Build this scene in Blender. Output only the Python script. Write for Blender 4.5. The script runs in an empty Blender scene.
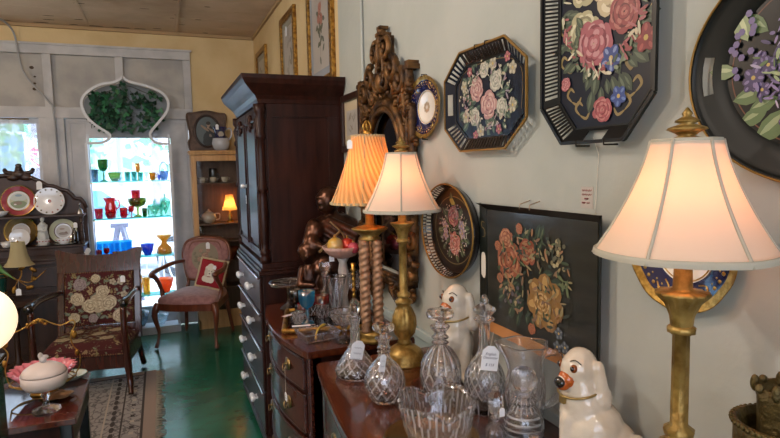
import bpy, math, random
from mathutils import Vector, Matrix
PI = math.pi
sc = bpy.context.scene
COL = sc.collection
rnd = random.Random(7)

# ---------------------------------------------------------------- materials
def lin(h):
    if isinstance(h, (tuple, list)):
        return (*h[:3], 1)
    h = h.lstrip('#')
    c = [int(h[i:i + 2], 16) / 255 for i in (0, 2, 4)]
    return tuple([x / 12.92 if x <= .04045 else ((x + .055) / 1.055) ** 2.4 for x in c] + [1])

_M = {}
def P(name, col, rough=.5, metal=0, col2=None, scale=20, detail=4, stretch=(1, 1, 1), bump=0, bscale=60, coat=0, trans=0, ior=1.45,
      emit=None, estr=0, spec=.5, lo=.4, hi=.6, kind='noise', sheen=0):
    if name in _M:
        return _M[name]
    m = bpy.data.materials.new(name); m.use_nodes = True
    nt = m.node_tree; N = nt.nodes; L = nt.links
    b = N['Principled BSDF']
    b.inputs['Base Color'].default_value = lin(col)
    b.inputs['Roughness'].default_value = rough
    b.inputs['Metallic'].default_value = metal
    b.inputs['Coat Weight'].default_value = coat
    b.inputs['Coat Roughness'].default_value = .08
    b.inputs['Transmission Weight'].default_value = trans
    b.inputs['IOR'].default_value = ior
    b.inputs['Specular IOR Level'].default_value = spec
    b.inputs['Sheen Weight'].default_value = sheen
    if emit:
        b.inputs['Emission Color'].default_value = lin(emit); b.inputs['Emission Strength'].default_value = estr
    tc = N.new('ShaderNodeTexCoord'); mp = N.new('ShaderNodeMapping'); mp.inputs['Scale'].default_value = stretch
    L.new(tc.outputs['Object'], mp.inputs['Vector'])
    if col2:
        t = N.new('ShaderNodeTexVoronoi' if kind == 'voronoi' else 'ShaderNodeTexNoise'); t.inputs['Scale'].default_value = scale
        if kind != 'voronoi': t.inputs['Detail'].default_value = detail
        L.new(mp.outputs[0], t.inputs['Vector'])
        r = N.new('ShaderNodeValToRGB'); r.color_ramp.elements[0].position = lo; r.color_ramp.elements[1].position = hi
        r.color_ramp.elements[0].color = lin(col); r.color_ramp.elements[1].color = lin(col2)
        L.new(t.outputs[0], r.inputs[0]); L.new(r.outputs[0], b.inputs['Base Color'])
    if bump:
        t2 = N.new('ShaderNodeTexNoise'); t2.inputs['Scale'].default_value = bscale; t2.inputs['Detail'].default_value = 5
        L.new(mp.outputs[0], t2.inputs['Vector'])
        bp = N.new('ShaderNodeBump'); bp.inputs['Strength'].default_value = bump; bp.inputs['Distance'].default_value = .01
        L.new(t2.outputs[0], bp.inputs['Height']); L.new(bp.outputs[0], b.inputs['Normal'])
    _M[name] = m
    return m

def wood(name, c1, c2, rough=.25, coat=.5, scale=6, stretch=(6, 6, .6)):
    return P(name, c1, rough, col2=c2, scale=scale, stretch=stretch, coat=coat, lo=.3, hi=.7, detail=6, bump=.04, bscale=30)

def glass(name, col='#ffffff', clear=.35, rough=.02, bump=0, bscale=120, ior=1.5, body=.06):
    """cut or blown glass: refraction mixed with straight transmission (thin walls pass light unbent)"""
    if name in _M:
        return _M[name]
    m = bpy.data.materials.new(name); m.use_nodes = True
    nt = m.node_tree; N = nt.nodes; L = nt.links; N.clear()
    o = N.new('ShaderNodeOutputMaterial'); g = N.new('ShaderNodeBsdfGlass'); t = N.new('ShaderNodeBsdfTransparent'); mx = N.new('ShaderNodeMixShader')
    g.inputs['Color'].default_value = lin(col); g.inputs['Roughness'].default_value = rough; g.inputs['IOR'].default_value = ior
    t.inputs['Color'].default_value = lin(col)
    mx.inputs[0].default_value = clear
    L.new(g.outputs[0], mx.inputs[1]); L.new(t.outputs[0], mx.inputs[2])
    sh = N.new('ShaderNodeBsdfGlossy'); sh.inputs['Roughness'].default_value = .12; df = N.new('ShaderNodeBsdfTranslucent'); df.inputs[0].default_value = (.9, .9, .92, 1)
    m2 = N.new('ShaderNodeMixShader'); m2.inputs[0].default_value = .5; L.new(sh.outputs[0], m2.inputs[1]); L.new(df.outputs[0], m2.inputs[2])
    m3 = N.new('ShaderNodeMixShader'); m3.inputs[0].default_value = body; L.new(mx.outputs[0], m3.inputs[1]); L.new(m2.outputs[0], m3.inputs[2]); L.new(m3.outputs[0], o.inputs[0])
    if bump:
        tc = N.new('ShaderNodeTexCoord'); v = N.new('ShaderNodeTexVoronoi'); v.inputs['Scale'].default_value = bscale
        bp = N.new('ShaderNodeBump'); bp.inputs['Strength'].default_value = bump; bp.inputs['Distance'].default_value = .004
        L.new(tc.outputs['Object'], v.inputs['Vector']); L.new(v.outputs[0], bp.inputs['Height']); L.new(bp.outputs[0], g.inputs['Normal'])
    _M[name] = m
    return m

def tint(name, col, gloss=.12, dif=.15, pw=.32):
    """thin coloured glass: clear tint, a little body colour and a sheen"""
    if name in _M:
        return _M[name]
    m = bpy.data.materials.new(name); m.use_nodes = True
    nt = m.node_tree; N = nt.nodes; L = nt.links; N.clear()
    o = N.new('ShaderNodeOutputMaterial'); t = N.new('ShaderNodeBsdfTransparent'); d = N.new('ShaderNodeBsdfTranslucent')
    g = N.new('ShaderNodeBsdfGlossy'); g.inputs['Roughness'].default_value = .05
    a = N.new('ShaderNodeMixShader'); b = N.new('ShaderNodeMixShader')
    t.inputs['Color'].default_value = tuple([c ** pw for c in lin(col)[:3]] + [1]); d.inputs['Color'].default_value = lin(col)
    a.inputs[0].default_value = dif; b.inputs[0].default_value = gloss
    L.new(t.outputs[0], a.inputs[1]); L.new(d.outputs[0], a.inputs[2]); L.new(a.outputs[0], b.inputs[1]); L.new(g.outputs[0], b.inputs[2])
    L.new(b.outputs[0], o.inputs[0])
    _M[name] = m
    return m

def shade_mat(name, col, tr=.55):
    if name in _M:
        return _M[name]
    m = bpy.data.materials.new(name); m.use_nodes = True
    nt = m.node_tree; N = nt.nodes; L = nt.links; N.clear()
    o = N.new('ShaderNodeOutputMaterial'); d = N.new('ShaderNodeBsdfDiffuse'); t = N.new('ShaderNodeBsdfTranslucent'); mx = N.new('ShaderNodeMixShader')
    d.inputs['Color'].default_value = lin(col); t.inputs['Color'].default_value = lin(col); mx.inputs[0].default_value = tr
    L.new(d.outputs[0], mx.inputs[1]); L.new(t.outputs[0], mx.inputs[2]); L.new(mx.outputs[0], o.inputs[0])
    _M[name] = m
    return m

# ---------------------------------------------------------------- mesh builder
class MB:
    def __init__(s):
        s.v = []; s.f = []; s.mi = []; s.sm = []; s.mats = []; s.M = None
    def slot(s, m):
        if isinstance(m, int): return m
        if m not in s.mats: s.mats.append(m)
        return s.mats.index(m)
    def add(s, vs, fs, mi=0, smooth=False):
        mi = s.slot(mi); b = len(s.v)
        s.v += [tuple(s.M @ Vector(p)) if s.M else tuple(p) for p in vs]
        s.f += [tuple(b + i for i in f) for f in fs]
        s.mi += [mi] * len(fs); s.sm += [smooth] * len(fs)
        return s
    def box(s, x0, x1, y0, y1, z0, z1, mi=0, rz=0):
        vs = [(x, y, z) for z in (z0, z1) for y in (y0, y1) for x in (x0, x1)]
        if rz:
            cx, cy = (x0 + x1) / 2, (y0 + y1) / 2; c, n = math.cos(rz), math.sin(rz)
            vs = [(cx + (x - cx) * c - (y - cy) * n, cy + (x - cx) * n + (y - cy) * c, z) for x, y, z in vs]
        return s.add(vs, [(0, 2, 3, 1), (4, 5, 7, 6), (0, 1, 5, 4), (2, 6, 7, 3), (0, 4, 6, 2), (1, 3, 7, 5)], mi)
    def bar(s, a, b, w, h, mi=0, up=(0, 0, 1)):
        a, b = Vector(a), Vector(b); d = (b - a).normalized(); u = Vector(up)
        if abs(d.dot(u)) > .98: u = Vector((0, 1, 0))
        sx = d.cross(u).normalized() * w / 2; sy = d.cross(sx).normalized() * h / 2
        vs = [p + q for p in (a, b) for q in (-sx - sy, sx - sy, sx + sy, -sx + sy)]
        return s.add(vs, [(0, 3, 2, 1), (4, 5, 6, 7), (0, 1, 5, 4), (1, 2, 6, 5), (2, 3, 7, 6), (3, 0, 4, 7)], mi)
    def lathe(s, prof, seg=24, c=(0, 0, 0), mi=0, mod=None, smooth=True, sx=1, sy=1):
        rings = []; vs = []; fs = []
        for i, (r, z) in enumerate(prof):
            if r < 1e-6:
                rings.append([len(vs)] * seg); vs.append((c[0], c[1], c[2] + z))
            else:
                b = len(vs); rings.append([b + k for k in range(seg)])
                for k in range(seg):
                    a = 2 * PI * k / seg; q = r * (mod(a, z, r) if mod else 1)
                    vs.append((c[0] + sx * q * math.cos(a), c[1] + sy * q * math.sin(a), c[2] + z))
        for i in range(len(prof) - 1):
            if prof[i] == prof[i + 1]: continue
            A, B = rings[i], rings[i + 1]
            for k in range(seg):
                j = (k + 1) % seg
                f = [A[k], A[j], B[j], B[k]]
                f = [x for n, x in enumerate(f) if x not in f[:n]]
                if len(f) > 2: fs.append(tuple(f))
        return s.add(vs, fs, mi, smooth)
    def tube(s, pts, r, seg=8, mi=0, smooth=True, closed=False):
        pts = [Vector(p) for p in pts]; n = len(pts)
        rr = r if isinstance(r, (list, tuple)) else [r] * n
        vs = []; fs = []; up = Vector((0, 0, 1)); prev = None
        for i, p in enumerate(pts):
            if closed: d = pts[(i + 1) % n] - pts[i - 1]
            else: d = pts[min(i + 1, n - 1)] - pts[max(i - 1, 0)]
            d.normalize()
            if prev is None:
                u = up if abs(d.z) < .9 else Vector((1, 0, 0))
                x = d.cross(u).normalized()
            else:
                x = (prev - d * prev.dot(d)).normalized()
            prev = x; y = d.cross(x)
            for k in range(seg):
                a = 2 * PI * k / seg
                vs.append(p + (x * math.cos(a) + y * math.sin(a)) * rr[i])
        m = n if closed else n - 1
        for i in range(m):
            for k in range(seg):
                j = (k + 1) % seg; i2 = (i + 1) % n
                fs.append((i * seg + k, i * seg + j, i2 * seg + j, i2 * seg + k))
        if not closed:
            fs.append(tuple(range(seg - 1, -1, -1))); fs.append(tuple((n - 1) * seg + k for k in range(seg)))
        return s.add(vs, fs, mi, smooth)
    def prism(s, out, z0, z1, mi=0, ax='z', smooth=False):
        n = len(out)
        def mk(a, b, z): return (a, b, z) if ax == 'z' else ((a, z, b) if ax == 'y' else (z, a, b))
        vs = [mk(a, b, z0) for a, b in out] + [mk(a, b, z1) for a, b in out]
        s.add(vs, [tuple(range(n - 1, -1, -1)), tuple(range(n, 2 * n))], mi)
        return s.add(vs, [(k, (k + 1) % n, n + (k + 1) % n, n + k) for k in range(n)], mi, smooth)
    def ell(s, c, r, seg=16, rings=10, mi=0, rot=None, smooth=True):
        if not isinstance(r, (tuple, list)): r = (r, r, r)
        vs = [(0, 0, -1)]; fs = []
        for i in range(1, rings):
            t = -PI / 2 + PI * i / rings
            for k in range(seg):
                a = 2 * PI * k / seg; vs.append((math.cos(t) * math.cos(a), math.cos(t) * math.sin(a), math.sin(t)))
        vs.append((0, 0, 1)); top = len(vs) - 1
        for k in range(seg):
            j = (k + 1) % seg
            fs.append((0, 1 + j, 1 + k)); fs.append((top, top - seg + k, top - seg + j))
            for i in range(rings - 2):
                a = 1 + i * seg; fs.append((a + k, a + j, a + seg + j, a + seg + k))
        R = rot.to_3x3() if isinstance(rot, Matrix) else (Matrix.Rotation(rot[0], 3, 'X').to_4x4().to_3x3() if False else None)
        out = []
        for p in vs:
            q = Vector((p[0] * r[0], p[1] * r[1], p[2] * r[2]))
            if rot is not None: q = R @ q
            out.append(q + Vector(c))
        return s.add(out, fs, mi, smooth)
    def cap(s, a, b, ra, rb, seg=12, mi=0):
        """capsule from a to b"""
        a, b = Vector(a), Vector(b)
        s.ell(a, ra, seg, 8, mi); s.ell(b, rb, seg, 8, mi)
        n = 4
        return s.tube([a.lerp(b, i / n) for i in range(n + 1)], [ra + (rb - ra) * i / n for i in range(n + 1)], seg, mi)
    def grid(s, fn, nu, nv, mi=0, smooth=True):
        vs = [fn(i / nu, j / nv) for j in range(nv + 1) for i in range(nu + 1)]
        fs = [(j * (nu + 1) + i, j * (nu + 1) + i + 1, (j + 1) * (nu + 1) + i + 1, (j + 1) * (nu + 1) + i) for j in range(nv) for i in range(nu)]
        return s.add(vs, fs, mi, smooth)
    def poly(s, pts, z, mi=0):
        return s.add([(x, y, z) for x, y in pts], [tuple(range(len(pts)))], mi)
    def build(s, name, mat=None, parent=None, bevel=0, remesh=0, subsurf=0, smooth_iter=0, bseg=2, disp=None):
        me = bpy.data.meshes.new(name)
        me.from_pydata([tuple(v) for v in s.v], [], s.f)
        ms = s.mats if s.mats else ([mat] if mat else [])
        for m in ms: me.materials.append(m)
        me.polygons.foreach_set('material_index', s.mi); me.polygons.foreach_set('use_smooth', s.sm)
        me.update()
        o = bpy.data.objects.new(name, me); COL.objects.link(o)
        if parent: o.parent = parent
        if remesh:
            r = o.modifiers.new('r', 'REMESH'); r.mode = 'VOXEL'; r.voxel_size = remesh; r.use_smooth_shade = True
            q = o.modifiers.new('s', 'SMOOTH'); q.iterations = smooth_iter or 4; q.factor = .5
        if bevel:
            b = o.modifiers.new('b', 'BEVEL'); b.width = bevel; b.segments = bseg; b.limit_method = 'ANGLE'
        if subsurf:
            q = o.modifiers.new('ss', 'SUBSURF'); q.levels = q.render_levels = subsurf
        return o

def tagit(o, label, cat, group=None, kind=None):
    if label: o['label'] = label
    if cat: o['category'] = cat
    if group: o['group'] = group
    if kind: o['kind'] = kind
    return o
def thing(name, label, cat, loc=(0, 0, 0), rz=0, group=None, rot=None):
    o = bpy.data.objects.new(name, None); COL.objects.link(o); o.empty_display_size = .05
    o.location = loc
    o.rotation_euler = rot if rot else (0, 0, rz)
    return tagit(o, label, cat, group)
def struct(o):
    o['kind'] = 'structure'; return o
# wall-mounted things: local x runs along the right wall to the right of the picture (-y), local y up, local z out of the wall (-x)
WR = Matrix(((0, 0, -1), (-1, 0, 0), (0, 1, 0))).to_euler()
def on_wall(name, label, cat, y, z, x=.95, group=None, roll=0):
    e = (Matrix(((0, 0, -1), (-1, 0, 0), (0, 1, 0))) @ Matrix.Rotation(roll, 3, 'Z')).to_euler()
    return thing(name, label, cat, (x, y, z), rot=e, group=group)

def spline(pts, n=8):
    """Catmull-Rom through points"""
    P_ = [Vector(p) for p in pts]; out = []
    for i in range(len(P_) - 1):
        p0 = P_[max(i - 1, 0)]; p1 = P_[i]; p2 = P_[i + 1]; p3 = P_[min(i + 2, len(P_) - 1)]
        for k in range(n):
            t = k / n
            out.append(.5 * ((2 * p1) + (p2 - p0) * t + (2 * p0 - 5 * p1 + 4 * p2 - p3) * t * t + (3 * p1 - p0 - 3 * p2 + p3) * t ** 3))
    out.append(P_[-1]); return out
def sp2(pts, n=6): return [(v[0], v[1]) for v in spline([(a, b, 0) for a, b in pts], n)]
def circ(cx, cy, rx, ry=None, n=16, a0=0):
    ry = ry or rx
    return [(cx + rx * math.cos(a0 + 2 * PI * k / n), cy + ry * math.sin(a0 + 2 * PI * k / n)) for k in range(n)]

# ---------------------------------------------------------------- painted decoration (flat strokes, layered)
def pm(h):
    c = [int(h[i:i + 2], 16) for i in (0, 2, 4)]; g = sum(c) / 3
    return P('paint_' + h, '#%02x%02x%02x' % tuple(int((q * .8 + g * .2) * .9) for q in c), .4, coat=.15)
class Paint(MB):
    def __init__(s, z):
        super().__init__(); s.z = z; s.k = 1; s.o = (0, 0)
    def up(s, d=.000006): s.z += d; return s.z
    def blob(s, x, y, rx, ry, ang, col, n=12, tip=False):
        x, y, rx, ry = s.o[0] + x * s.k, s.o[1] + y * s.k, rx * s.k, ry * s.k
        pts = []
        for k in range(n):
            a = 2 * PI * k / n; u, v = rx * math.cos(a), ry * math.sin(a) * ((1 - abs(math.cos(a)) ** 3) if tip else 1)
            pts.append((x + u * math.cos(ang) - v * math.sin(ang), y + u * math.sin(ang) + v * math.cos(ang)))
        s.poly(pts, s.up(), pm(col))
    def leaf(s, x, y, l, ang, c1='4f6b45', c2='7f9a68'):
        cx, cy = x + math.cos(ang) * l / 2, y + math.sin(ang) * l / 2
        s.blob(cx, cy, l / 2, l * .24, ang, c1, 14, True)
        s.blob(cx + .05 * l * math.sin(ang), cy - .05 * l * math.cos(ang), l * .36, l * .07, ang, c2, 10, True)
    def rose(s, x, y, r, dark, mid, light):
        a0 = rnd.random() * 6
        for q, c, n, w in ((.72, mid, 7, .40), (.66, light, 7, .26), (.46, dark, 6, .34), (.44, mid, 6, .30), (.42, light, 5, .18), (.22, dark, 5, .24), (.2, mid, 4, .2), (.12, light, 3, .12)):
            for k in range(n):
                a = a0 + k * 2 * PI / n + rnd.uniform(-.2, .2); q2 = q * rnd.uniform(.9, 1.06)
                s.blob(x + q2 * r * math.cos(a), y + q2 * .94 * r * math.sin(a), r * w * rnd.uniform(.85, 1.15), r * w * rnd.uniform(.55, .8), a + PI / 2 + rnd.uniform(-.3, .3), c, 10)
            a0 += .45
    def flower(s, x, y, r, c, c2, center='d9b65a', n=5, a0=None):
        a0 = rnd.random() * 6 if a0 is None else a0
        for k in range(n):
            a = a0 + k * 2 * PI / n
            s.blob(x + .5 * r * math.cos(a), y + .5 * r * math.sin(a), r * .5, r * .42, a, c, 10)
            s.blob(x + .66 * r * math.cos(a), y + .66 * r * math.sin(a), r * .26, r * .14, a, c2, 8)
        s.blob(x, y, r * .2, r * .2, 0, center, 8)
    def dabs(s, n, rx, ry, cols, l=.012, inner=.0):
        for i in range(n):
            a = rnd.uniform(0, 6.28); q = inner + (1 - inner) * rnd.random() ** .5
            s.blob(rx * q * math.cos(a), ry * q * math.sin(a), l * rnd.uniform(.5, 1.2), l * rnd.uniform(.15, .35), rnd.uniform(0, 6.28), rnd.choice(cols), 7)
    def stroke(s, pts, w, col, taper=True):
        pts = sp2(pts, 6); n = len(pts); L_, R_ = [], []
        for i, (x, y) in enumerate(pts):
            a = pts[max(i - 1, 0)]; b = pts[min(i + 1, n - 1)]; dx, dy = b[0] - a[0], b[1] - a[1]; d = math.hypot(dx, dy) or 1
            q = w / 2 * ((math.sin(PI * min(max((i + .3) / n, .02), .98)) ** .6) if taper else 1)
            L_.append((x - dy / d * q, y + dx / d * q)); R_.append((x + dy / d * q, y - dx / d * q))
        z = s.up(); s.add([(x, y, z) for x, y in L_ + R_], [(i, n + i, n + i + 1, i + 1) for i in range(n - 1)], pm(col))

def price_tag(parent, loc, w=.024, h=.036, rz=0, tilt=0, lines=2, string=None, clip=.3, name='price_tag', red=False):
    """paper tag hanging in the local xz plane, face to -y"""
    o = MB()
    c = w * clip
    o.prism([(-w / 2, -h / 2), (w / 2, -h / 2), (w / 2, h / 2 - c), (w / 2 - c, h / 2), (-w / 2 + c, h / 2), (-w / 2, h / 2 - c)], -.0006, .0006, P('tag_paper', '#dfe3ea', .8), 'y')
    ink = P('tag_ink', '#48506a' if not red else '#a04040', .7)
    for k in range(lines):
        z = h * (.12 - .3 * k)
        n = 9; pts = [(-w * .3 + w * .6 * i / n, -.0012, z + h * .05 * math.sin(i * 2.1 + k)) for i in range(n + 1)]
        o.tube(pts, w * .012, 4, ink)
    t = o.build(name, None, parent); t.location = loc; t.rotation_euler = (0, tilt, rz)
    if string:
        s = MB(); s.tube(spline([(0, 0, h / 2 - .002)] + string, 4), .0006, 4); q = s.build('string', P('cotton_string', '#d8d4c8', .9), t)
    return t
# ================================================================ camera
cam = bpy.data.cameras.new('camera'); cam.lens = 568 * 36 / 780; cam.sensor_width = 36; cam.clip_start = .02
co = bpy.data.objects.new('camera', cam); COL.objects.link(co); sc.camera = co
_yaw, _p, _r = math.radians(21.868), math.radians(5.3114), math.radians(-1.2)
fw = Vector((math.sin(_yaw) * math.cos(_p), math.cos(_yaw) * math.cos(_p), -math.sin(_p)))
ri = Vector((math.cos(_yaw), -math.sin(_yaw), 0)); up_ = ri.cross(fw)
R2 = math.cos(_r) * ri + math.sin(_r) * up_; U2 = -math.sin(_r) * ri + math.cos(_r) * up_
co.matrix_world = Matrix(((R2.x, U2.x, -fw.x, 0), (R2.y, U2.y, -fw.y, 0), (R2.z, U2.z, -fw.z, 1.55), (0, 0, 0, 1)))

# ================================================================ setting
XW = .95; YB = 6.0; ZC = 2.88
cream = P('cream_plaster', '#c6ad80', .8, col2='#cfb88c', scale=3, bump=.15, bscale=25)
greyw = P('grey_green_plaster', '#a2a7a3', .75, col2='#aaaeaa', scale=2.5, bump=.25, bscale=14)
whitep = P('white_trim_paint', '#a9a9ac', .55, col2='#b9b9bb', scale=5, bump=.1, bscale=30)
panelp = P('panel_paint', '#9c9a98', .7, col2='#aeaba6', scale=4, bump=.15, bscale=20)
m = MB()
m.box(-4, XW + .15, YB, YB + .15, 2.70, ZC + .1)
m.box(.33, XW + .15, YB, YB + .15, 0, 2.70)
m.box(-4, -.99, YB, YB + .15, 0, .80)
m.box(-4, -3.0, YB, YB + .15, .8, 2.7)
struct(m.build('wall_back', cream))
m = MB(); m.box(XW, XW + .15, 3.07, YB, 0, ZC + .1); struct(m.build('wall_right', cream))
m = MB(); m.box(XW, XW + .15, -3, 3.07, 0, ZC + .1); struct(m.build('wall_right_front', greyw))
m = MB(); m.box(-4.15, -4, -3, YB + .15, 0, ZC + .1); struct(m.build('wall_left', cream))
m = MB(); m.box(-4.15, XW + .15, -3.15, -3, 0, .7); m.box(-4.15, XW + .15, -3.15, -3, 2.4, ZC + .1); m.box(-4.15, -3.6, -3.15, -3, .7, 2.4); m.box(.5, XW + .15, -3.15, -3, .7, 2.4)
struct(m.build('wall_front', cream))
# ceiling of boards
cm = P('ceiling_paint', '#cdb49c', .8, col2='#9c8066', scale=1.3, lo=.45, hi=.75, bump=.3, bscale=8)
m = MB(); m.box(-4.15, XW + .15, -3.15, YB + .15, ZC + .012, ZC + .1)
y = -3.0
while y < YB:
    y2 = min(y + .30, YB); m.box(-4, XW, y + .004, y2 - .004, ZC, ZC + .02); y = y2
struct(m.build('ceiling', cm))
flake = P('stain_dark', '#4d3f33', .9)
m = MB()
for i in range(46):
    x = rnd.uniform(-1.9, .5); y = rnd.uniform(4.4, 5.9); l = rnd.uniform(.01, .05)
    m.poly(circ(x, y, l, rnd.uniform(.004, .012), 7, rnd.random()), ZC - .0008, flake)
for i in range(14):
    x = rnd.uniform(-1.5, .9); m.poly(circ(x, 5.93, rnd.uniform(.02, .06), .012, 7), ZC - .0009, flake)
struct(m.build('trim_1', flake))
m = MB()
for x in (-1.35, -.55, .2): m.box(x, x + .025, 4.0, 5.93, ZC - .008, ZC - .001)
struct(m.build('trim_2', cm))
# cornice strip between ceiling and walls
m = MB(); m.box(-4, XW, YB - .03, YB, ZC - .03, ZC - .002); m.box(XW - .02, XW, -3, YB - .03, ZC - .03, ZC - .002); struct(m.build('trim_3', P('cornice_paint', '#a58a66', .8)))
# floor: worn green paint, scuffs
fm = bpy.data.materials.new('green_floor_paint'); fm.use_nodes = True; nt = fm.node_tree; N = nt.nodes; L = nt.links; b = N['Principled BSDF']
tc = N.new('ShaderNodeTexCoord'); n1 = N.new('ShaderNodeTexNoise'); n1.inputs['Scale'].default_value = 2.2; n1.inputs['Detail'].default_value = 8
r1 = N.new('ShaderNodeValToRGB'); r1.color_ramp.elements[0].position = .35; r1.color_ramp.elements[0].color = lin('#1d5240'); r1.color_ramp.elements[1].position = .7; r1.color_ramp.elements[1].color = lin('#2a6f58')
n2 = N.new('ShaderNodeTexNoise'); n2.inputs['Scale'].default_value = 1.7; n2.inputs['Detail'].default_value = 12; n2.inputs['Roughness'].default_value = .7
r2 = N.new('ShaderNodeValToRGB'); r2.color_ramp.elements[0].position = .497; r2.color_ramp.elements[0].color = (0, 0, 0, 1); r2.color_ramp.elements[1].position = .5; r2.color_ramp.elements[1].color = (1, 1, 1, 1)
e3 = r2.color_ramp.elements.new(.503); e3.color = (0, 0, 0, 1)
mx = N.new('ShaderNodeMixRGB'); mx.inputs[2].default_value = lin('#0f2a22'); mm = N.new('ShaderNodeMath'); mm.operation = 'MULTIPLY'; mm.inputs[1].default_value = .55
L.new(tc.outputs['Object'], n1.inputs[0]); L.new(tc.outputs['Object'], n2.inputs[0]); L.new(n1.outputs[0], r1.inputs[0]); L.new(n2.outputs[0], r2.inputs[0])
L.new(r2.outputs[0], mm.inputs[0]); L.new(mm.outputs[0], mx.inputs[0]); L.new(r1.outputs[0], mx.inputs[1]); L.new(mx.outputs[0], b.inputs['Base Color'])
b.inputs['Roughness'].default_value = .2; b.inputs['Specular IOR Level'].default_value = .7
bp = N.new('ShaderNodeBump'); bp.inputs['Strength'].default_value = .25; bp.inputs['Distance'].default_value = .01; n3 = N.new('ShaderNodeTexNoise'); n3.inputs['Scale'].default_value = 9; n3.inputs['Detail'].default_value = 6
L.new(tc.outputs['Object'], n3.inputs[0]); L.new(n3.outputs[0], bp.inputs['Height']); L.new(bp.outputs[0], b.inputs['Normal'])
m = MB(); m.box(-4.15, XW + .15, -3.15, YB + .15, -.1, 0); struct(m.build('floor', fm))
# baseboard
m = MB(); m.box(.34, XW - .002, YB - .02, YB, 0, .14); struct(m.build('baseboard_back', whitep))
# dado ledge on the right wall
m = MB(); m.box(XW - .022, XW, .1, 2.98, .86, .893); m.box(XW - .008, XW, .1, 2.98, 0, .86); struct(m.build('trim_dado', P('dado_paint', '#9fb0b4', .5), bevel=.004))
# transom panelling over window and door
m = MB()
m.box(-4, .33, YB + .03, YB + .12, 2.06, 2.70, panelp)
for z0, z1 in ((2.62, 2.70), (2.05, 2.15)): m.box(-4, .33, YB - .025, YB + .03, z0, z1, whitep)
for x in (-2.35, -1.62, -.93, -.34, .26): m.box(x, x + .07, YB - .02, YB + .03, 2.15, 2.62, whitep)
m.box(-4, .345, YB - .04, YB - .025, 2.695, 2.715, whitep)
struct(m.build('trim_transom', None, bevel=.003))
m = MB()
for a, b_, r_ in ((-1.02, 2.50, .018), (-1.0, 2.42, .01), (-1.005, 2.36, .012), (-1.01, 2.31, .016), (-1.28, 2.55, .014), (-1.5, 2.33, .012)):
    m.prism(circ(a, b_, r_, r_ * .8, 8), YB + .024, YB + .03, flake, 'y')
struct(m.build('trim_patches'))
# post between window and door
m = MB(); m.box(-.99, -.79, YB - .02, YB + .15, 0, 2.05); m.box(-.93, -.85, YB - .045, YB - .02, 0, 2.05); struct(m.build('trim_post', whitep, bevel=.004))
m = MB(); m.box(.285, .335, YB - .03, YB + .15, 0, 2.05); struct(m.build('trim_jamb', whitep, bevel=.004))
# door with a big pane
m = MB(); y0, y1 = YB + .01, YB + .06
m.box(-.785, -.62, y0, y1, .01, 2.05); m.box(.11, .28, y0, y1, .01, 2.05); m.box(-.62, .11, y0, y1, 1.87, 2.05); m.box(-.62, .11, y0, y1, .01, .22)
m.box(-.76, .26, y0 - .008, y0, 2.005, 2.02); m.box(-.76, -.745, y0 - .008, y0, .05, 2.02); m.box(.245, .26, y0 - .008, y0, .05, 2.02)
d = struct(m.build('door_1', whitep, bevel=.002))
pane = tint('window_glass', '#d6ecfa', .06, .02)
m = MB(); m.box(-.62, .11, YB + .03, YB + .036, .22, 1.87); m.build('door_pane', pane, d)
# window with sash frame
m = MB(); y0, y1 = YB + .03, YB + .09
m.box(-3.0, -.99, y0, y1, 2.0, 2.06); m.box(-3.0, -.99, y0, y1, .8, .86); m.box(-1.02, -.99, y0, y1, .86, 2.0); m.box(-2.06, -2.0, y0, y1, .86, 2.0)
w = struct(m.build('window_1', whitep, bevel=.003))
m = MB(); m.box(-3.0, -1.02, YB + .06, YB + .066, .86, 2.0); m.build('window_pane', pane, w)
m = MB(); m.box(-3.0, -.99, YB - .04, YB + .03, .78, .80); m.build('window_sill', whitep, w)
# scalloped lace curtain at the left of the window
m = MB()
lace = P('lace', '#dde3ee', .9)
def lc(u, v):
    e = .018 * abs(math.sin(v * PI * 5)); x = -1.62 + (.50 + e) * u
    return (x, YB - .045 + .012 * math.sin(u * 26), 2.03 - v * .72)
m.grid(lc, 60, 60)
cur = tagit(m.build('lace_curtain', lace), 'white scalloped lace curtain hanging at the left edge of the bright window', 'curtain')
lace.node_tree.nodes['Principled BSDF'].inputs['Alpha'].default_value = .62
m = MB(); m.tube([(-1.7, YB - .045, 2.035), (-1.06, YB - .045, 2.035)], .006); m.build('curtain_rod', P('brass_dull', '#8c7444', .4, 1), cur)
# conduit
m = MB(); m.tube(spline([(-1.28, 5.60, 2.872), (-1.17, 5.80, 2.85), (-1.12, 5.94, 2.78), (-1.10, 5.955, 2.60), (-1.06, 5.955, 2.42), (-.90, 5.945, 2.20), (-.862, 5.945, 2.10), (-.86, 5.945, 1.6), (-.84, 5.945, .7), (-.84, 5.945, .05)], 5), .0085, 8)
tagit(m.build('electrical_conduit', P('conduit_paint', '#9b9da0', .5)), 'thin grey painted conduit running down from the ceiling beside the door', 'pipe')
m = MB(); m.tube([(XW - .009, 2.66, 2.878), (XW - .009, 2.66, .90)], .008, 8)
tagit(m.build('wall_conduit', greyw), 'thin painted pipe running down the right wall behind the carved mirror', 'pipe')

# ================================================================ outside
grd = P('asphalt', '#c8ccd2', .9, col2='#dadde2', scale=2)
m = MB(); m.box(-30, 20, 6.16, 60, -.25, -.15); struct(m.build('ground_outside', grd))
m = MB(); m.box(-30, 20, 6.15, 8.6, -.15, -.06); struct(m.build('path_outside', P('sidewalk', '#d8d4cc', .9)))
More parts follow.
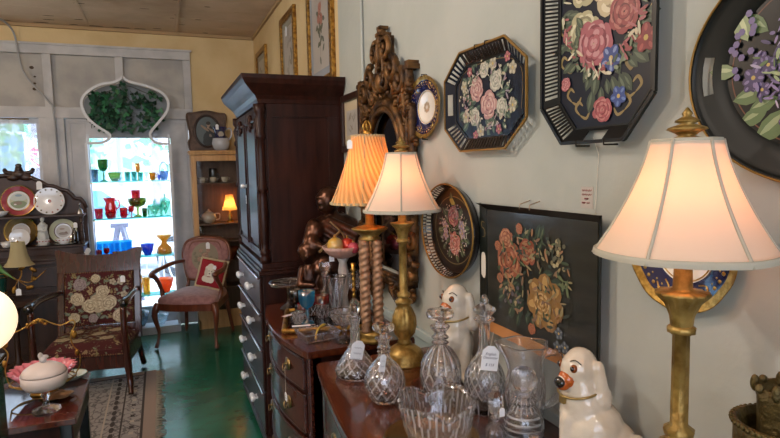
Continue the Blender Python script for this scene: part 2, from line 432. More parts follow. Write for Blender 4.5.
# far facade
def part(name, parent, mat, *bx, **k):
    m = MB()
    for b_ in bx: m.box(*b_)
    return m.build(name, mat, parent, **k)
bd = thing('building', 'pale blue building across the street seen through the shop window', 'building', (-6, 24, -.15))
part('wall', bd, P('facade', '#a9c8d8', .9), (-12, 5.2, 0, 6, 0, 5.2), bevel=.02)
part('roof', bd, P('roof_slab', '#dfe6ea', .9), (-12.3, 5.5, -.3, 6, 5.2, 5.5))
for x in (-8, -5, -2, 1, 3.6):
    f = part('window_frame', bd, P('sash', '#eef2f4', .8), (x - .6, x + .6, -.06, 0, 1.2, 3.2)); part('pane', f, P('dark_pane', '#5f9fb8', .2), (x - .5, x + .5, -.08, -.06, 1.3, 3.1))
def tree(x, y, h, cr, label, seed, tilt=0):
    r = random.Random(seed); t = thing('street_tree', label, 'tree', (x, y, -.15), group='trees outside')
    m = MB(); m.tube(spline([(0, 0, 0), (.04 + tilt, 0, h * .4), (.02 + tilt * 2, .1, h)], 4), [.16 - .008 * i for i in range(9)], 8)
    for k in range(5):
        a = r.random() * 6; m.tube([(tilt, 0, h * .55), (math.cos(a) * cr * .7, math.sin(a) * cr * .7, h * .9)], [.05, .02], 6)
    m.build('trunk', P('bark', '#8a7f86', .9, col2='#a79ba6', scale=8), t)
    m = MB(); l1, l2 = P('leaf_light', '#9cc49a', .7), P('leaf_mid', '#5f9a6f', .7)
    for k in range(520):
        a = r.random() * 6.28; q = cr * r.random() ** .5; z = h * .62 + (r.random() - .5) * cr * 1.5; s_ = r.uniform(.09, .2)
        v = Vector((math.cos(a) * q, math.sin(a) * q, z)); d1 = Vector((r.uniform(-1, 1), r.uniform(-1, 1), r.uniform(-1, 1))).normalized() * s_; d2 = d1.cross(Vector((r.uniform(-1, 1), r.uniform(-1, 1), .3))).normalized() * s_ * .6
        m.add([v - d1, v + d2, v + d1, v - d2], [(0, 1, 2, 3)], l1 if k % 2 else l2)
    m.build('foliage', None, t)
tree(-.08, 14, 5.2, 2.1, 'leafy street tree outside with a lilac grey trunk behind the right of the glass shelves', 1)
tree(-3.4, 19, 5.6, 2.0, 'leafy street tree outside above the white car hood', 2, .1)
tree(2.4, 19.5, 5.4, 2.0, 'leafy street tree outside farthest to the right', 3)
# lamp post
t = thing('lamp_post', 'slim blue grey lamp post outside behind the top glass shelf', 'lamp post', (-.70, 12, -.15))
m = MB(); m.lathe([(.10, 0), (.10, .3), (.055, .4), (.045, 2.5), (.06, 2.55)], 12); m.build('pole', P('pole_paint', '#7d9cc9', .5), t)
m = MB(); m.lathe([(.06, 2.55), (.14, 2.7), (.12, 2.95), (.03, 3.02), (0, 3.04)], 12); m.build('lantern', P('lantern_white', '#f2eef6', .4), t)
# stop sign
t = thing('stop_sign', 'red octagonal stop sign on a post outside the left window', 'road sign', (-2.93, 18, .0))
m = MB(); m.tube([(0, .03, 0), (0, .03, 2.45)], .03); m.build('post', P('galvanised', '#9aa2a8', .5, .6), t)
m = MB(); oct_ = circ(0, 2.05, .36, .36, 8, PI / 8); m.prism(oct_, -.005, .005, P('sign_white', '#f4f4f6', .5), 'y'); m.prism(circ(0, 2.05, .335, .335, 8, PI / 8), -.008, -.005, P('sign_red', '#d8304e', .5), 'y'); pl = m.build('sign_plate', None, t)
cu = bpy.data.curves.new('lettering', 'FONT'); cu.body = 'STOP'; cu.size = .26; cu.align_x = 'CENTER'; cu.align_y = 'CENTER'; cu.extrude = .001
tmp = bpy.data.objects.new('lettering_tmp', cu); COL.objects.link(tmp); bpy.context.view_layer.update()
me = bpy.data.meshes.new_from_object(tmp.evaluated_get(bpy.context.evaluated_depsgraph_get())); bpy.data.objects.remove(tmp)
lo = bpy.data.objects.new('lettering', me); COL.objects.link(lo); me.materials.clear(); me.materials.append(P('sign_white', '', .5)); lo.parent = pl; lo.location = (0, -.011, 2.05); lo.rotation_euler = (PI / 2, 0, 0)
# parked car
car = thing('car', 'white car parked at the kerb outside behind the glass shelves', 'car', (-1.15, 10.6, -.15))
m = MB()
body = [(-2.1, .35), (-2.05, .8), (-1.5, .95), (-1.1, 1.45), (.35, 1.5), (1.0, 1.0), (1.95, .88), (2.15, .6), (2.1, .3)]
m.prism(sp2(body, 3), -.85, .85, 0, 'y', True); m.build('body', P('car_white', '#f3f6fa', .25, coat=1), car, bevel=.05)
m = MB(); m.prism([(-1.35, 1.0), (-1.0, 1.38), (-.3, 1.42), (-.3, 1.0)], -.87, -.85, 0, 'y'); m.prism([(-.22, 1.0), (-.22, 1.42), (.3, 1.42), (.8, 1.0)], -.87, -.85, 0, 'y'); m.build('side_window', P('dark_pane', '', .2), car)
for x in (-1.35, 1.35):
    m = MB(); m.prism(circ(x, .33, .33, .33, 20), -.9, -.68, P('tyre', '#3a3d45', .8), 'y'); m.prism(circ(x, .33, .2, .2, 16), -.91, -.9, P('hubcap', '#b8c0cc', .3, .8), 'y'); m.build('wheel', None, car)
# sandwich board
t = thing('sandwich_board', 'grey A-frame sign standing on the sidewalk behind the glass shelves', 'sign board', (-.50, 7.7, -.06))
m = MB(); gm = P('board_grey', '#6f7190', .6)
for s_ in (-1, 1):
    m.bar((.22 * s_, -.02, 0), (.02 * s_, 0, .95), .06, .04, gm); m.bar((.22 * s_, .30, 0), (.02 * s_, .12, .95), .06, .04, gm)
m.bar((-.12, -.01, .42), (.12, -.01, .42), .03, .04, gm); m.build('frame', None, t)
m = MB(); m.bar((-.1, .06, .95), (.1, .06, .95), .14, .05, gm); m.build('hinge_cap', None, t)
# bistro set
t = thing('bistro_table', 'round white wire cafe table on the sidewalk outside the door', 'table', (-.02, 7.5, -.06))
wm = P('wire_paint', '#cdd3e0', .5)
m = MB(); m.prism(circ(0, 0, .3, .3, 24), .68, .70); m.build('table_top', wm, t)
for a in (.5, 2.6, 4.7):
    m = MB(); m.tube(spline([(.05 * math.cos(a), .05 * math.sin(a), .68), (.08 * math.cos(a), .08 * math.sin(a), .35), (.26 * math.cos(a), .26 * math.sin(a), .01)], 4), .012, 6); m.build('leg', wm, t)
for k, (x, y, rz, lab) in enumerate(((-.28, 7.15, .5, 'white wire cafe chair outside nearest the shop door'), (.42, 7.9, -2.2, 'white wire cafe chair outside on the far side of the cafe table'))):
    t = thing('garden_chair', lab, 'chair', (x, y, -.06), rz, 'wire cafe chairs outside')
    m = MB(); m.prism(circ(0, 0, .2, .2, 20), .43, .45); m.build('seat', wm, t)
    m = MB(); m.tube(spline([(-.18, -.12, .44), (-.18, -.17, .8), (0, -.2, .9), (.18, -.17, .8), (.18, -.12, .44)], 5), .01, 6); m.tube(spline([(0, -.17, .45), (0, -.2, .9)], 3), .006, 5); m.build('backrest', wm, t)
    for sx in (-1, 1):
        for sy in (-1, 1):
            m = MB(); m.tube([(.14 * sx, .14 * sy, .43), (.2 * sx, .2 * sy, .005)], .01, 6); m.build('leg', wm, t)

# ================================================================ light
w = bpy.data.worlds.new('sky'); sc.world = w; w.use_nodes = True
bg = w.node_tree.nodes['Background']; bg.inputs[0].default_value = (.76, .84, 1, 1); bg.inputs[1].default_value = 4.0
sd = bpy.data.lights.new('sun', 'SUN'); sd.energy = 9; sd.angle = .02; sd.color = (1, .97, .92)
so = bpy.data.objects.new('sun', sd); COL.objects.link(so); so.rotation_euler = (math.radians(-8), math.radians(38), 0)
def area(name, loc, sx, sy, e, col, rot=(0, 0, 0)):
    l = bpy.data.lights.new(name, 'AREA'); l.shape = 'RECTANGLE'; l.size = sx; l.size_y = sy; l.energy = e; l.color = col
    o = bpy.data.objects.new(name, l); COL.objects.link(o); o.location = loc; o.rotation_euler = rot
def fill_point(loc, e, col, r=.07):  # unseen fill lamps, added to brighten the ceiling, tables and glass
    l = bpy.data.lights.new('fill_light', 'POINT'); l.energy = e; l.color = col; l.shadow_soft_size = r
    o = bpy.data.objects.new('fill_light', l); COL.objects.link(o); o.location = loc
fill_point((-1.5, .9, 2.45), 48, (1, .90, .80)); fill_point((-2.4, 3.6, 2.4), 40, (1, .80, .62)); fill_point((-.6, -1.6, 2.45), 40, (1, .92, .84)); fill_point((-.62, 2.05, 2.62), 38, (1, .90, .80), .05)
v = sc.view_settings; v.view_transform = 'Standard'; v.look = 'None'; v.exposure = .25; v.gamma = 1; v.use_curve_mapping = False
cy = sc.cycles; cy.max_bounces = 16; cy.transmission_bounces = 14; cy.transparent_max_bounces = 24; cy.glossy_bounces = 6; cy.diffuse_bounces = 4; cy.sample_clamp_indirect = 6; cy.use_denoising = True
# ================================================================ furniture
mahog = wood('mahogany', '#2c120c', '#4a2015', .22, .45, 9, (8, 1, 8))
mahogd = P('dark_mahogany', '#1e0e0a', .34, col2='#331912', scale=6, stretch=(6, 6, .6), lo=.3, hi=.7, detail=6, spec=.22, coat=.05) if True else wood('dark_mahogany', '#1e0e0a', '#331912', .4, .06)
mtop = wood('polished_top', '#38170e', '#582a17', .14, .5, 7, (8, 1, 6))
walnut = wood('walnut', '#22130e', '#382015', .4, .12)
black = P('black_lacquer', '#0c0a0a', .2, coat=.6)
brass = P('brass', '#b08a45', .28, 1); gilt = P('gilt', '#a9803a', .42, .85, col2='#6d4a1e', scale=40, bump=.4, bscale=120)
porc = P('porcelain_white', '#e4e2dc', .15, coat=.8)
KN = P('knob_china', '#d4d8e0', .2, coat=.6)

# ---- wardrobe (linen press), front faces -x, its side faces the camera
wd = thing('wardrobe', 'tall dark mahogany wardrobe with flared cornice and white drawer knobs against the right wall', 'wardrobe', (0, 0, 0))
part('base_carcass', wd, mahogd, (.475, .945, 3.02, 4.32, .06, 1.0), bevel=.004)
m = MB(); m.box(.455, .945, 3.0, 4.34, .985, 1.005); m.box(.465, .945, 3.01, 4.33, 1.005, 1.02); m.box(.475, .945, 3.015, 4.325, 1.02, 1.05); m.build('waist_moulding', mahogd, wd, bevel=.004); m = MB(); m.box(.455, .95 - .005, 3.0, 4.34, .05, .10); m.build('base_moulding', mahogd, wd, bevel=.004)
part('upper_carcass', wd, mahogd, (.505, .945, 3.04, 4.30, 1.05, 1.90), bevel=.003)
# side panel stiles proud of the side
part('side_stile', wd, mahogd, (.86, .945, 3.03, 3.045, 1.05, 1.88)); part('side_stile', wd, mahogd, (.53, .56, 3.03, 3.045, 1.05, 1.88)); part('side_rail', wd, mahogd, (.53, .945, 3.028, 3.045, 1.82, 1.90))
# cornice: swept moulding, extruded round front and side
prof = [(0, 1.885), (.012, 1.89), (.018, 1.91), (.03, 1.93), (.05, 1.95), (.082, 1.985), (.094, 2.01), (.098, 2.03)]
m = MB(); vs = []; fs = []
for d_, z in prof: vs += [(.945, 3.035 - d_, z), (.50 - d_, 3.035 - d_, z), (.50 - d_, 4.305 + d_, z), (.945, 4.305 + d_, z)]
n = len(prof)
for i in range(n - 1):
    for k in range(3): fs.append((i * 4 + k, i * 4 + k + 1, (i + 1) * 4 + k + 1, (i + 1) * 4 + k))
fs.append(tuple((n - 1) * 4 + k for k in range(4))); fs.append((0, 3, 2, 1)); fs.append(tuple([0 + 4 * i for i in range(n)] + [3 + 4 * i for i in range(n - 1, -1, -1)]))
m.add(vs, fs); m.build('cornice', mahogd, wd)
# carved corner columns
def column_prof(z0, z1, r):
    h = z1 - z0; q = [(0, 0), (r, 0), (r, .03), (r * .8, .04), (r * .8, .05), (r, .06), (r, .08), (r * .7, .09), (r * .75, .12), (r * .95, .2), (r, .3), (r * .8, .42), (r * .7, .45), (r, .46), (r, .48), (r * .72, .5), (r * .78, .7), (r * .7, .78), (r, .79), (r, .81), (r * .75, .83), (r * 1.05, .9), (r * .7, .93), (r * 1.1, .95), (r * 1.1, 1), (0, 1)]
    return [(a, z0 + b * h) for a, b in q]
for y in (3.03, 4.31):
    m = MB(); m.lathe(column_prof(1.05, 1.885, .027), 16, (.495, y, 0), mod=lambda a, z, r: 1 + .06 * math.cos(a * 8)); m.build('carved_column', mahogd, wd)
# doors with raised panels, knobs and carved drops
for y0, y1 in ((3.07, 3.66), (3.675, 4.27)):
    m = MB(); m.box(.485, .505, y0, y1, 1.065, 1.875); dr = m.build('door', mahogd, wd, bevel=.003)
    m = MB()
    for a, b_ in ((y0 + .05, y0 + .065), (y1 - .065, y1 - .05)): m.box(.474, .485, a, b_, 1.12, 1.80)
    for a, b_ in ((1.105, 1.12), (1.80, 1.815)): m.box(.474, .485, y0 + .05, y1 - .05, a, b_)
    m.box(.478, .485, y0 + .09, y1 - .09, 1.15, 1.77); m.build('door_panel', mahogd, dr, bevel=.004)
    m = MB(); yc = (y0 + y1) / 2
    for k in range(7): m.ell((.478, yc + .045 * math.cos(k * .9) * (k > 0), 1.80 + .03 * math.sin(k * .9) * (k > 0)), (.014, .024, .02), 8, 6)
    m.build('carved_rosette', mahogd, dr)
m = MB(); m.lathe([(0, 0), (.012, 0), (.006, .012), (.016, .022), (.012, .034), (0, .036)], 14); k_ = m.build('knob', KN, wd); k_.location = (.474, 3.66, 1.45); k_.rotation_euler = (0, -PI / 2, 0)
price_tag(wd, (.468, 3.66, 1.37), .03, .05, -PI / 2, 0, 2)
# drawers
zz = [(.10, .335), (.345, .575), (.585, .775), (.785, .975)]
for z0, z1 in zz:
    m = MB(); m.box(.46, .475, 3.05, 4.29, z0, z1); dw = m.build('drawer', mahogd, wd, bevel=.005)
    m = MB(); m.box(.448, .462, 3.05, 4.29, z1 - .014, z1); m.build('bead', P('bead_gloss', '#4a3a3c', .12, coat=1), dw, bevel=.005)
    for y in (3.40, 3.46, 3.95, 4.01):
        m = MB(); m.lathe([(0, -.002), (.010, 0), (.007, .012), (.02, .024), (.02, .034), (.012, .042), (0, .043)], 16); o = m.build('knob', KN, dw); o.location = (.46, y, (z0 + z1) / 2); o.rotation_euler = (0, -PI / 2, 0)
for x in (.50, .90):
    for y in (3.05, 4.27):
        m = MB(); m.lathe([(.0, 0), (.025, 0), (.036, .015), (.03, .035), (.024, .06), (0, .06)], 14, (x, y, 0)); m.build('foot', mahogd, wd)

wd.scale = (1, .70, 1); wd.location = (0, .90, 0)
for ch in wd.children_recursive:
    if ch.name.startswith('knob'): ch.scale = (1, 1.42, 1)
# ---- chests with bowed fronts
def bowchest(name, label, y0, y1, xe, bow, H, rows, hy, ovh=.02, xb=.945, mat=mahog, legh=.10, tagged=False):
    t = thing(name, label, 'chest of drawers', (0, 0, 0))
    L_ = y1 - y0
    def fx(y, d=0): return xe + d - bow * math.sin(PI * min(max((y - y0) / L_, 0), 1)) ** .9
    def outline(d, e=0):
        n = 28; ys = [y0 + e + (L_ - 2 * e) * i / n for i in range(n + 1)]
        return [(fx(y, d), y) for y in ys] + [(xb, y1 - e), (xb, y0 + e)]
    m = MB(); o = outline(0); m.prism(o, H - .024, H - .006); m.prism(outline(.006, .006), H - .006, H); m.build('top', mtop, t, bevel=.003)
    m = MB(); m.prism(outline(ovh + .012, ovh), legh, H - .024); m.build('carcass', mahogd, t)
    # corner posts
    for y in (y0 + ovh, y1 - ovh):
        m = MB(); s_ = 1 if y < (y0 + y1) / 2 else -1
        x = fx(y); m.box(x + ovh - .004, x + ovh + .05, min(y, y + s_ * .045), max(y, y + s_ * .045), 0, H - .024); m.build('leg', mat, t, bevel=.005)
        m = MB(); m.box(xb - .05, xb, min(y, y + s_ * .045), max(y, y + s_ * .045), 0, legh); m.build('leg', mat, t)
    for z0, z1 in rows:
        m = MB(); n = 24; ya, yb = y0 + ovh + .055, y1 - ovh - .055
        vs = []; fs = []
        for i in range(n + 1):
            y = ya + (yb - ya) * i / n; x = fx(y, ovh + .012)
            vs += [(x - .014, y, z0 + .004), (x - .014, y, z1 - .004), (x, y, z1 - .004), (x, y, z0 + .004)]
        for i in range(n):
            for k in range(4): fs.append((i * 4 + k, i * 4 + (k + 1) % 4, (i + 1) * 4 + (k + 1) % 4, (i + 1) * 4 + k))
        fs += [(0, 3, 2, 1), (4 * n, 4 * n + 1, 4 * n + 2, 4 * n + 3)]
        m.add(vs, fs, 0, False); dw = m.build('drawer', mat, t, bevel=.003)
        m = MB()
        for z in (z0 + .008, z1 - .008): m.tube([(fx(ya + (yb - ya) * i / n, ovh - .004), ya + (yb - ya) * i / n, z) for i in range(n + 1)], .003, 6)
        m.build('bead', walnut, dw)
        for y in hy:
            x = fx(y, ovh - .003); z = (z0 + z1) / 2
            m = MB(); m.M = Matrix.Translation((x, y, z)) @ Matrix.Rotation(-PI / 2, 4, 'Y')
            m.lathe([(0, .004), (.020, .004), (.026, .002), (.028, -.004)], 18, sy=1.25); m.lathe([(0, .012), (.007, .01), (.007, .0)], 10)
            m.tube([(-.004, -.024, .012), (-.018, -.02, .016), (-.026, 0, .018), (-.018, .02, .016), (-.004, .024, .012)], .0025, 6); m.M = None
            m.build('handle', P('aged_brass', '#8f7a52', .3, 1), dw)
            m = MB()
    return t, fx
chest, cfx = bowchest('chest_of_drawers', 'bow fronted mahogany chest of drawers standing between the wardrobe and the nearer sideboard', 2.10, 2.97, .487, .066, .84,
                      [(.66, .80), (.48, .65), (.29, .47), (.11, .28)], (2.33, 2.76))
price_tag(chest, (cfx(2.30) - .004, 2.30, .60), .028, .036, -PI / 2 + .1, 0, 2, [(0, 0, .06), (-.0, .0, .125)])
sb, sfx = bowchest('sideboard', 'long bow fronted mahogany sideboard nearest the camera, covered with cut glass', .28, 1.92, .478, .075, .86,
                   [(.62, .80), (.40, .60), (.12, .38)], (1.62, .6))

# ---- glazed display cabinet (vitrine)
oak = wood('honey_oak', '#a57c4c', '#c39a63', .4, .2); oakd = wood('oak_inner', '#5c4334', '#735442', .5, .1)
vx0, vx1, vy0, vy1, vh = .275, .90, 5.72, 5.96, 1.735
vt = thing('display_cabinet', 'narrow honey oak display cabinet with glass door beside the wardrobe at the back', 'cabinet', (0, 0, 0))
part('side', vt, oak, (vx0, vx0 + .02, vy0, vy1, .0, vh - .04)); part('side', vt, oak, (vx1 - .02, vx1, vy0, vy1, 0, vh - .04)); part('back_panel', vt, oakd, (vx0 + .02, vx1 - .02, vy1 - .012, vy1, .05, vh - .04))
m = MB(); m.box(vx0 - .02, vx1, vy0 - .025, vy1, vh - .02, vh); m.box(vx0 - .012, vx1, vy0 - .015, vy1, vh - .04, vh - .02); m.build('top', oak, vt, bevel=.004)
part('base', vt, oak, (vx0, vx1, vy0, vy1, 0, .10), bevel=.003)
m = MB(); a = vx0 + .005; b_ = vx1 - .005
m.box(a, a + .04, vy0 - .012, vy0, .10, vh - .045); m.box(b_ - .04, b_, vy0 - .012, vy0, .10, vh - .045); m.box(a + .04, b_ - .04, vy0 - .012, vy0, vh - .10, vh - .045); m.box(a + .04, b_ - .04, vy0 - .012, vy0, .10, .18); m.build('door_frame', oak, vt, bevel=.002)
m = MB(); m.box(a + .04, b_ - .04, vy0 - .008, vy0 - .004, .18, vh - .10); m.build('door_glass', tint('cabinet_glass', '#eef4f2', .05, .0), vt)
for z in (.40, .66, .855, 1.03, 1.425):
    part('shelf', vt, oakd, (vx0 + .02, vx1 - .02, vy0 + .01, vy1 - .012, z - .012, z), bevel=.001)

# ---- plate hutch on the left
hx0, hx1 = -1.95, -.61
ht = thing('plate_hutch', 'dark carved oak hutch with crested plate shelves below the left window', 'hutch', (0, 0, 0))
hb = 5.62
m = MB(); m.box(hx0, hx1 - .02, 5.10, hb + .02, .08, .84, 0); m.build('lower_cabinet', walnut, ht, bevel=.004)
m = MB(); m.box(hx0 - .02, hx1, 5.07, hb + .02, .84, .865); m.box(hx0 - .01, hx1 - .01, 5.085, hb + .02, .865, .88); m.build('counter', walnut, ht, bevel=.004)
out = [(hx0, .88), (hx0, 1.40), (-1.55, 1.53), (-1.40, 1.50), (-1.25, 1.535), (-1.17, 1.54), (-1.10, 1.535), (-1.02, 1.52), (-.95, 1.48), (-.90, 1.445), (-.86, 1.44), (-.80, 1.41), (-.75, 1.395), (-.72, 1.36), (-.70, 1.33), (-.66, 1.325), (-.63, 1.29), (-.615, 1.24), (hx1 - .005, .88)]
m = MB(); m.prism(out, hb, hb + .02, 0, 'y'); m.build('back_board', wood('hutch_back', '#2f1c16', '#43281d', .5, .05), ht)
m = MB(); m.tube([(x, hb - .008, z) for x, z in out[2:18]], .018, 8); m.build('crest_moulding', walnut, ht)
m = MB(); m.ell((-1.10, hb - .01, 1.545), (.055, .03, .04)); m.ell((-1.10, hb - .012, 1.59), (.03, .026, .028)); m.ell((-1.10, hb - .012, 1.62), (.026, .02, .018))
for s_ in (-1, 1):
    m.ell((-1.10 + s_ * .07, hb - .01, 1.56), (.04, .022, .018)); m.ell((-1.10 + s_ * .10, hb - .01, 1.58), (.018, .02, .022)); m.ell((-1.10 + s_ * .045, hb - .012, 1.52), (.05, .022, .03))
m.build('carved_crest', walnut, ht, remesh=.005)
for z, y_ in ((1.20, 5.44), (.95, 5.36)):
    m = MB(); m.box(hx0 + .01, hx1 - .01, y_, hb, z - .018, z); m.build('shelf', walnut, ht, bevel=.004)
for x in (hx1 - .03,):
    m = MB(); m.lathe([(a_ * .9, z_) for a_, z_ in column_prof(.952, 1.182, .018)], 12, (x, 5.42, 0)); m.build('turned_post', walnut, ht)
part('plinth', ht, walnut, (hx0, hx1 - .02, 5.36, hb, .88, .93))
for k, x in enumerate((-1.5, -.95)):
    m = MB(); m.box(x - .25, x + .25, 5.085, 5.10, .14, .62); dr = m.build('door', walnut, ht, bevel=.004)
    m = MB(); m.box(x - .17, x + .17, 5.078, 5.085, .2, .56); m.build('door_panel', walnut, dr, bevel=.006)
    m = MB(); m.box(x - .25, x + .25, 5.085, 5.10, .66, .82); dw = m.build('drawer', walnut, ht, bevel=.004)
    m = MB(); m.lathe([(0, 0), (.012, .01), (.018, .02), (0, .03)], 12); o = m.build('knob', brass, dw); o.location = (x, 5.086, .74); o.rotation_euler = (PI / 2, 0, 0)
for x in (hx0 + .05, hx1 - .07):
    for y in (5.15, 5.58):
        m = MB(); m.lathe([(0, 0), (.03, 0), (.035, .04), (.025, .08), (0, .08)], 12, (x, y, 0)); m.build('foot', walnut, ht)

# ---- ogee-topped glass shelf unit in front of the door
ogee = [(-.268, 2.41), (-.30, 2.378), (-.351, 2.354), (-.458, 2.33), (-.568, 2.256), (-.614, 2.167), (-.582, 2.047), (-.497, 1.959), (-.419, 1.903), (-.405, 1.875), (-.414, 1.849), (-.475, 1.816), (-.60, 1.811)]
ogR = [(-.24, 2.378), (-.186, 2.357), (-.061, 2.327), (.054, 2.273), (.104, 2.195), (.088, 2.102), (.007, 1.996), (-.058, 1.916), (-.066, 1.88), (-.056, 1.848), (-.014, 1.811), (.10, 1.80)]
un = thing('display_shelf', 'white framed glass shelf unit with an onion dome top standing before the shop door', 'display shelf', (0, 0, 0))
fwm = P('unit_white', '#c3c6cc', .4)
L1 = sp2(ogee, 4); R1 = sp2([ogee[0]] + ogR, 4)
for nm, pts, xe in (('frame_side', L1, -.60), ('frame_side', R1, .095)):
    m = MB(); path = [(x, z) for x, z in pts] + [(xe, .10)]
    n = len(path); w2 = .011; vs = []; fs = []
    for i, (x, z) in enumerate(path):
        a = path[max(i - 1, 0)]; b_ = path[min(i + 1, n - 1)]; dx, dz = b_[0] - a[0], b_[1] - a[1]; l = math.hypot(dx, dz) or 1
        nx, nz = -dz / l * w2, dx / l * w2
        vs += [(x + nx, 5.755, z + nz), (x - nx, 5.755, z - nz), (x - nx, 5.80, z - nz), (x + nx, 5.80, z + nz)]
    for i in range(n - 1):
        for k in range(4): fs.append((i * 4 + k, i * 4 + (k + 1) % 4, (i + 1) * 4 + (k + 1) % 4, (i + 1) * 4 + k))
    fs += [(0, 1, 2, 3), (4 * n - 1, 4 * n - 2, 4 * n - 3, 4 * n - 4)]
    m.add(vs, fs); m.build(nm, fwm, un)
bulge = [(x, z) for x, z in L1 if z > 1.87] + [(x, z) for x, z in reversed(R1) if z > 1.87]
m = MB(); m.prism(bulge, 5.93, 5.94, 0, 'y'); m.build('back_panel', P('unit_back', '#767e86', .6), un)
for x in (-.60, .095):
    part('upright', un, fwm, (x - .009, x + .009, 5.80, 5.825, .07, 1.80)); part('upright', un, fwm, (x - .009, x + .009, 5.92, 5.95, .07, 1.90)); part('side_panel', un, P('unit_side', '#a9aec4', .5), (x - .004, x + .004, 5.825, 5.92, .07, 1.80))
sglass = tint('shelf_glass', '#4fc4c4', .12, .45)
SH = (1.462, 1.12, .752, .378, )
for z in SH:
    part('glass_shelf', un, sglass, (-.587, .082, 5.77, 5.94, z - .008, z))
    for x in (-.587, .067): part('shelf_clip', un, brass, (x, x + .015, 5.78, 5.80, z - .016, z - .0085))
part('plinth', un, fwm, (-.614, .109, 5.755, 5.95, 0, .07), bevel=.003)

# ---- low table in the left foreground
lt = thing('low_table', 'dark mahogany low table with an inset glass top in the left foreground', 'table', (0, 0, 0))
m = MB(); X0, X1, Y0, Y1 = -1.15, -.355, 2.44, 2.99
m.box(X0, X1, Y0, Y0 + .07, .575, .60); m.box(X0, X1, Y1 - .07, Y1, .575, .60); m.box(X0, X0 + .09, Y0 + .07, Y1 - .07, .575, .60); m.box(X1 - .09, X1, Y0 + .07, Y1 - .07, .575, .60); m.build('top_frame', mtop, lt, bevel=.003)
m = MB(); m.box(X0 + .09, X1 - .09, Y0 + .07, Y1 - .07, .588, .598); m.build('glass_top', P('smoked_glass', '#0f1518', .04, spec=.8, coat=1), lt)
m = MB(); m.box(X0 + .02, X1 - .015, Y0 + .02, Y0 + .04, .48, .575); m.box(X0 + .02, X1 - .015, Y1 - .04, Y1 - .02, .48, .575); m.box(X0 + .02, X0 + .04, Y0 + .04, Y1 - .04, .48, .575); m.box(X1 - .035, X1 - .015, Y0 + .04, Y1 - .04, .48, .575); m.build('apron', mahogd, lt)
for x in (X0 + .04, X1 - .04):
    for y in (Y0 + .04, Y1 - .04):
        m = MB(); m.box(x - .022, x + .022, y - .022, y + .022, .010, .575); m.build('leg', black, lt, bevel=.004)

# ---- rug with fringe
rgm = bpy.data.materials.new('rug_weave'); rgm.use_nodes = True; nt = rgm.node_tree; N = nt.nodes; L = nt.links; b = N['Principled BSDF']; b.inputs['Roughness'].default_value = .95; b.inputs['Sheen Weight'].default_value = .2
tc = N.new('ShaderNodeTexCoord'); vo = N.new('ShaderNodeTexVoronoi'); vo.feature = 'DISTANCE_TO_EDGE'; vo.inputs['Scale'].default_value = 17; r1 = N.new('ShaderNodeValToRGB')
nz = N.new('ShaderNodeTexNoise'); nz.inputs['Scale'].default_value = 14; ad = N.new('ShaderNodeMixRGB'); ad.inputs[0].default_value = .1
L.new(tc.outputs['Object'], ad.inputs[1]); L.new(tc.outputs['Object'], nz.inputs[0]); L.new(nz.outputs['Color'], ad.inputs[2]); L.new(ad.outputs[0], vo.inputs['Vector'])
r1.color_ramp.elements[0].position = .05; r1.color_ramp.elements[0].color = lin('#4c484a'); r1.color_ramp.elements[1].position = .07; r1.color_ramp.elements[1].color = lin('#858180')
L.new(vo.outputs['Distance'], r1.inputs[0]); L.new(r1.outputs[0], b.inputs['Base Color'])
rug = thing('rug', 'faded grey and beige oriental rug with fringed edge under the armchair', 'rug', (-.11, 3.7, 0))
m = MB(); m.box(-1.7, 0, -1.42, .98, .001, .008, rgm); field = m.build('rug_field', None, rug)
m = MB(); tan = P('rug_tan', '#8f8078', .95); dk = P('rug_dark', '#3a3535', .95); lt_ = P('rug_light', '#a59c92', .95)
m.box(-.07, 0, -1.42, .98, .008, .0088, tan); m.box(-.20, -.19, -1.42, .98, .008, .0088, dk); m.box(-.30, -.29, -1.42, .98, .008, .0088, lt_); m.box(-.085, -.07, -1.42, .98, .008, .0090, dk)
m.box(-1.7, -.07, .91, .98, .008, .0088, tan); m.box(-1.7, -.07, .895, .91, .008, .009, dk); m.box(-1.7, -.19, .80, .79 + .02, .008, .0088, lt_)
for i in range(26): 
    y = -1.35 + i * .088
    m.prism([(-.135 + .022 * math.cos(a * PI / 4) * (1 if a % 2 else .45), y + .03 * math.sin(a * PI / 4) * (1 if a % 2 else .45)) for a in range(8)], .008, .0089, dk if i % 2 else lt_)
    m.prism([(-.245 + .015 * math.cos(a * PI / 3), y + .04 * math.sin(a * PI / 3)) for a in range(6)], .008, .0089, dk)
m.build('rug_border', None, rug)
m = MB()
for i in range(300):
    y = -1.41 + 2.38 * i / 300; a = rnd.uniform(-.02, .02); l = rnd.uniform(.03, .065)
    m.tube([(0, y, .006), (l * .5, y + a * .6, .005), (l, y + a, .003)], .0022, 4)
m.build('fringe', P('fringe_cotton', '#8d877c', .95), rug)

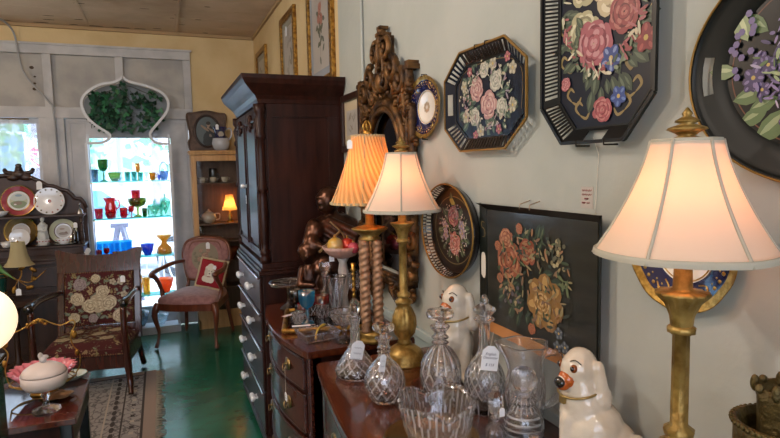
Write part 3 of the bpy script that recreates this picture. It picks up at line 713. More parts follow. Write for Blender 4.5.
# ---- rocking-style armchair with tapestry
def tapestry(name, base, cs, scale, w=1.0):
    if name in _M: return _M[name]
    m = bpy.data.materials.new(name); m.use_nodes = True; nt = m.node_tree; N = nt.nodes; L = nt.links; b = N['Principled BSDF']; b.inputs['Roughness'].default_value = .95
    tc = N.new('ShaderNodeTexCoord'); nz = N.new('ShaderNodeTexNoise'); nz.inputs['Scale'].default_value = scale * 2.2; ad = N.new('ShaderNodeMixRGB'); ad.inputs[0].default_value = .09
    L.new(tc.outputs['Object'], ad.inputs[1]); L.new(tc.outputs['Object'], nz.inputs[0]); L.new(nz.outputs['Color'], ad.inputs[2])
    vo = N.new('ShaderNodeTexVoronoi'); vo.inputs['Scale'].default_value = scale; L.new(ad.outputs[0], vo.inputs['Vector'])
    sp = N.new('ShaderNodeSeparateColor'); L.new(vo.outputs['Color'], sp.inputs[0])
    r = N.new('ShaderNodeValToRGB'); r.color_ramp.interpolation = 'CONSTANT'
    for i, (p, c) in enumerate(cs):
        e = r.color_ramp.elements[i] if i < 2 else r.color_ramp.elements.new(p)
        e.position = p; e.color = lin(c)
    L.new(sp.outputs[0], r.inputs[0])
    g = N.new('ShaderNodeMath'); g.operation = 'LESS_THAN'; g.inputs[1].default_value = .36 * w; L.new(vo.outputs['Distance'], g.inputs[0])
    mx = N.new('ShaderNodeMixRGB'); mx.inputs[1].default_value = lin(base); L.new(g.outputs[0], mx.inputs[0]); L.new(r.outputs[0], mx.inputs[2]); L.new(mx.outputs[0], b.inputs['Base Color'])
    bp = N.new('ShaderNodeBump'); bp.inputs['Strength'].default_value = .3; bp.inputs['Distance'].default_value = .004; L.new(nz.outputs[0], bp.inputs['Height']); L.new(bp.outputs[0], b.inputs['Normal'])
    _M[name] = m; return m
tap = tapestry('burgundy_tapestry', '#431619', [(0, '#7d7450'), (.35, '#4a1a1d'), (.5, '#8b7a5c'), (.75, '#66705a')], 24, 1)
ac = thing('armchair', 'dark wooden armchair upholstered in burgundy floral tapestry beside the hutch', 'armchair', (-.525, 4.55, .009), math.radians(-9))
cw = wood('chair_wood', '#2c120e', '#451d15', .2, .6)
m = MB()
def bk(u, v):   # backrest curve
    return 0
zt = [(-.31, .955), (-.28, .96), (-.2, .935), (-.1, .915), (0, .91), (.1, .915), (.2, .935), (.28, .96), (.31, .955), (.295, .88), (.29, .78), (-.29, .78), (-.295, .88)]
tilt = Matrix.Translation((0, .26, .42)) @ Matrix.Rotation(math.radians(-10), 4, 'X') @ Matrix.Translation((0, 0, -.42))
m.M = tilt; m.prism(zt, -.02, .02, 0, 'y'); m.build('crest_rail', cw, ac, bevel=.008)
for s_ in (-1, 1):
    m = MB(); m.M = tilt; m.box(*sorted((s_ * .245, s_ * .295)), -.02, .02, .26, .79); m.build('back_stile', cw, ac, bevel=.006)
m = MB(); m.M = tilt; m.box(-.245, .245, -.015, .015, .32, .375); m.build('back_rail', cw, ac, bevel=.004)
m = MB(); m.M = tilt
m.grid(lambda u, v: (-.242 + .484 * u, -.018 - .02 * math.sin(PI * u) ** .4 * math.sin(PI * v) ** .4, .378 + .405 * v), 20, 14); m.box(-.242, .242, -.018, .018, .378, .783); bp_ = m.build('back_upholstery', tap, ac)
pt = Paint(-.0); 
# woven roses and leaves on the back, drawn in the plane then stood up
def tapflowers(spec, xf, name, parent, z0=0):
    p = Paint(z0); p.M = xf
    for kind, x, y, r, a in spec:
        if kind == 'r': p.rose(x, y, r * 1.25, '8c7a58', 'b09c78', 'cfc09a')
        elif kind == 'g': p.rose(x, y, r, '6d5558', '8a7377', '9c8a88')
        elif kind == 'l': p.leaf(x, y, r, a, '5f6a52', '7f8a70')
        elif kind == 's': p.flower(x, y, r, 'a09070', 'b8a888', '7a6040')
    return p.build(name, None, parent)
fac = Matrix(((1, 0, 0, 0), (0, 0, -1, 0), (0, 1, 0, 0), (0, 0, 0, 1)))
spec = []
for i in range(70): spec.append(('l', rnd.uniform(-.21, .21), rnd.uniform(.41, .75), rnd.uniform(.035, .06), rnd.uniform(0, 6.2)))
spec += [('r', 0, .54, .06, 0), ('r', -.06, .525, .048, 0), ('r', .07, .54, .05, 0), ('r', .03, .63, .042, 0), ('g', -.13, .69, .05, 0), ('r', -.15, .58, .042, 0), ('g', -.04, .43, .036, 0), ('r', .15, .44, .045, 0), ('r', -.17, .44, .034, 0), ('s', .16, .70, .032, 0), ('s', .18, .60, .028, 0), ('s', .10, .70, .026, 0), ('r', -.02, .73, .028, 0)]
tapflowers(spec, tilt @ Matrix.Translation((0, -.0385, 0)) @ fac, 'woven_flowers', bp_)
nail = P('nail_brass', '#7d6238', .4, 1)
m = MB(); m.M = tilt
for i in range(31):
    for z in (.385, .778): m.ell((-.238 + .476 * i / 30, -.022, z), .0042, 6, 4)
for i in range(1, 26):
    for x in (-.238, .238): m.ell((x, -.022, .385 + .393 * i / 26), .0042, 6, 4)
m.build('nailhead_trim', nail, bp_)
price_tag(ac, (.20, .15, .74), .034, .05, 0, 0, 0)
m = MB(); m.box(-.28, .28, -.25, .26, .18, .31); m.build('seat_frame', cw, ac, bevel=.01)
m = MB(); m.grid(lambda u, v: (-.265 + .53 * u, -.262 + .50 * v, .312 + .06 * min(1, 3.5 * max(0, math.sin(PI * u) * math.sin(PI * v))) ** .6), 24, 20); m.box(-.265, .265, -.262, -.25, .285, .325); m.box(-.265, .265, -.255, .24, .285, .312)
su = m.build('seat_upholstery', tap, ac)
spec = [('l', rnd.uniform(-.19, .16), rnd.uniform(-.16, .15), rnd.uniform(.04, .06), rnd.uniform(0, 6.2)) for i in range(22)] + [('r', x, y, .04, 0) for x, y in ((-.16, -.1), (-.05, -.15), (.13, -.12), (.05, 0), (-.12, .08), (.15, .08))]
tapflowers(spec, Matrix.Translation((0, 0, .3728)), 'woven_flowers', su)
m = MB()
for i in range(36): m.ell((-.262 + .524 * i / 35, -.264, .29), .0042, 6, 4)
m.build('nailhead_trim', nail, su)
for s_ in (-1, 1):
    m = MB(); m.tube(spline([(.285 * s_, -.27, .62), (.285 * s_, -.275, .45), (.29 * s_, -.265, .25), (.30 * s_, -.27, .10), (.31 * s_, -.31, .012)], 5), [.022] * 8 + [.026] * 5 + [.022] * 4 + [.018] * 4, 8); m.build('leg', cw, ac)
    m = MB(); m.tube(spline([(.25 * s_, .26, .30), (.26 * s_, .30, .15), (.27 * s_, .36, .012)], 4), .022, 8); m.build('leg', cw, ac)
    m = MB(); m.tube(spline([(.265 * s_, .20 + .06, .64), (.29 * s_, .0, .66), (.295 * s_, -.2, .655), (.29 * s_, -.30, .64)], 5), [.018, .02, .022, .024, .024, .024, .024, .024, .024, .026, .028, .03, .03, .03, .028, .02], 10); m.build('arm', black, ac)

# ---- small armchair with open arms and pink seat
pink = P('pink_damask', '#a07574', .8, col2='#8d6464', scale=30, sheen=.4)
lw = wood('fruitwood', '#4f2416', '#6c3621', .28, .5)
lc_ = thing('open_armchair', 'carved open armchair with a pink damask seat and oval back facing left', 'armchair', (.245, 5.37, 0), math.radians(-26))
def cab(m, pts, rr): m.tube(spline(pts, 5), rr, 8)
for s_ in (-1, 1):
    m = MB(); cab(m, [(.25 * s_, -.22, .40), (.275 * s_, -.25, .30), (.255 * s_, -.225, .14), (.27 * s_, -.26, .012)], [.03, .032, .034, .032, .028, .026, .024, .022, .019, .017, .015, .013, .012, .013, .016, .018]); m.build('leg', lw, lc_)
    m = MB(); cab(m, [(.20 * s_, .20, .40), (.205 * s_, .23, .25), (.23 * s_, .27, .012)], [.022] * 6 + [.018] * 3 + [.016] * 2); m.build('leg', lw, lc_)
    m = MB(); cab(m, [(.25 * s_, -.12, .40), (.275 * s_, -.10, .50), (.27 * s_, -.18, .60), (.285 * s_, -.23, .655)], [.02] * 5 + [.018] * 5 + [.02] * 6); m.build('arm_support', lw, lc_)
    m = MB(); cab(m, [(.205 * s_, .235, .70), (.25 * s_, .10, .70), (.295 * s_, -.08, .675), (.29 * s_, -.22, .665), (.27 * s_, -.26, .64)], [.016] * 5 + [.02] * 6 + [.023] * 6 + [.026, .028, .024, .018]); m.build('arm', lw, lc_)
m = MB(); fr = sp2([(-.26, -.23), (-.12, -.27), (0, -.28), (.12, -.27), (.26, -.23), (.25, 0), (.20, .22), (0, .235), (-.20, .22), (-.25, 0), (-.26, -.23)], 4)[:-1]
m.prism(fr, .34, .40); m.build('seat_frame', lw, lc_, bevel=.01)
m = MB(); n = len(fr); vs = []; fs = []
for k, (q, z) in enumerate(((.97, .40), (.98, .425), (.93, .45), (.75, .468), (.4, .476), (0.02, .478))): vs += [(x * q, y * q, z) for x, y in fr]
for k in range(5): fs += [(k * n + i, k * n + (i + 1) % n, (k + 1) * n + (i + 1) % n, (k + 1) * n + i) for i in range(n)]
m.add(vs, fs, 0, True); m.build('seat', pink, lc_)
bt = Matrix.Translation((0, .225, .42)) @ Matrix.Rotation(math.radians(-9), 4, 'X') @ Matrix.Translation((0, 0, -.42))
bo = sp2([(-.17, .53), (-.20, .62), (-.225, .75), (-.20, .86), (-.12, .905), (0, .915), (.12, .905), (.20, .86), (.225, .75), (.20, .62), (.17, .53), (0, .515), (-.17, .53)], 4)
m = MB(); m.M = bt; m.tube([(x, 0, z) for x, z in bo[:-1]], .019, 8, closed=True); m.build('back_frame', lw, lc_)
for s_ in (-1, 1):
    m = MB(); m.M = bt; m.tube([(.18 * s_, 0, .40), (.172 * s_, 0, .54)], .02, 8); m.build('back_stile', lw, lc_)
m = MB(); m.M = bt
n = len(bo) - 1; vs = []; fs = []
for q, y in ((.97, -.01), (.93, -.025), (.6, -.032), (.05, -.034)): vs += [(x * q, y, .715 + (z - .715) * q) for x, z in bo[:-1]]
for k in range(3): fs += [(k * n + i, k * n + (i + 1) % n, (k + 1) * n + (i + 1) % n, (k + 1) * n + i) for i in range(n)]
m.add(vs, fs, 0, True); m.prism([(x * .97, .715 + (z - .715) * .97) for x, z in bo[:-1]], -.01, .012, 0, 'y'); bc = m.build('back_upholstery', pink, lc_)
p = Paint(0); p.M = bt @ Matrix.Translation((0, -.035, 0)) @ fac
p.blob(0, .73, .13, .14, 0, '9a8f78', 24)
for i in range(14): p.leaf(rnd.uniform(-.1, .1), rnd.uniform(.63, .82), .045, rnd.uniform(0, 6), '77785f', '8f8c70')
for x, y, r in ((0, .74, .035), (.05, .70, .026), (-.05, .71, .026), (.03, .79, .022), (-.04, .79, .02)): p.rose(x, y, r, '8a5a50', 'a87a68', 'c8a890')
p.stroke([(-.16, .80), (-.12, .87), (0, .88), (.12, .87), (.16, .80)], .018, '8c4f44')
p.build('woven_bouquet', None, bc)
price_tag(lc_, (.09, .10, .86), .036, .06, 0, 0, 0)
# pillow
pi = thing('throw_pillow', 'red throw pillow with a white dog head and cream fringe leaning in the pink armchair', 'pillow', (.345, 5.33, .482), math.radians(-30))
pm_ = Matrix.Rotation(math.radians(-18), 4, 'X') @ Matrix.Rotation(math.radians(10), 4, 'Y') @ Matrix.Translation((0, 0, .135))
m = MB(); m.M = pm_; red = P('pillow_red', '#8e1c28', .9)
def pil(s_):
    def f(u, v):
        a, b_ = u * 2 - 1, v * 2 - 1; q = max((1 - a * a) * (1 - b_ * b_), 0) ** .45
        return (a * .125 * (1 - .06 * (1 - abs(b_))), s_ * .045 * q, b_ * .125 * (1 - .06 * (1 - abs(a))))
    return f
m.grid(pil(-1), 20, 20); m.grid(pil(1), 20, 20); m.build('cushion', red, pi)
m = MB(); m.M = pm_; fr_ = P('fringe_cream', '#cbbf9f', .95)
for i in range(112):
    s_ = i // 28; t_ = (i % 28) / 28 * 2 - 1; e = .125 * .97
    x, z = ((t_ * e, -e), (e, t_ * e), (-t_ * e, e), (-e, -t_ * e))[s_]
    l = 1.13; m.tube([(x, 0, z), (x * l, rnd.uniform(-.006, .006), z * l)], .0045, 4)
m.build('fringe', fr_, pi)
p = Paint(0); p.M = pm_ @ Matrix.Translation((0, -.0462, 0)) @ fac
W_ = 'e6e0d2'
for x, y, r in ((0, .055, .033), (-.025, .04, .024), (.022, .045, .022), (0, .03, .035), (-.015, .0, .03), (.01, -.01, .034), (.0, -.045, .045), (-.03, -.055, .03), (.03, -.06, .03)): p.blob(x, y, r, r * .95, 0, W_, 14)
for x in (-.032, .034): p.blob(x, .0, .016, .04, .1, 'd0c8b6', 12)
p.blob(-.008, .018, .004, .005, 0, '201818'); p.blob(.016, .018, .004, .005, 0, '201818'); p.blob(.002, -.006, .008, .005, 0, '201818'); p.blob(.002, -.034, .022, .004, .1, '93202c')
p.build('embroidered_dog', None, pi)
price_tag(pi, (.10, -.05, .20), .03, .035, 0, .4, 0)
# ================================================================ things on the right wall
tblack = P('tole_black', '#0d1114', .3, coat=.15, spec=.35); tblue = P('tole_blue_black', '#101828', .3, coat=.1, spec=.3)
tbrown = P('tole_brown', '#1c1411', .3, coat=.4); tgilt = P('tole_gilt', '#8a6a34', .4, .6)
wire = P('wire_dark', '#2a2622', .5, .8)

def inset(pts, d):
    """inset a convex counter-clockwise polygon by d"""
    n = len(pts); out = []
    for i in range(n):
        p0, p1, p2 = Vector(pts[i - 1]), Vector(pts[i]), Vector(pts[(i + 1) % n])
        e1 = (p1 - p0).normalized(); e2 = (p2 - p1).normalized()
        n1 = Vector((-e1.y, e1.x)); n2 = Vector((-e2.y, e2.x)); b_ = (n1 + n2); b_ = b_ / max(b_.dot(n1), .2)
        out.append((p1.x + b_.x * d, p1.y + b_.y * d))
    return out

def tray_field(m, out, z0, z1, mi):
    n = len(out)
    m.add([(x, y, z0) for x, y in out] + [(x, y, z1) for x, y in out], [tuple(range(n - 1, -1, -1)), tuple(range(n, 2 * n))] + [(k, (k + 1) % n, n + (k + 1) % n, n + k) for k in range(n)], mi)

# -- octagonal tray with pierced rim
t1 = on_wall('octagonal_tray', 'octagonal navy tray with pierced rim and pink roses, hung beside the small cobalt plate', 'tray', 1.528, 1.752)
o1 = [(-.13, -.158), (.13, -.158), (.235, -.08), (.235, .08), (.13, .158), (-.13, .158), (-.235, .08), (-.235, -.08)]
i1 = inset(o1, .042)
m = MB(); tray_field(m, i1, .004, .008, tblue); fld = m.build('tray_field', None, t1)
m = MB(); n = 8; zr = .030
# rim edge rail outside
for k in range(8):
    a, b_ = o1[k], o1[(k + 1) % 8]; m.bar((*a, zr), (*b_, zr), .006, .006, tgilt, (0, 0, 1))
    a, b_ = i1[k], i1[(k + 1) % 8]; m.bar((*a, .009), (*b_, .009), .005, .004, tblack, (0, 0, 1))
m.build('rim_rail', None, t1)
def rim_panel(m, A, B, C_, D, solid, nslit, mat, tw=.5):
    """rim wall between inner edge A-B (z low) and outer edge C-D (z high): solid or pierced"""
    A, B, C_, D = Vector(A), Vector(B), Vector(C_), Vector(D)
    nrm = (B - A).cross(D - A).normalized() * .0012
    def q(u, v): return (A.lerp(B, u)).lerp(D.lerp(C_, u), v)
    def quad(u0, u1, v0, v1, sk=0):
        ps = [q(u0, v0), q(u1, v0), q(u1 + sk, v1), q(u0 + sk, v1)]
        vs = [p - nrm for p in ps] + [p + nrm for p in ps]
        m.add(vs, [(3, 2, 1, 0), (4, 5, 6, 7), (0, 1, 5, 4), (1, 2, 6, 5), (2, 3, 7, 6), (3, 0, 4, 7)], mat)
    if solid: quad(0, 1, 0, 1); return
    quad(0, 1, 0, .16); quad(0, 1, .84, 1); quad(0, .04, .16, .84); quad(.96, 1, .16, .84)
    for i in range(nslit):
        u = .04 + .92 * (i + 1) / (nslit + 1); w2 = .92 / (nslit + 1) * tw / 2
        quad(u - w2, u + w2, .16, .84)
for k in range(8):
    a, b_ = i1[k], i1[(k + 1) % 8]; c_, d_ = o1[(k + 1) % 8], o1[k]
    m = MB()
    if k == 6:   # side with the hand hole
        rim_panel(m, (a[0], a[1], .008), (a[0], .035, .008), (c_[0], .035, .03), (*d_, .03), True, 0, tblue)
        rim_panel(m, (a[0], -.035, .008), (b_[0], b_[1], .008), (*c_, .03), (c_[0], -.035, .03), True, 0, tblue)
        rim_panel(m, (a[0], .035, .008), (a[0], -.035, .008), (a[0] - .012, -.035, .0145), (a[0] - .012, .035, .0145), True, 0, tblue)
        rim_panel(m, (c_[0] + .010, .035, .0245), (c_[0] + .010, -.035, .0245), (c_[0], -.035, .03), (c_[0], .035, .03), True, 0, tblue)
    else:
        rim_panel(m, (*a, .008), (*b_, .008), (*c_, .03), (*d_, .03), k == 2, 5 if k in (1, 3, 5, 7) else 13, tbrown if k in (4, 0) else tblue, .45 if k % 2 else .74)
    m.build('rim_panel', None, t1)
p = Paint(.0083)
p.stroke([(-.17, -.06), (-.17, .06), (-.10, .105), (.09, .105), (.18, .06), (.18, -.05)], .002, '8a6a34', False)
p.k = 1.16
for i in range(60):
    a = rnd.uniform(0, 6.28); q = rnd.uniform(.03, .11); p.leaf(q * math.cos(a) * 1.15, q * math.sin(a) * .95, rnd.uniform(.025, .045), a, '3f5648', '6f8a6c')
for x, y, r in ((-.12, .045, .018), (.03, .085, .02), (.12, .06, .018), (-.11, -.04, .02), (.12, -.03, .019), (-.03, -.085, .02)): p.flower(x, y, r, 'a9a48c', 'cfcab0')
for x, y, r, c in ((-.05, .03, .036, 'r'), (.01, -.02, .042, 'r'), (.045, .04, .03, 'w'), (-.06, -.045, .028, 'w'), (.075, -.03, .026, 'w'), (-.01, .075, .024, 'w')):
    p.rose(x, y, r, *(('96606a', 'c08a88', 'd8b4a8') if c == 'r' else ('8e9088', 'b4b4a4', 'd4d0c0')))
for x, y in ((-.085, .08), (.06, -.085), (-.055, -.095), (.10, .09)): p.flower(x, y, .014, 'a8505c', 'cc8088')
for i in range(26): a = rnd.uniform(0, 6.28); q = rnd.uniform(.085, .125); p.blob(q * math.cos(a) * 1.15, q * math.sin(a) * .85, .004, .004, 0, 'c8c4a0', 6)
p.dabs(120, .12, .085, ['8a9a80', 'c8b8a8', 'b08080', '5c7060', 'd0c8b0', '9c8a9a'], .010, .6)
p.build('painted_bouquet', None, fld)
for s_ in (-1, 1):
    m = MB(); m.tube([(s_ * .03, .17, .002), (s_ * .03, .163, .034), (s_ * .03, .150, .034)], .0018, 6); m.build('plate_hook', wire, t1)

# -- large slatted tray
t2 = on_wall('slatted_tray', 'large black slatted-rim tray with a big rose bouquet, cut off by the top edge', 'tray', 1.037, 1.906)
o2 = [(-.10, -.31), (.10, -.31), (.178, -.22), (.178, .22), (.10, .31), (-.10, .31), (-.178, .22), (-.178, -.22)]
i2 = inset(o2, .034)
m = MB(); tray_field(m, i2, .004, .008, tblue); fld = m.build('tray_field', None, t2)
m = MB()
for k in range(8):
    m.bar((*o2[k], .038), (*o2[(k + 1) % 8], .038), .008, .008, tblack, (0, 0, 1)); m.bar((*i2[k], .009), (*i2[(k + 1) % 8], .009), .006, .004, tblack, (0, 0, 1))
m.build('rim_rail', None, t2)
for k in range(8):
    a, b_ = i2[k], i2[(k + 1) % 8]; c_, d_ = o2[(k + 1) % 8], o2[k]
    m = MB()
    if k == 0:
        h = .032; zz_ = lambda s: .008
        rim_panel(m, (a[0], a[1], .008), (-h, a[1], .008), (-h, c_[1], .038), (*d_, .038), True, 0, tblack)
        rim_panel(m, (h, a[1], .008), (b_[0], b_[1], .008), (*c_, .038), (h, c_[1], .038), True, 0, tblack)
        rim_panel(m, (-h, a[1], .008), (h, a[1], .008), (h, a[1] - .007, .014), (-h, a[1] - .007, .014), True, 0, tblack)
    elif k in (2, 1): rim_panel(m, (*a, .008), (*b_, .008), (*c_, .038), (*d_, .038), True, 0, tblack)
    else: rim_panel(m, (*a, .008), (*b_, .008), (*c_, .038), (*d_, .038), False, 40 if k in (6,) else 9, tblack, .52)
    m.build('rim_panel', None, t2)
p = Paint(.0083)
for sgn in (-1, 1):
    for (x, y) in ((.10, -.21), (.125, -.13), (.07, -.245), (.128, -.05)):
        x *= sgn; p.stroke([(x, y), (x + sgn * .016, y + .016), (x + sgn * .006, y + .032), (x - sgn * .008, y + .022)], .008, '9c8248'); p.stroke([(x, y), (x - sgn * .02, y - .008), (x - sgn * .032, y + .008)], .007, '9c8248')
for k in range(5):
    a = 1.0 + k * .28; p.blob(.085 + .02 * math.cos(a), -.165 + .02 * math.sin(a), .018, .004, a, '8a7440', 8, True)
p.build('painted_scrolls', None, fld); p = Paint(.0086); p.k = 1.22; p.o = (0, -.0)
for i in range(70):
    a = rnd.uniform(0, 6.28); q = rnd.uniform(.04, .10); p.leaf(q * math.cos(a), -.02 + q * math.sin(a) * 1.5, rnd.uniform(.03, .05), a, '3d4f3c', '62745a')
for x, y, r, c in ((.03, .02, .055, 'w'), (-.05, .045, .045, 'y'), (.0, .11, .05, 'p'), (-.05, -.045, .046, 'y'), (.07, .05, .032, 'd'), (-.02, -.07, .050, 'r'), (.055, -.03, .040, 'd'), (-.08, .10, .035, 'p')):
    p.rose(x, y, r, *{'w': ('a08c66', 'cdb98e', 'e6d9b6'), 'y': ('8c8660', 'b9b284', 'ddd6ae'), 'p': ('a2605e', 'c98a80', 'dfb8a8'), 'r': ('8a2f40', 'b45462', 'd08a90'), 'd': ('74222c', 'a23c40', 'c06a62')}[c])
p.flower(.105, -.085, .026, '93262f', 'b84a48'); p.flower(.025, -.105, .026, '2f4596', '7f95d0'); p.flower(.045, -.175, .02, '2c489c', '5b7cc8'); p.rose(.005, -.195, .026, '8e2c38', 'b6505a', 'd07c78'); p.rose(-.098, -.135, .015, 'a0404c', 'c06068', 'd89090')
for i in range(5): p.leaf(-.09 + .01 * i, -.115 + .02 * i, .03, .6 + i * .4, '465640', '6a7a58')
p.o = (0, .02); p.dabs(170, .11, .15, ['7a8a68', 'd8c8a8', 'b86068', '4c5e48', 'e0d8b8', 'a04048', '8a9a80'], .012, .78)
p.build('painted_bouquet', None, fld)
for s_ in (-1, 1):
    m = MB(); m.tube([(s_ * .045, -.318, .002), (s_ * .045, -.318, .042), (s_ * .045, -.306, .042)], .002, 6); m.build('plate_hook', wire, t2)
m = MB(); m.tube([(-.0, -.30, .03), (-.012, -.34, .004), (-.02, -.45, .003), (-.022, -.50, .003)], .0009, 4); cs_ = m.build('tag_string', P('cotton_string', '', .9), t2)

# -- oval gallery tray (small)
def ell_pts(a, b_, n=48): return circ(0, 0, a, b_, n)
t3 = on_wall('oval_tray', 'small oval brown tray with pierced gallery rim, left of the dark rectangular tray', 'tray', 1.752, 1.322)
m = MB(); m.prism(ell_pts(.172, .150), .004, .008, tbrown); fld = m.build('tray_field', None, t3)
def oval_ring(m, a, b_, z, r, mat, n=48): m.tube([(x, y, z) for x, y in ell_pts(a, b_, n)], r, 6, mat, closed=True)
m = MB(); oval_ring(m, .190, .163, .040, .0035, tgilt); oval_ring(m, .183, .157, .028, .0015, tbrown, 48); oval_ring(m, .172, .150, .010, .003, tbrown); m.build('rim_rail', None, t3)
m = MB()
N_ = 74
for i in range(N_):
    a = 2 * PI * i / N_; a2 = a + .05
    for (aa, z0, z1) in ((a, .010, .026), (a2, .026, .040)):
        r0, r1 = .172 + (z0 - .01) * .6, .172 + (z1 - .01) * .6
        s0, s1 = .150 + (z0 - .01) * .43, .150 + (z1 - .01) * .43
        m.bar((r0 * math.cos(aa), s0 * math.sin(aa), z0), (r1 * math.cos(aa), s1 * math.sin(aa), z1), .0055, .001, tbrown, (math.cos(aa), math.sin(aa), 0))
m.build('pierced_gallery', None, t3)
m = MB(); vs = []; n = 30
for i in range(n + 1):
    a = -PI / 2 + PI * i / n * 1.1
    for z, q in ((.010, 0), (.040, .03)): vs.append(((.174 + q * .6) * math.cos(a), (.152 + q * .43) * math.sin(a), z))
m.add(vs, [(2 * i, 2 * i + 1, 2 * i + 3, 2 * i + 2) for i in range(n)], tbrown, True); q_ = m.build('solid_rim', None, t3); q_.modifiers.new('s', 'SOLIDIFY').thickness = .0015
p = Paint(.0083)
p.stroke([(x, y) for x, y in circ(0, 0, .138, .118, 24)] + [(.138, 0)], .003, '8a7a4c', False)
for i in range(46):
    a = rnd.uniform(0, 6.28); q = rnd.uniform(.02, .08); p.leaf(q * math.cos(a), q * math.sin(a) * 1.1, rnd.uniform(.03, .05), a, '4e6044', '7f9268')
for a in (2.5, 3.0, 3.5, .3, -.2, .7): p.stroke([(0, 0), (.06 * math.cos(a), .05 * math.sin(a)), (.115 * math.cos(a + .25), .09 * math.sin(a + .25))], .006, '6f8460')
p.rose(.0, .048, .04, '97404a', 'c0686c', 'dca09a'); p.rose(.01, -.045, .042, 'a84a44', 'd07c6c', 'e4aa98')
for x, y in ((-.06, .01), (-.055, -.02), (.065, -.005), (.06, .02)): p.flower(x, y, .022, '9c8aa6', 'c4b6c8')
p.blob(-.005, .10, .012, .02, 1.2, 'c8b44c', 10, True)
for i in range(40): a = rnd.uniform(0, 6.28); q = rnd.uniform(.07, .105); p.blob(q * math.cos(a), q * math.sin(a), .0035, .0035, 0, 'd8d2c0', 6)
p.dabs(110, .10, .10, ['7a8a68', 'd8c0b0', 'c07870', '5c6e50', 'b0a0b8', 'c8b870'], .009)
p.build('painted_bouquet', None, fld)

# -- dark rectangular tray
t4 = on_wall('rectangular_tray', 'large dark rectangular tray with orange roses above the wall ledge, cream hand hole', 'tray', 1.286, 1.232, roll=math.radians(0))
a_, b_ = .277, .197
dkg = P('tole_dark_green', '#0e1413', .3, col2='#171d1a', scale=7, coat=.35); slt = P('tole_slate', '#20221f', .28, col2='#2b2c28', scale=4, coat=.4, stretch=(1, 6, 1))
m = MB(); m.box(-.235, .25, -.172, .178, .010, .014, slt); fld = m.build('tray_field', None, t4)
m = MB()
m.prism([(-a_, -b_), (-.235, -.172), (-.235, .178), (-a_, b_)], .012, .016, dkg)
m.build('rim_panel', None, t4)
m = MB(); m.add([(-.235, .178, .012), (.25, .178, .012), (a_, b_, .032), (-a_, b_, .032), (-.235, .178, .009), (.25, .178, .009), (a_, b_, .029), (-a_, b_, .029)], [(0, 1, 2, 3), (7, 6, 5, 4), (3, 2, 6, 7), (0, 4, 5, 1), (1, 5, 6, 2), (0, 3, 7, 4)], tbrown); m.build('rim_panel', None, t4)
m = MB(); m.add([(.25, -.172, .012), (a_, -b_, .030), (a_, b_, .030), (.25, .178, .012), (.25, -.172, .009), (a_, -b_, .027), (a_, b_, .027), (.25, .178, .009)], [(0, 1, 2, 3), (7, 6, 5, 4), (1, 5, 6, 2), (0, 4, 5, 1), (3, 2, 6, 7), (0, 3, 7, 4)], dkg); m.build('rim_panel', None, t4)
lit_rim = P('lamplit_rim', '#b07a48', .35, .4, coat=.3)  # orange lamp glow on the bottom rim, put into its colour
m = MB(); m.add([(-a_, -b_, .030), (a_, -b_, .030), (.25, -.172, .012), (-.235, -.172, .012), (-a_, -b_, .027), (a_, -b_, .027), (.25, -.172, .009), (-.235, -.172, .009)], [(0, 1, 2, 3), (7, 6, 5, 4), (0, 4, 5, 1), (2, 6, 7, 3), (1, 5, 6, 2), (0, 3, 7, 4)], lit_rim); m.build('rim_panel', None, t4)
m = MB(); m.poly([(x - .254, y + .0) for x, y in sp2([(-.012, -.03), (0, -.04), (.012, -.03), (.012, .03), (0, .042), (-.012, .03), (-.012, -.03)], 3)[:-1]], .0165); m.build('hand_hole', P('hole_cream', '#c9c4ba', .7), t4)
p = Paint(.0165)
for y in (.11,): p.stroke([(-.262, y - .02), (-.245, y - .015), (-.248, y + .005), (-.262, y + .012), (-.262, y + .028), (-.246, y + .026)], .003, '9a7a40')
p.z = .0143
p.build('painted_scroll', None, t4); p = Paint(.0143); p.k = 1.22; p.o = (.0, .0)
for i in range(60):
    a = rnd.uniform(0, 6.28); q = rnd.uniform(.03, .11); p.leaf(-.02 + q * math.cos(a), q * math.sin(a) * .9, rnd.uniform(.03, .045), a, '34463a', '566a4c')
p.rose(-.095, .03, .052, '7c3a26', 'a85a3c', 'c98058'); p.rose(-.02, .06, .034, '7e3424', '9e4e34', 'b8704c'); p.rose(-.105, .08, .03, '8c4630', 'a86040', 'c88a60')
p.flower(.045, -.045, .066, '9c6e34', 'c89a54', '5c3c1c', 7); p.rose(.035, -.05, .032, '8a5a28', 'b08040', 'd2a868')
for x, y in ((-.05, .11), (-.13, -.02), (.0, -.115), (-.14, .06)): p.rose(x, y, .014, '8c4630', 'a86040', 'c07850')
for i in range(26): p.blob(rnd.uniform(.055, .11), rnd.uniform(.035, .10), .006, .005, rnd.random() * 3, rnd.choice(['b8a878', '8c8058', '6c6a50']), 6)
for i in range(22): p.blob(rnd.uniform(-.11, -.04), rnd.uniform(-.08, -.03), .006, .005, rnd.random() * 3, rnd.choice(['a89868', '605a68', '6c5a50']), 6)
for x, y in ((.095, -.10), (.115, -.125), (.09, -.13)): p.flower(x, y, .014, '4c5a6c', '7c8890')
p.dabs(170, .14, .11, ['46583e', '6a7a50', 'a87850', '8c6a50', '3c4c44', '9c8c60'], .012)
p.build('painted_bouquet', None, fld)
for s_ in (-.03, .015):
    m = MB(); m.tube([(s_, .215, .002), (s_, .206, .036), (s_, .192, .037)], .0016, 6); m.build('plate_hook', P('hook_light', '#a89888', .5, .6), t4)
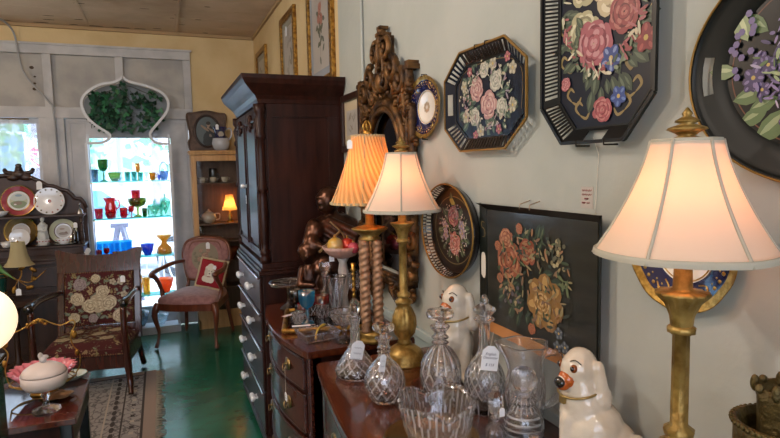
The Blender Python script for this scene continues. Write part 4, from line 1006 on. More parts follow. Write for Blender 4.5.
# tag hanging on the wall below the oval tray
t = on_wall('hanging_tag', 'small price tag hanging on the wall between the oval tray and the tall glass stopper', 'price tag', 1.835, 1.165)
m = MB(); m.prism([(-.010, -.018), (.010, -.018), (.010, .014), (.004, .018), (-.004, .018), (-.010, .014)], .002, .003, P('tag_paper', '', .8)); m.tube([(0, .016, .003), (.006, .045, .003)], .0006, 4); m.build('paper', None, t)
m = MB(); m.tube([(-.006, .004, .0035), (.006, .004, .0035)], .0006, 4, P('tag_ink', '', .7)); m.tube([(-.006, -.004, .0035), (.004, -.004, .0035)], .0006, 4, P('tag_ink', '', .7)); m.build('handwriting', None, t)
t = on_wall('wall_label', 'small square label with red handwriting stuck on the wall above the rectangular tray', 'label', 1.09, 1.465)
m = MB(); m.box(-.021, .021, -.026, .026, .0, .001); m.build('paper', P('label_paper', '#b3aba6', .8), t)
m = MB(); rk = P('red_ink', '#a05858', .8)
for k, (x0, x1) in enumerate(((-.017, .017), (-.017, .016), (-.008, .006), (-.017, -.004))):
    m.tube([(x0 + (x1 - x0) * i / 14, .017 - .010 * k + .0025 * math.sin(i * 2.4), .0015) for i in range(15)], .0008, 4, rk)
m.tube([(0 + .01 * i / 8, -.013 + .002 * math.sin(i * 2), .0015) for i in range(9)], .0007, 4, rk); m.build('handwriting', None, t)

# -- large black oval tray upper right
t5 = on_wall('violet_tray', 'large black oval tray with two hand slots and a bunch of violets, upper right corner', 'tray', .543, 1.70)
A5, B5 = .247, .196
m = MB(); n = 64; vs = []; fs = []
rings = [(A5 - .062, B5 - .052, .006), (A5 - .056, B5 - .047, .010), (A5 - .038, B5 - .032, .014), (A5 - .020, B5 - .017, .018), (A5 - .004, B5 - .004, .021), (A5, B5, .026), (A5, B5, .023), (A5 - .020, B5 - .017, .0165), (A5 - .038, B5 - .032, .0125), (A5 - .064, B5 - .053, .002)]
for a, b_, z in rings: vs += [(x, y, z) for x, y in circ(0, 0, a, b_, n)]
hole = set()
for k in range(len(rings) - 1):
    for i in range(n):
        ang = (i + .5) / n * 360
        if k in (2, 7) and (abs(ang - 180) < 13 or ang < 13 or ang > 347): continue
        fs.append((k * n + i, (k + 1) * n + i, (k + 1) * n + (i + 1) % n, k * n + (i + 1) % n))
m.add(vs, fs, P('tole_black_satin', '#0c1112', .42, spec=.3), True); m.build('rim', None, t5)
m = MB(); m.prism(circ(0, 0, A5 - .062, B5 - .052, n), .002, .006, tblack); fld = m.build('tray_field', None, t5)
m = MB(); oval_ring(m, A5, B5, .025, .0022, tgilt, 64); m.build('gilt_edge', None, t5)
p = Paint(.0063)
p.stroke([(x, y) for x, y in circ(0, 0, .176, .138, 30)] + [(.176, 0)], .0022, '6e3a24', False)
p.k = 1.62; p.o = (.0, .0)
for i in range(40):
    a = rnd.uniform(0, 6.28); q = rnd.uniform(.02, .09); p.leaf(q * math.cos(a), q * math.sin(a) * .9 - .01, rnd.uniform(.03, .05), a, '5d7a4a', '93a878')
for i in range(58):
    a = rnd.uniform(0, 6.28); q = .085 * rnd.random() ** .5; p.flower(q * math.cos(a) * 1.1, q * math.sin(a) * .7 - .012, rnd.uniform(.009, .013), '46386e', '8070aa', 'c8a850')
p.leaf(-.09, .03, .04, 2.0, '8ca070', 'c0cc98'); p.leaf(-.10, .0, .035, 3.0, '7c9464', 'b0c090'); p.rose(-.01, .085, .034, 'a03a48', 'c86470', 'dc98a0'); p.rose(.05, .06, .03, 'a03a48', 'c86470', 'dc98a0')
for i in range(14): p.blob(-.11 + rnd.random() * .03, -.02 + rnd.random() * .08, .004, .004, 0, '6c5c98', 6)
p.k = 1; p.dabs(200, .14, .10, ['6a5a96', '8878b4', '5c7848', '9cb080', '463a70', 'b0a4cc'], .010)
p.build('painted_violets', None, fld)

# -- porcelain plates on the wall
def wall_plate(name, label, y, z, r, scallop, hung=True):
    t = on_wall(name, label, 'plate', y, z)
    cob = P('cobalt_glaze', '#141c4c', .12, coat=.9); gd = P('plate_gold', '#a07c3c', .3, .8, col2='#c8a860', scale=90)
    md = (lambda a, zz, rr: 1 + (.02 * abs(math.sin(a * scallop / 2)) if rr > r * .6 else 0))
    m = MB(); m.lathe([(0, .006), (r * .5, .006), (r * .55, .009)], 48, mi=porc, mod=md); m.lathe([(r * .55, .009), (r * .60, .012), (r * .86, .020)], 48, mi=cob, mod=md)
    m.lathe([(r * .86, .020), (r * .98, .0235), (r, .0245), (r * .99, .0225), (r * .6, .004), (0, .003)], 64, mi=gd, mod=md); pb = m.build('plate_body', None, t)
    m = MB()
    for i in range(36):
        a = 2 * PI * i / 36; c, s_ = math.cos(a), math.sin(a); m.ell((c * r * .80, s_ * r * .80, .0185), (r * .035, r * .035, .0012), 8, 4)
        m.ell((c * r * .72, s_ * r * .72, .0157), (r * .02, r * .02, .001), 6, 4)
    for k in range(6):
        a = 2 * PI * k / 6
        m.tube(spline([(math.cos(a) * r * .62, math.sin(a) * r * .62, .0128), (math.cos(a + .2) * r * .7, math.sin(a + .2) * r * .7, .0153), (math.cos(a + .1) * r * .84, math.sin(a + .1) * r * .84, .0203), (math.cos(a - .12) * r * .74, math.sin(a - .12) * r * .74, .0168)], 4), r * .014, 5)
    m.tube([(x, y_, .0078) for x, y_ in circ(0, 0, r * .52, r * .52, 40)], r * .012, 5, closed=True)
    m.build('gilding', gd, pb)
    p = Paint(.0065)
    for k in range(8):
        a = k * PI / 4; p.flower(r * .12 * math.cos(a), r * .12 * math.sin(a), r * .07, 'b8a080', 'c8b49a', 'a08460')
    p.build('painted_motif', None, pb)
    for a in (PI / 2, -PI / 2):
        m = MB(); m.tube([(0, math.sin(a) * r * 1.05, .004), (0, math.sin(a) * r * 1.04, .028), (0, math.sin(a) * r * .97, .027)], .0016, 6); m.build('plate_hook', wire, t)
    return t
wall_plate('wall_plate', 'round cobalt and gold rimmed plate hanging between the carved mirror and the octagonal tray', 1.955, 1.768, .115, 16).scale = (1.22, 1, 1)
wall_plate('wall_plate', 'cobalt blue plate with scalloped gold rim, half hidden behind the nearest lamp shade', .806, 1.378, .124, 10)

# -- framed pictures on the right wall
def picture(label, yc, zt, w, h, fw_, matc, seed, tagged=False, x=.95, fm=None):
    t = on_wall('framed_picture', label, 'picture', yc, zt - h / 2, x); fm = fm or gilt
    m = MB()
    m.box(-w / 2, -w / 2 + fw_, -h / 2, h / 2, .0, .025); m.box(w / 2 - fw_, w / 2, -h / 2, h / 2, .0, .025); m.box(-w / 2 + fw_, w / 2 - fw_, h / 2 - fw_, h / 2, .0, .025); m.box(-w / 2 + fw_, w / 2 - fw_, -h / 2, -h / 2 + fw_, .0, .025); m.build('frame', fm, t, bevel=.003)
    m = MB(); a, b_ = w / 2 - fw_, h / 2 - fw_; m.box(-a, a, -b_, b_, .004, .010); mt = m.build('mat_board', P('mat_' + matc, '#' + matc, .8), t)
    r = random.Random(seed); p = Paint(.0103)
    a -= .05 * (w / .5); b_ -= .05
    p.poly([(-a, -b_), (a, -b_), (a, b_), (-a, b_)], p.up(), pm('b9b3ab'))
    if seed == 3:
        for i in range(18): p.leaf(r.uniform(-.05, .06), r.uniform(-.16, .1), .06, r.uniform(0, 6), '4c5a44', '66735a')
        p.stroke([(0, .16), (.02, .02), (-.01, -.2)], .006, '66604c')
        for q in ((.0, .13, .04), (.03, .06, .035), (-.03, .07, .03), (.01, .2, .028)): p.rose(q[0], q[1], q[2], '94403a', 'b86a58', 'c89080')
    else:
        for i in range(10): p.blob(r.uniform(-a * .6, a * .6), r.uniform(-b_ * .6, b_ * .6), a * .3, b_ * .08, r.uniform(0, 3), r.choice(['8c8a7e', 'a09a8c', '77766a', '94846c']), 10)
    p.build('print', None, mt)
    if tagged: price_tag(t, (.03, h / 2 - .14, .03), .04, .07, 0, 0, 0).rotation_euler = (-PI / 2, 0, 0)
    return t
picture('small gilt framed picture farthest along the right wall near the back corner', 5.50, 2.665, .52, .50, .045, '8f8a7c', 1)
picture('gilt framed picture with a white tag, middle of the three above the wardrobe', 4.31, 2.70, .50, .66, .05, '8a8678', 2, True)
picture('tall framed botanical print with a red flower above the near end of the wardrobe', 3.41, 2.71, .56, .67, .05, '8d939b', 3)
picture('small walnut framed picture hanging between the wardrobe and the carved mirror', 2.84, 1.93, .32, .30, .035, 'b8aa90', 5, fm=walnut)

# -- carved gilded mirror
mr = on_wall('carved_mirror', 'tall ornate carved giltwood mirror with arched top hanging behind the pleated lamp', 'mirror', 2.335, 1.50)
gw = P('aged_giltwood', '#24150c', .42, .5, col2='#73502a', scale=16, bump=.5, bscale=50, lo=.35, hi=.65)
# arch: inner opening half width .20, from z -.42 to .13 then arch to .30
def arch(hw, zb, zs, zt, n=14):
    pts = [(hw, zb), (hw, zs)] + [(hw * math.cos(PI * i / n), zs + (zt - zs) * math.sin(PI * i / n)) for i in range(1, n)] + [(-hw, zs), (-hw, zb)]
    return pts
m = MB(); m.prism(arch(.185, -.42, .12, .30), .006, .010); m.build('mirror_glass', P('old_mirror', '#4a4c4e', .06, 1), mr)
for k, (hw, zt, w_, z_) in enumerate(((.195, .305, .016, .035), (.225, .335, .020, .028), (.255, .37, .016, .018))):
    m = MB(); pts = arch(hw, -.44 - .02 * k, .12, zt, 20); m.tube([(x, y, z_) for x, y in pts] , w_, 8, closed=True); m.build('moulding', gw, mr)
def scroll(m, x, y, r, a0, dirn, turns=1.3, w=.014, z=.04):
    pts = []; n = int(18 * turns)
    for i in range(n + 1):
        t_ = i / n; q = r * (1 - .8 * t_); a = a0 + dirn * t_ * turns * 2 * PI; pts.append((x + q * math.cos(a), y + q * math.sin(a), z + .015 * t_))
    m.tube(pts, [w * (1 - .35 * i / n) for i in range(n + 1)], 7)
def acanthus(m, x, y, l, ang, w=.03, z=.035):
    n = 7
    for k in range(n):
        t_ = k / (n - 1); px = x + math.cos(ang) * l * t_; py = y + math.sin(ang) * l * t_
        for s_ in (-1, 1):
            a = ang + s_ * .8; ww = w * (1 - .7 * t_)
            m.ell((px + math.cos(a) * ww * .6, py + math.sin(a) * ww * .6, z), (ww * .7, ww * .28, .014), 8, 6, rot=Matrix.Rotation(a, 3, 'Z').to_4x4())
    m.ell((x + math.cos(ang) * l * .5, y + math.sin(ang) * l * .5, z + .006), (l * .5, w * .2, .014), 8, 6, rot=Matrix.Rotation(ang, 3, 'Z').to_4x4())
m = MB()
# crest
for s_ in (-1, 1):
    scroll(m, s_ * .06, .56, .05, PI / 2, -s_); scroll(m, s_ * .13, .46, .055, PI / 2, -s_, w=.018); scroll(m, s_ * .22, .40, .05, PI / 2, -s_, w=.018); scroll(m, s_ * .045, .43, .045, -PI / 2, s_)
    acanthus(m, s_ * .27, .26, .14, PI / 2 + s_ * .15, .04); acanthus(m, s_ * .05, .38, .20, PI / 2 + s_ * .1, .04); acanthus(m, s_ * .13, .34, .12, PI / 2 - s_ * .6, .035); acanthus(m, s_ * .2, .30, .14, PI / 2 - s_ * .9, .04)
    m.cap((s_ * .29, .36, .03), (s_ * .29, .44, .035), .022, .018); m.box(*sorted((s_ * .265, s_ * .325)), .435, .455, .0, .05); m.box(*sorted((s_ * .275, s_ * .315)), .455, .47, .0, .045)
    acanthus(m, s_ * .29, .10, .16, PI / 2, .03); acanthus(m, s_ * .29, -.06, .14, PI / 2, .03); acanthus(m, s_ * .29, -.22, .14, PI / 2, .03); m.tube(spline([(s_ * .29, .3, .02), (s_ * .31, .1, .03), (s_ * .285, -.1, .02), (s_ * .31, -.25, .03), (s_ * .27, -.42, .02)], 6), .02, 8)
    for y in (.02, -.12, -.26): scroll(m, s_ * .31, y, .035, PI / 2, -s_, w=.014)
    scroll(m, s_ * .26, -.42, .06, 0, s_, w=.022); scroll(m, s_ * .30, -.34, .04, 0, -s_, w=.018); scroll(m, s_ * .18, -.50, .05, 0, s_, w=.02); acanthus(m, s_ * .28, -.52, .2, PI / 2 + s_ * .1, .04); acanthus(m, s_ * .05, -.48, .16, -PI / 2 + s_ * 1.0, .04)
acanthus(m, 0, .50, .12, PI / 2, .05, .045); m.ell((0, .60, .04), (.022, .035, .022)); m.box(-.03, .03, .625, .64, .0, .055); m.ell((0, .645, .035), (.02, .022, .02)); m.box(-.022, .022, .655, .668, .01, .05)
m.ell((0, .42, .045), (.035, .05, .025)); m.box(-.055, .055, .60, .612, .0, .05)
m.box(-.25, .25, .33, .37, .0, .02); m.box(-.12, .12, .37, .50, 0, .018); m.box(-.27, -.23, -.46, .36, .0, .018); m.box(.23, .27, -.46, .36, .0, .018); m.box(-.25, .25, -.50, -.44, .0, .018); m.box(-.06, .06, .48, .62, 0, .018)
for i in range(90):
    a = rnd.uniform(0, PI); q = rnd.uniform(.27, .36); x, y = q * math.cos(a) * .95, .08 + q * math.sin(a) * 1.05
    m.ell((x, y, .025 + rnd.random() * .012), (rnd.uniform(.012, .026), rnd.uniform(.007, .012), .012), 7, 5, rot=Matrix.Rotation(rnd.uniform(0, 3), 3, 'Z').to_4x4())
for i in range(60):
    s_ = rnd.choice((-1, 1)); m.ell((s_ * rnd.uniform(.26, .315), rnd.uniform(-.5, .25), .025 + rnd.random() * .012), (rnd.uniform(.01, .02), rnd.uniform(.007, .014), .012), 7, 5, rot=Matrix.Rotation(rnd.uniform(0, 3), 3, 'Z').to_4x4())
m.build('carving', gw, mr); mr.scale = (.96, .97, 1)

# ================================================================ lamps
bulbm = lambda nm, c, s_: P(nm, '#ffffff', .5, emit=c, estr=s_)
def bulb(parent, z, e, c, r=.022, name='bulb'):
    m = MB(); m.lathe([(0, -.045), (.012, -.04), (.013, -.02), (.02, -.008), (r, .008), (r * .8, .024), (.008, .032), (0, .033)], 16); o = m.build('bulb', bulbm('bulb_%s_%d' % (c, e), '#' + c, e), parent); o.location = (0, 0, z); return o
def bell(u, rt, rb, h, z0):
    """radius and height along the shade, u 0 at the bottom"""
    r = rt + (rb - rt) * ((1 - u) ** 1.75 * .62 + (1 - u) * .38); return r, z0 + h * u
def shade(parent, z0, h, rt, rb, mat, trimm, panels=8, pleat=0, twist=0, a0=0):
    m = MB(); nu = 14 if not pleat else 30; seg = panels * 8 if not pleat else pleat * 8
    def md(a, z, r):
        if pleat: return 1 + .03 * math.cos(a * pleat)
        q = ((a - a0) * panels / (2 * PI)) % 1; return 1 - .028 * (1 - (2 * q - 1) ** 2)
    prof = [bell(i / nu, rt, rb, h, z0) for i in range(nu + 1)]
    m.lathe(prof, seg, mod=md)
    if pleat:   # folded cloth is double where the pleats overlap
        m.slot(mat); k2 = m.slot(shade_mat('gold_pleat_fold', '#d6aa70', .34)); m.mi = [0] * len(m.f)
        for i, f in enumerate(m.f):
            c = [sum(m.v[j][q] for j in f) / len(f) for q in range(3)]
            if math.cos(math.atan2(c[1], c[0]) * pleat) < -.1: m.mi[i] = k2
        def tw_(p):
            a = twist * (1 - (p[2] - z0) / h); return (p[0] * math.cos(a) - p[1] * math.sin(a), p[0] * math.sin(a) + p[1] * math.cos(a), p[2])
        m.v = [tw_(p) for p in m.v]
    sh = m.build('lamp_shade', None if pleat else mat, parent)
    for (r, z, hh) in ((rb, z0, .010), (rt, z0 + h - .008, .010)):
        m = MB(); m.lathe([(r * 1.006, z - .001), (r * 1.012, z + hh * .5), (r * 1.002, z + hh), (r * .99, z + hh), (r * .99, z - .001), (r * 1.006, z - .001)], seg, mod=md); m.build('shade_trim', trimm, sh)
    for k in range(panels if not pleat else 6):
        a = a0 + 2 * PI * k / (panels if not pleat else 6)
        m = MB(); m.tube([(p_[0] * 1.004 * md(a, p_[1], 1) * math.cos(a), p_[0] * 1.004 * md(a, p_[1], 1) * math.sin(a), p_[1]) for p_ in prof], .0028, 6); m.build('shade_seam', trimm, sh)
    m = MB(); m.tube([(x, y, z0 + h - .006) for x, y in circ(0, 0, rt * .96, rt * .96, 24)], .0012, 5, closed=True)
    for k in range(3): a = k * 2 * PI / 3; m.tube([(0, 0, z0 + h - .012), (rt * .97 * math.cos(a), rt * .97 * math.sin(a), z0 + h - .006)], .0012, 5)
    m.build('spider', brass, sh)
    return sh
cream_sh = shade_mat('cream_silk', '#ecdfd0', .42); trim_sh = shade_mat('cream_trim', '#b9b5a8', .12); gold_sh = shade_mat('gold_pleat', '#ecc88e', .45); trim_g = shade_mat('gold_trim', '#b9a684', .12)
ag = P('antique_gold', '#a68a4e', .38, .6, col2='#7a602e', scale=30, bump=.25, bscale=60)
flute = lambda nn, amp: (lambda a, z, r: 1 + amp * math.cos(a * nn))
def buffet_lamp(label, x, y, H, leaf=True):
    t = thing('table_lamp', label, 'lamp', (x, y, .86), 0, None)
    m = MB(); m.lathe([(0, 0), (.075, 0), (.075, .006), (.070, .012), (.072, .018), (.066, .024), (.068, .032), (.058, .045), (.040, .058), (.024, .066), (0, .066)], 40); m.build('base', ag, t)
    m = MB()
    for k in range(40): a = 2 * PI * k / 40; m.ell((.071 * math.cos(a), .071 * math.sin(a), .015), .0035, 6, 4)
    m.build('beading', ag, t)
    m = MB(); m.lathe([(.018, .064), (.026, .072), (.020, .080), (.024, .088), (.036, .105), (.042, .135), (.040, .165), (.030, .190), (.022, .205), (.030, .212), (.031, .22), (.02, .228), (.016, .235)], 48, mod=lambda a, z, r: 1 + (.05 * math.cos(a * 12) if .095 < z < .2 else 0)); m.build('urn', ag, t)
    pole0, pole1 = .235, H - .335
    m = MB(); m.lathe([(.022, pole0), (.024, pole0 + .01), (.0138, pole0 + .018), (.0132, pole1 - .03), (.021, pole1 - .028), (.022, pole1 - .02), (.017, pole1 - .016)], 32, mod=lambda a, z, r: 1 + .04 * math.cos(a * 10)); m.build('column', ag, t)
    m = MB()
    m.lathe([(.017, pole1 - .018), (.019, pole1), (.027, pole1 + .022), (.040, pole1 + .036), (.040, pole1 + .040), (.022, pole1 + .042), (.015, pole1 + .046), (.013, pole1 + .10), (0, pole1 + .10)], 40, mod=lambda a, z, r: 1 + (.09 * math.cos(a * 12) if pole1 + .005 < z < pole1 + .041 and r > .02 else 0)); m.build('capital', ag, t)
    m = MB(); m.tube([(0, 0, pole1 + .09), (0, 0, H - .05)], .003, 6); m.build('harp_rod', brass, t)
    m = MB(); z = H - .052; m.lathe([(0, z), (.022, z), (.022, z + .005), (.012, z + .008), (.018, z + .013), (.030, z + .018), (.028, z + .021), (.010, z + .027), (.018, z + .030), (.017, z + .033), (.006, z + .039), (.008, z + .043), (.002, z + .052), (0, z + .053)], 24, mod=flute(12, .03)); m.build('finial', ag, t)
    return t, pole1
HL = .772
LC, p1 = buffet_lamp('nearest and largest gold lamp with cream bell shade, in front of the blue plate', .778, .667, HL)
shade(LC, HL - .234, .184, .052, .138, cream_sh, trim_sh, 6, a0=.35); bulb(LC, HL - .145, 18, 'ffa066')
LB, p1 = buffet_lamp('slim gold lamp with a cream bell shade standing beside the small oval tray', .768, 1.80, .79)
shade(LB, .79 - .256, .200, .055, .138, cream_sh, trim_sh, 6, a0=.1); bulb(LB, .79 - .15, 20, 'ffa066')
# pleated lamp on a cluster of rope twisted columns
LA = thing('table_lamp', 'gold lamp with a pleated amber shade on a cluster of twisted rope columns', 'lamp', (.772, 2.145, .84))
cop = P('copper_gold', '#8a6850', .45, .35, col2='#a88468', scale=25)
m = MB(); m.lathe([(0, 0), (.055, 0), (.055, .012), (.05, .02), (.054, .03), (.052, .04), (0, .04)], 32, mod=flute(4, .04)); m.build('base', ag, LA)
for k in range(4):
    a = k * PI / 2 + .5; cx, cy_ = .036 * math.cos(a), .036 * math.sin(a); m = MB(); n = 60; z0, z1 = .085, .40
    m.lathe([(.020, z0 + (z1 - z0) * i / n) for i in range(n + 1)], 14, (cx, cy_, 0), mod=lambda a_, z, r: 1 + .13 * math.cos(2 * (a_ - z * 120)))
    m.lathe([(0, .04), (.018, .042), (.02, .05), (.012, .06), (.019, .075), (.017, .087)], 12, (cx, cy_, 0)); m.lathe([(.019, .40), (.02, .41), (.012, .42), (0, .42)], 12, (cx, cy_, 0)); m.build('twisted_column', cop, LA)
m = MB(); m.lathe([(0, .415), (.042, .415), (.044, .425), (.035, .43), (.05, .445), (.072, .458), (.074, .463), (.06, .468), (.03, .475), (.018, .482), (.015, .60), (0, .60)], 32); m.build('capital', ag, LA)
sa0 = .563
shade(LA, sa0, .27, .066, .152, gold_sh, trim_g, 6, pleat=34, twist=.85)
m = MB(); m.tube([(0, 0, .55), (0, 0, sa0 + .27)], .003, 6); m.build('harp_rod', brass, LA)
m = MB(); z = sa0 + .266
m.lathe([(0, z), (.018, z), (.019, z + .02), (.012, z + .024), (0, z + .026)], 16)
for k in range(6): a = k * PI / 3; m.tube(spline([(.012 * math.cos(a), .012 * math.sin(a), z + .02), (.018 * math.cos(a), .018 * math.sin(a), z + .04), (.004 * math.cos(a), .004 * math.sin(a), z + .062)], 4), .004, 5)
m.build('finial', brass, LA)
bulb(LA, sa0 + .125, 44, 'ff8c3c')
price_tag(LA, (-.085, -.03, sa0 + .235), .022, .034, -.7, 0, 0, [(.03, 0, .03), (.045, .01, .04)])

# globe lamp at the left edge
gl = thing('globe_lamp', 'glowing cream globe lamp on a dark square post cut off by the left edge', 'lamp', (-.527, 1.985, 0))
m = MB(); m.box(-.045, .045, -.045, .045, .03, .985); m.box(-.055, .055, -.055, .055, .985, 1.0); m.build('post', black, gl, bevel=.004)
m = MB(); m.box(-.12, .12, -.12, .12, 0, .03); m.build('base', black, gl, bevel=.004)
m = MB(); m.lathe([(0, 1.0), (.045, 1.0), (.05, 1.015), (.03, 1.02), (0, 1.02)], 20); m.build('collar', brass, gl)
m = MB(); m.ell((0, 0, 1.118), .103, 32, 20); m.build('globe', P('lit_opal_globe', '#fff0dc', .4, emit='#ffe0bc', estr=.95), gl)

# ================================================================ bronze group
bz = P('bronze', '#2a1913', .3, .75, col2='#55382a', scale=9, bump=.15, bscale=40)
st = thing('bronze_statue', 'dark bronze figure group of a seated robed mother bending over a child beside the wardrobe', 'statue', (.80, 2.83, .84), math.radians(0))
m = MB()
# adult: lap, torso, shoulders, bowed head with bun (local -x, -y face the picture's left/front)
m.ell((.02, .0, .03), (.13, .10, .035)); m.ell((.03, .02, .12), (.11, .09, .10)); m.ell((-.02, -.03, .16), (.10, .08, .06))
m.cap((.04, .03, .16), (.035, .02, .33), .085, .075); m.ell((.02, .01, .365), (.105, .06, .05))
m.cap((.02, .0, .39), (.0, -.015, .43), .032, .03); m.ell((-.015, -.02, .475), (.05, .054, .062)); m.ell((.01, .005, .485), (.055, .056, .056)); m.ell((.06, .02, .47), (.026, .026, .024))
m.ell((-.057, -.045, .468), (.012, .012, .014)); m.ell((-.045, -.04, .445), (.02, .018, .016)); m.ell((-.05, -.025, .492), (.022, .03, .012))
m.cap((-.08, -.02, .365), (-.115, -.05, .30), .034, .028); m.cap((-.115, -.05, .30), (-.04, -.115, .265), .026, .018); m.ell((-.03, -.125, .262), (.024, .018, .014))
m.cap((.10, -.0, .36), (.115, -.045, .26), .036, .03); m.cap((.115, -.045, .26), (.03, -.10, .225), .028, .02); m.ell((.01, -.105, .225), (.024, .018, .014))
for k in range(4): m.cap((-.075 + .02 * k, -.04, .36 + .01 * k), (.05 + .02 * k, -.085, .26 + .022 * k), .018, .022, 8)
for k in range(6): m.cap((.06 + .012 * k, .02, .40 - .02 * k), (.12 + .01 * k, .0, .14 - .01 * k), .022, .03, 8)
for k in range(8): a = k * .8; m.ell((.01 + .05 * math.cos(a), .005 + .05 * math.sin(a), .50 + .012 * math.sin(3 * a)), (.018, .018, .016), 8, 6)
m.cap((.06, -.02, .14), (.05, -.10, .13), .055, .045); m.cap((-.03, -.02, .14), (-.05, -.10, .12), .055, .045); m.cap((-.05, -.10, .12), (-.05, -.10, .02), .04, .03); m.cap((.05, -.10, .13), (.05, -.11, .02), .042, .032)
for k in range(9): a = -2.4 + k * .35; m.cap((.03 + .05 * math.cos(a), .01 + .04 * math.sin(a), .33), (.02 + .12 * math.cos(a), .0 + .10 * math.sin(a), .05), .012, .02, 8)
m.ell((-.075, -.025, .335), (.05, .05, .06)); m.ell((-.10, -.05, .285), (.042, .045, .055)); m.ell((.07, .0, .33), (.06, .06, .08)); m.ell((.0, .0, .30), (.10, .075, .10)); m.ell((.05, -.06, .22), (.07, .06, .06)); m.ell((-.02, -.055, .19), (.09, .06, .06))
# child at the left
m.ell((-.118, -.055, .13), (.052, .048, .07)); m.ell((-.125, -.05, .262), (.042, .040, .036))
m.cap((-.12, -.06, .05), (-.115, -.06, .17), .05, .04); m.ell((-.12, -.065, .245), (.038, .04, .042)); m.cap((-.118, -.062, .19), (-.12, -.064, .22), .02, .02); m.ell((-.135, -.10, .24), (.01, .01, .01))
m.cap((-.15, -.06, .18), (-.17, -.09, .12), .02, .016); m.cap((-.17, -.09, .12), (-.12, -.13, .12), .016, .013); m.cap((-.085, -.08, .18), (-.05, -.12, .17), .02, .014); m.cap((-.13, -.08, .06), (-.15, -.14, .07), .034, .026); m.cap((-.15, -.14, .07), (-.15, -.145, .01), .024, .018); m.cap((-.09, -.08, .06), (-.09, -.145, .07), .034, .026); m.cap((-.09, -.145, .07), (-.09, -.15, .01), .024, .018)
m.ell((-.09, -.09, .0155), (.11, .085, .02)); m.ell((0, -.04, .016), (.15, .11, .02))
m.build('figure', bz, st, remesh=.0055, smooth_iter=2)
m = MB(); m.bar((-.09, -.135, .262), (.02, -.10, .345), .008, .008); m.build('staff', P('staff_horn', '#8a6c48', .5), st)
m = MB(); m.tube(spline([(-.02, -.075, .385), (.03, -.10, .33), (.05, -.085, .27)], 5), .004, 6); m.build('cord', P('staff_horn', '', .5), st)
price_tag(st, (-.04, -.155, .235), .022, .028, 0, 0, 2, [(0, 0, .03), (.01, .02, .055)])

st.scale = (1.12, 1.12, 1.14)
# ================================================================ china spaniels
def spaniel(label, x, y, rz, s_=1, hd=0):
    t = thing('china_spaniel', label, 'figurine', (x, y, .86), rz, 'pair of white china spaniels')
    W = P('china_glaze', '#cfc8bc', .12, col2='#c2b8a8', scale=14, coat=.9, bump=.12, bscale=60)
    HM = Matrix.Translation((.022, 0, 0)) @ Matrix.Rotation(hd, 4, 'Z') @ Matrix.Translation((-.022, 0, 0))
    m = MB()   # sitting, faces +x
    m.ell((-.02, 0, .022), (.085, .055, .024)); m.ell((-.045, 0, .07), (.058, .052, .062)); m.ell((-.02, .036, .05), (.048, .022, .046)); m.ell((-.02, -.036, .05), (.048, .022, .046))
    m.cap((-.03, 0, .08), (.022, 0, .165), .054, .044); m.ell((.03, 0, .135), (.036, .04, .05)); m.cap((.02, 0, .17), (.022, 0, .205), .038, .036)
    m.ell((-.01, 0, .10), (.066, .058, .075)); m.ell((.01, 0, .16), (.048, .046, .05)); m.cap((.01, 0, .16), (.022, 0, .215), .046, .040)
    m.M = HM; m.ell((.022, 0, .238), (.044, .040, .042)); m.cap((.042, 0, .226), (.064, 0, .216), .024, .016); m.ell((.02, 0, .262), (.03, .03, .022)); m.M = None
    for q in (-1, 1):
        m.cap((.045, q * .022, .13), (.05, q * .022, .02), .019, .014); m.ell((.062, q * .022, .013), (.022, .015, .013)); m.ell((.02, q * .05, .012), (.03, .015, .012))
        m.M = HM; m.cap((.004, q * .037, .250), (-.004, q * .043, .172), .013, .020, 14); m.ell((-.004, q * .046, .18), (.022, .014, .030)); m.M = None
    m.tube(spline([(-.09, 0, .03), (-.115, .01, .06), (-.10, .02, .095), (-.085, .02, .10)], 4), [.014, .015, .016, .018, .018, .018, .017, .016, .015, .014, .012, .01, .008], 8)
    b_ = m.build('body', W, t, remesh=.0042, smooth_iter=3)
    or_ = P('rust_muzzle', '#a9541f', .2, coat=.8); bl = P('nose_black', '#120d0c', .15, coat=.9); am = P('eye_amber', '#7a3c14', .1, coat=1)
    m = MB(); m.M = HM; m.cap((.054, 0, .219), (.066, 0, .211), .0215, .0165, 14); m.build('muzzle', or_, t)
    m = MB(); m.M = HM; m.ell((.0755, 0, .214), (.010, .0145, .0125), 14, 10); m.build('nose', bl, t)
    for q in (-1, 1):
        m = MB(); m.M = HM; m.ell((.054, q * .020, .247), (.009, .008, .0095), 12, 8, am); m.ell((.0595, q * .0215, .248), (.0055, .005, .0055), 10, 6, bl); m.build('eye', None, t)
        m = MB(); m.M = HM; m.tube(spline([(.058, q * .012, .262), (.052, q * .022, .266), (.044, q * .031, .258)], 3), .0013, 5); m.build('eyebrow', bl, t)
    m = MB(); m.M = HM; m.tube([(.022 + .0455 * math.cos(a), .046 * math.sin(a), .192 + .010 * math.cos(a + PI)) for a in [2 * PI * k / 28 for k in range(28)]], .0028, 6, closed=True); m.box(.063, .071, -.007, .007, .166, .182); m.build('collar', P('collar_gold', '#9a8656', .3, .7), t)
    m = MB()
    for k in range(9):
        m.tube(spline([(.040 + .01 * math.cos(k), (-.035 + .009 * k) * .8, .16 - .004 * (k % 3)), (.048, (-.035 + .009 * k) * .85, .12), (.046, (-.035 + .009 * k) * .75, .09)], 3), .0028, 5)
    m.build('chest_curls', W, t)
    t.scale = (s_, s_, s_)
    return t
spaniel('white china spaniel with black and rust nose standing behind the two tall decanters', .862, 1.60, math.radians(250), 1.1, math.radians(-58))
spaniel('white china spaniel figurine facing left at the right, below the rectangular tray', .852, .962, math.radians(138), 1.0, math.radians(42))
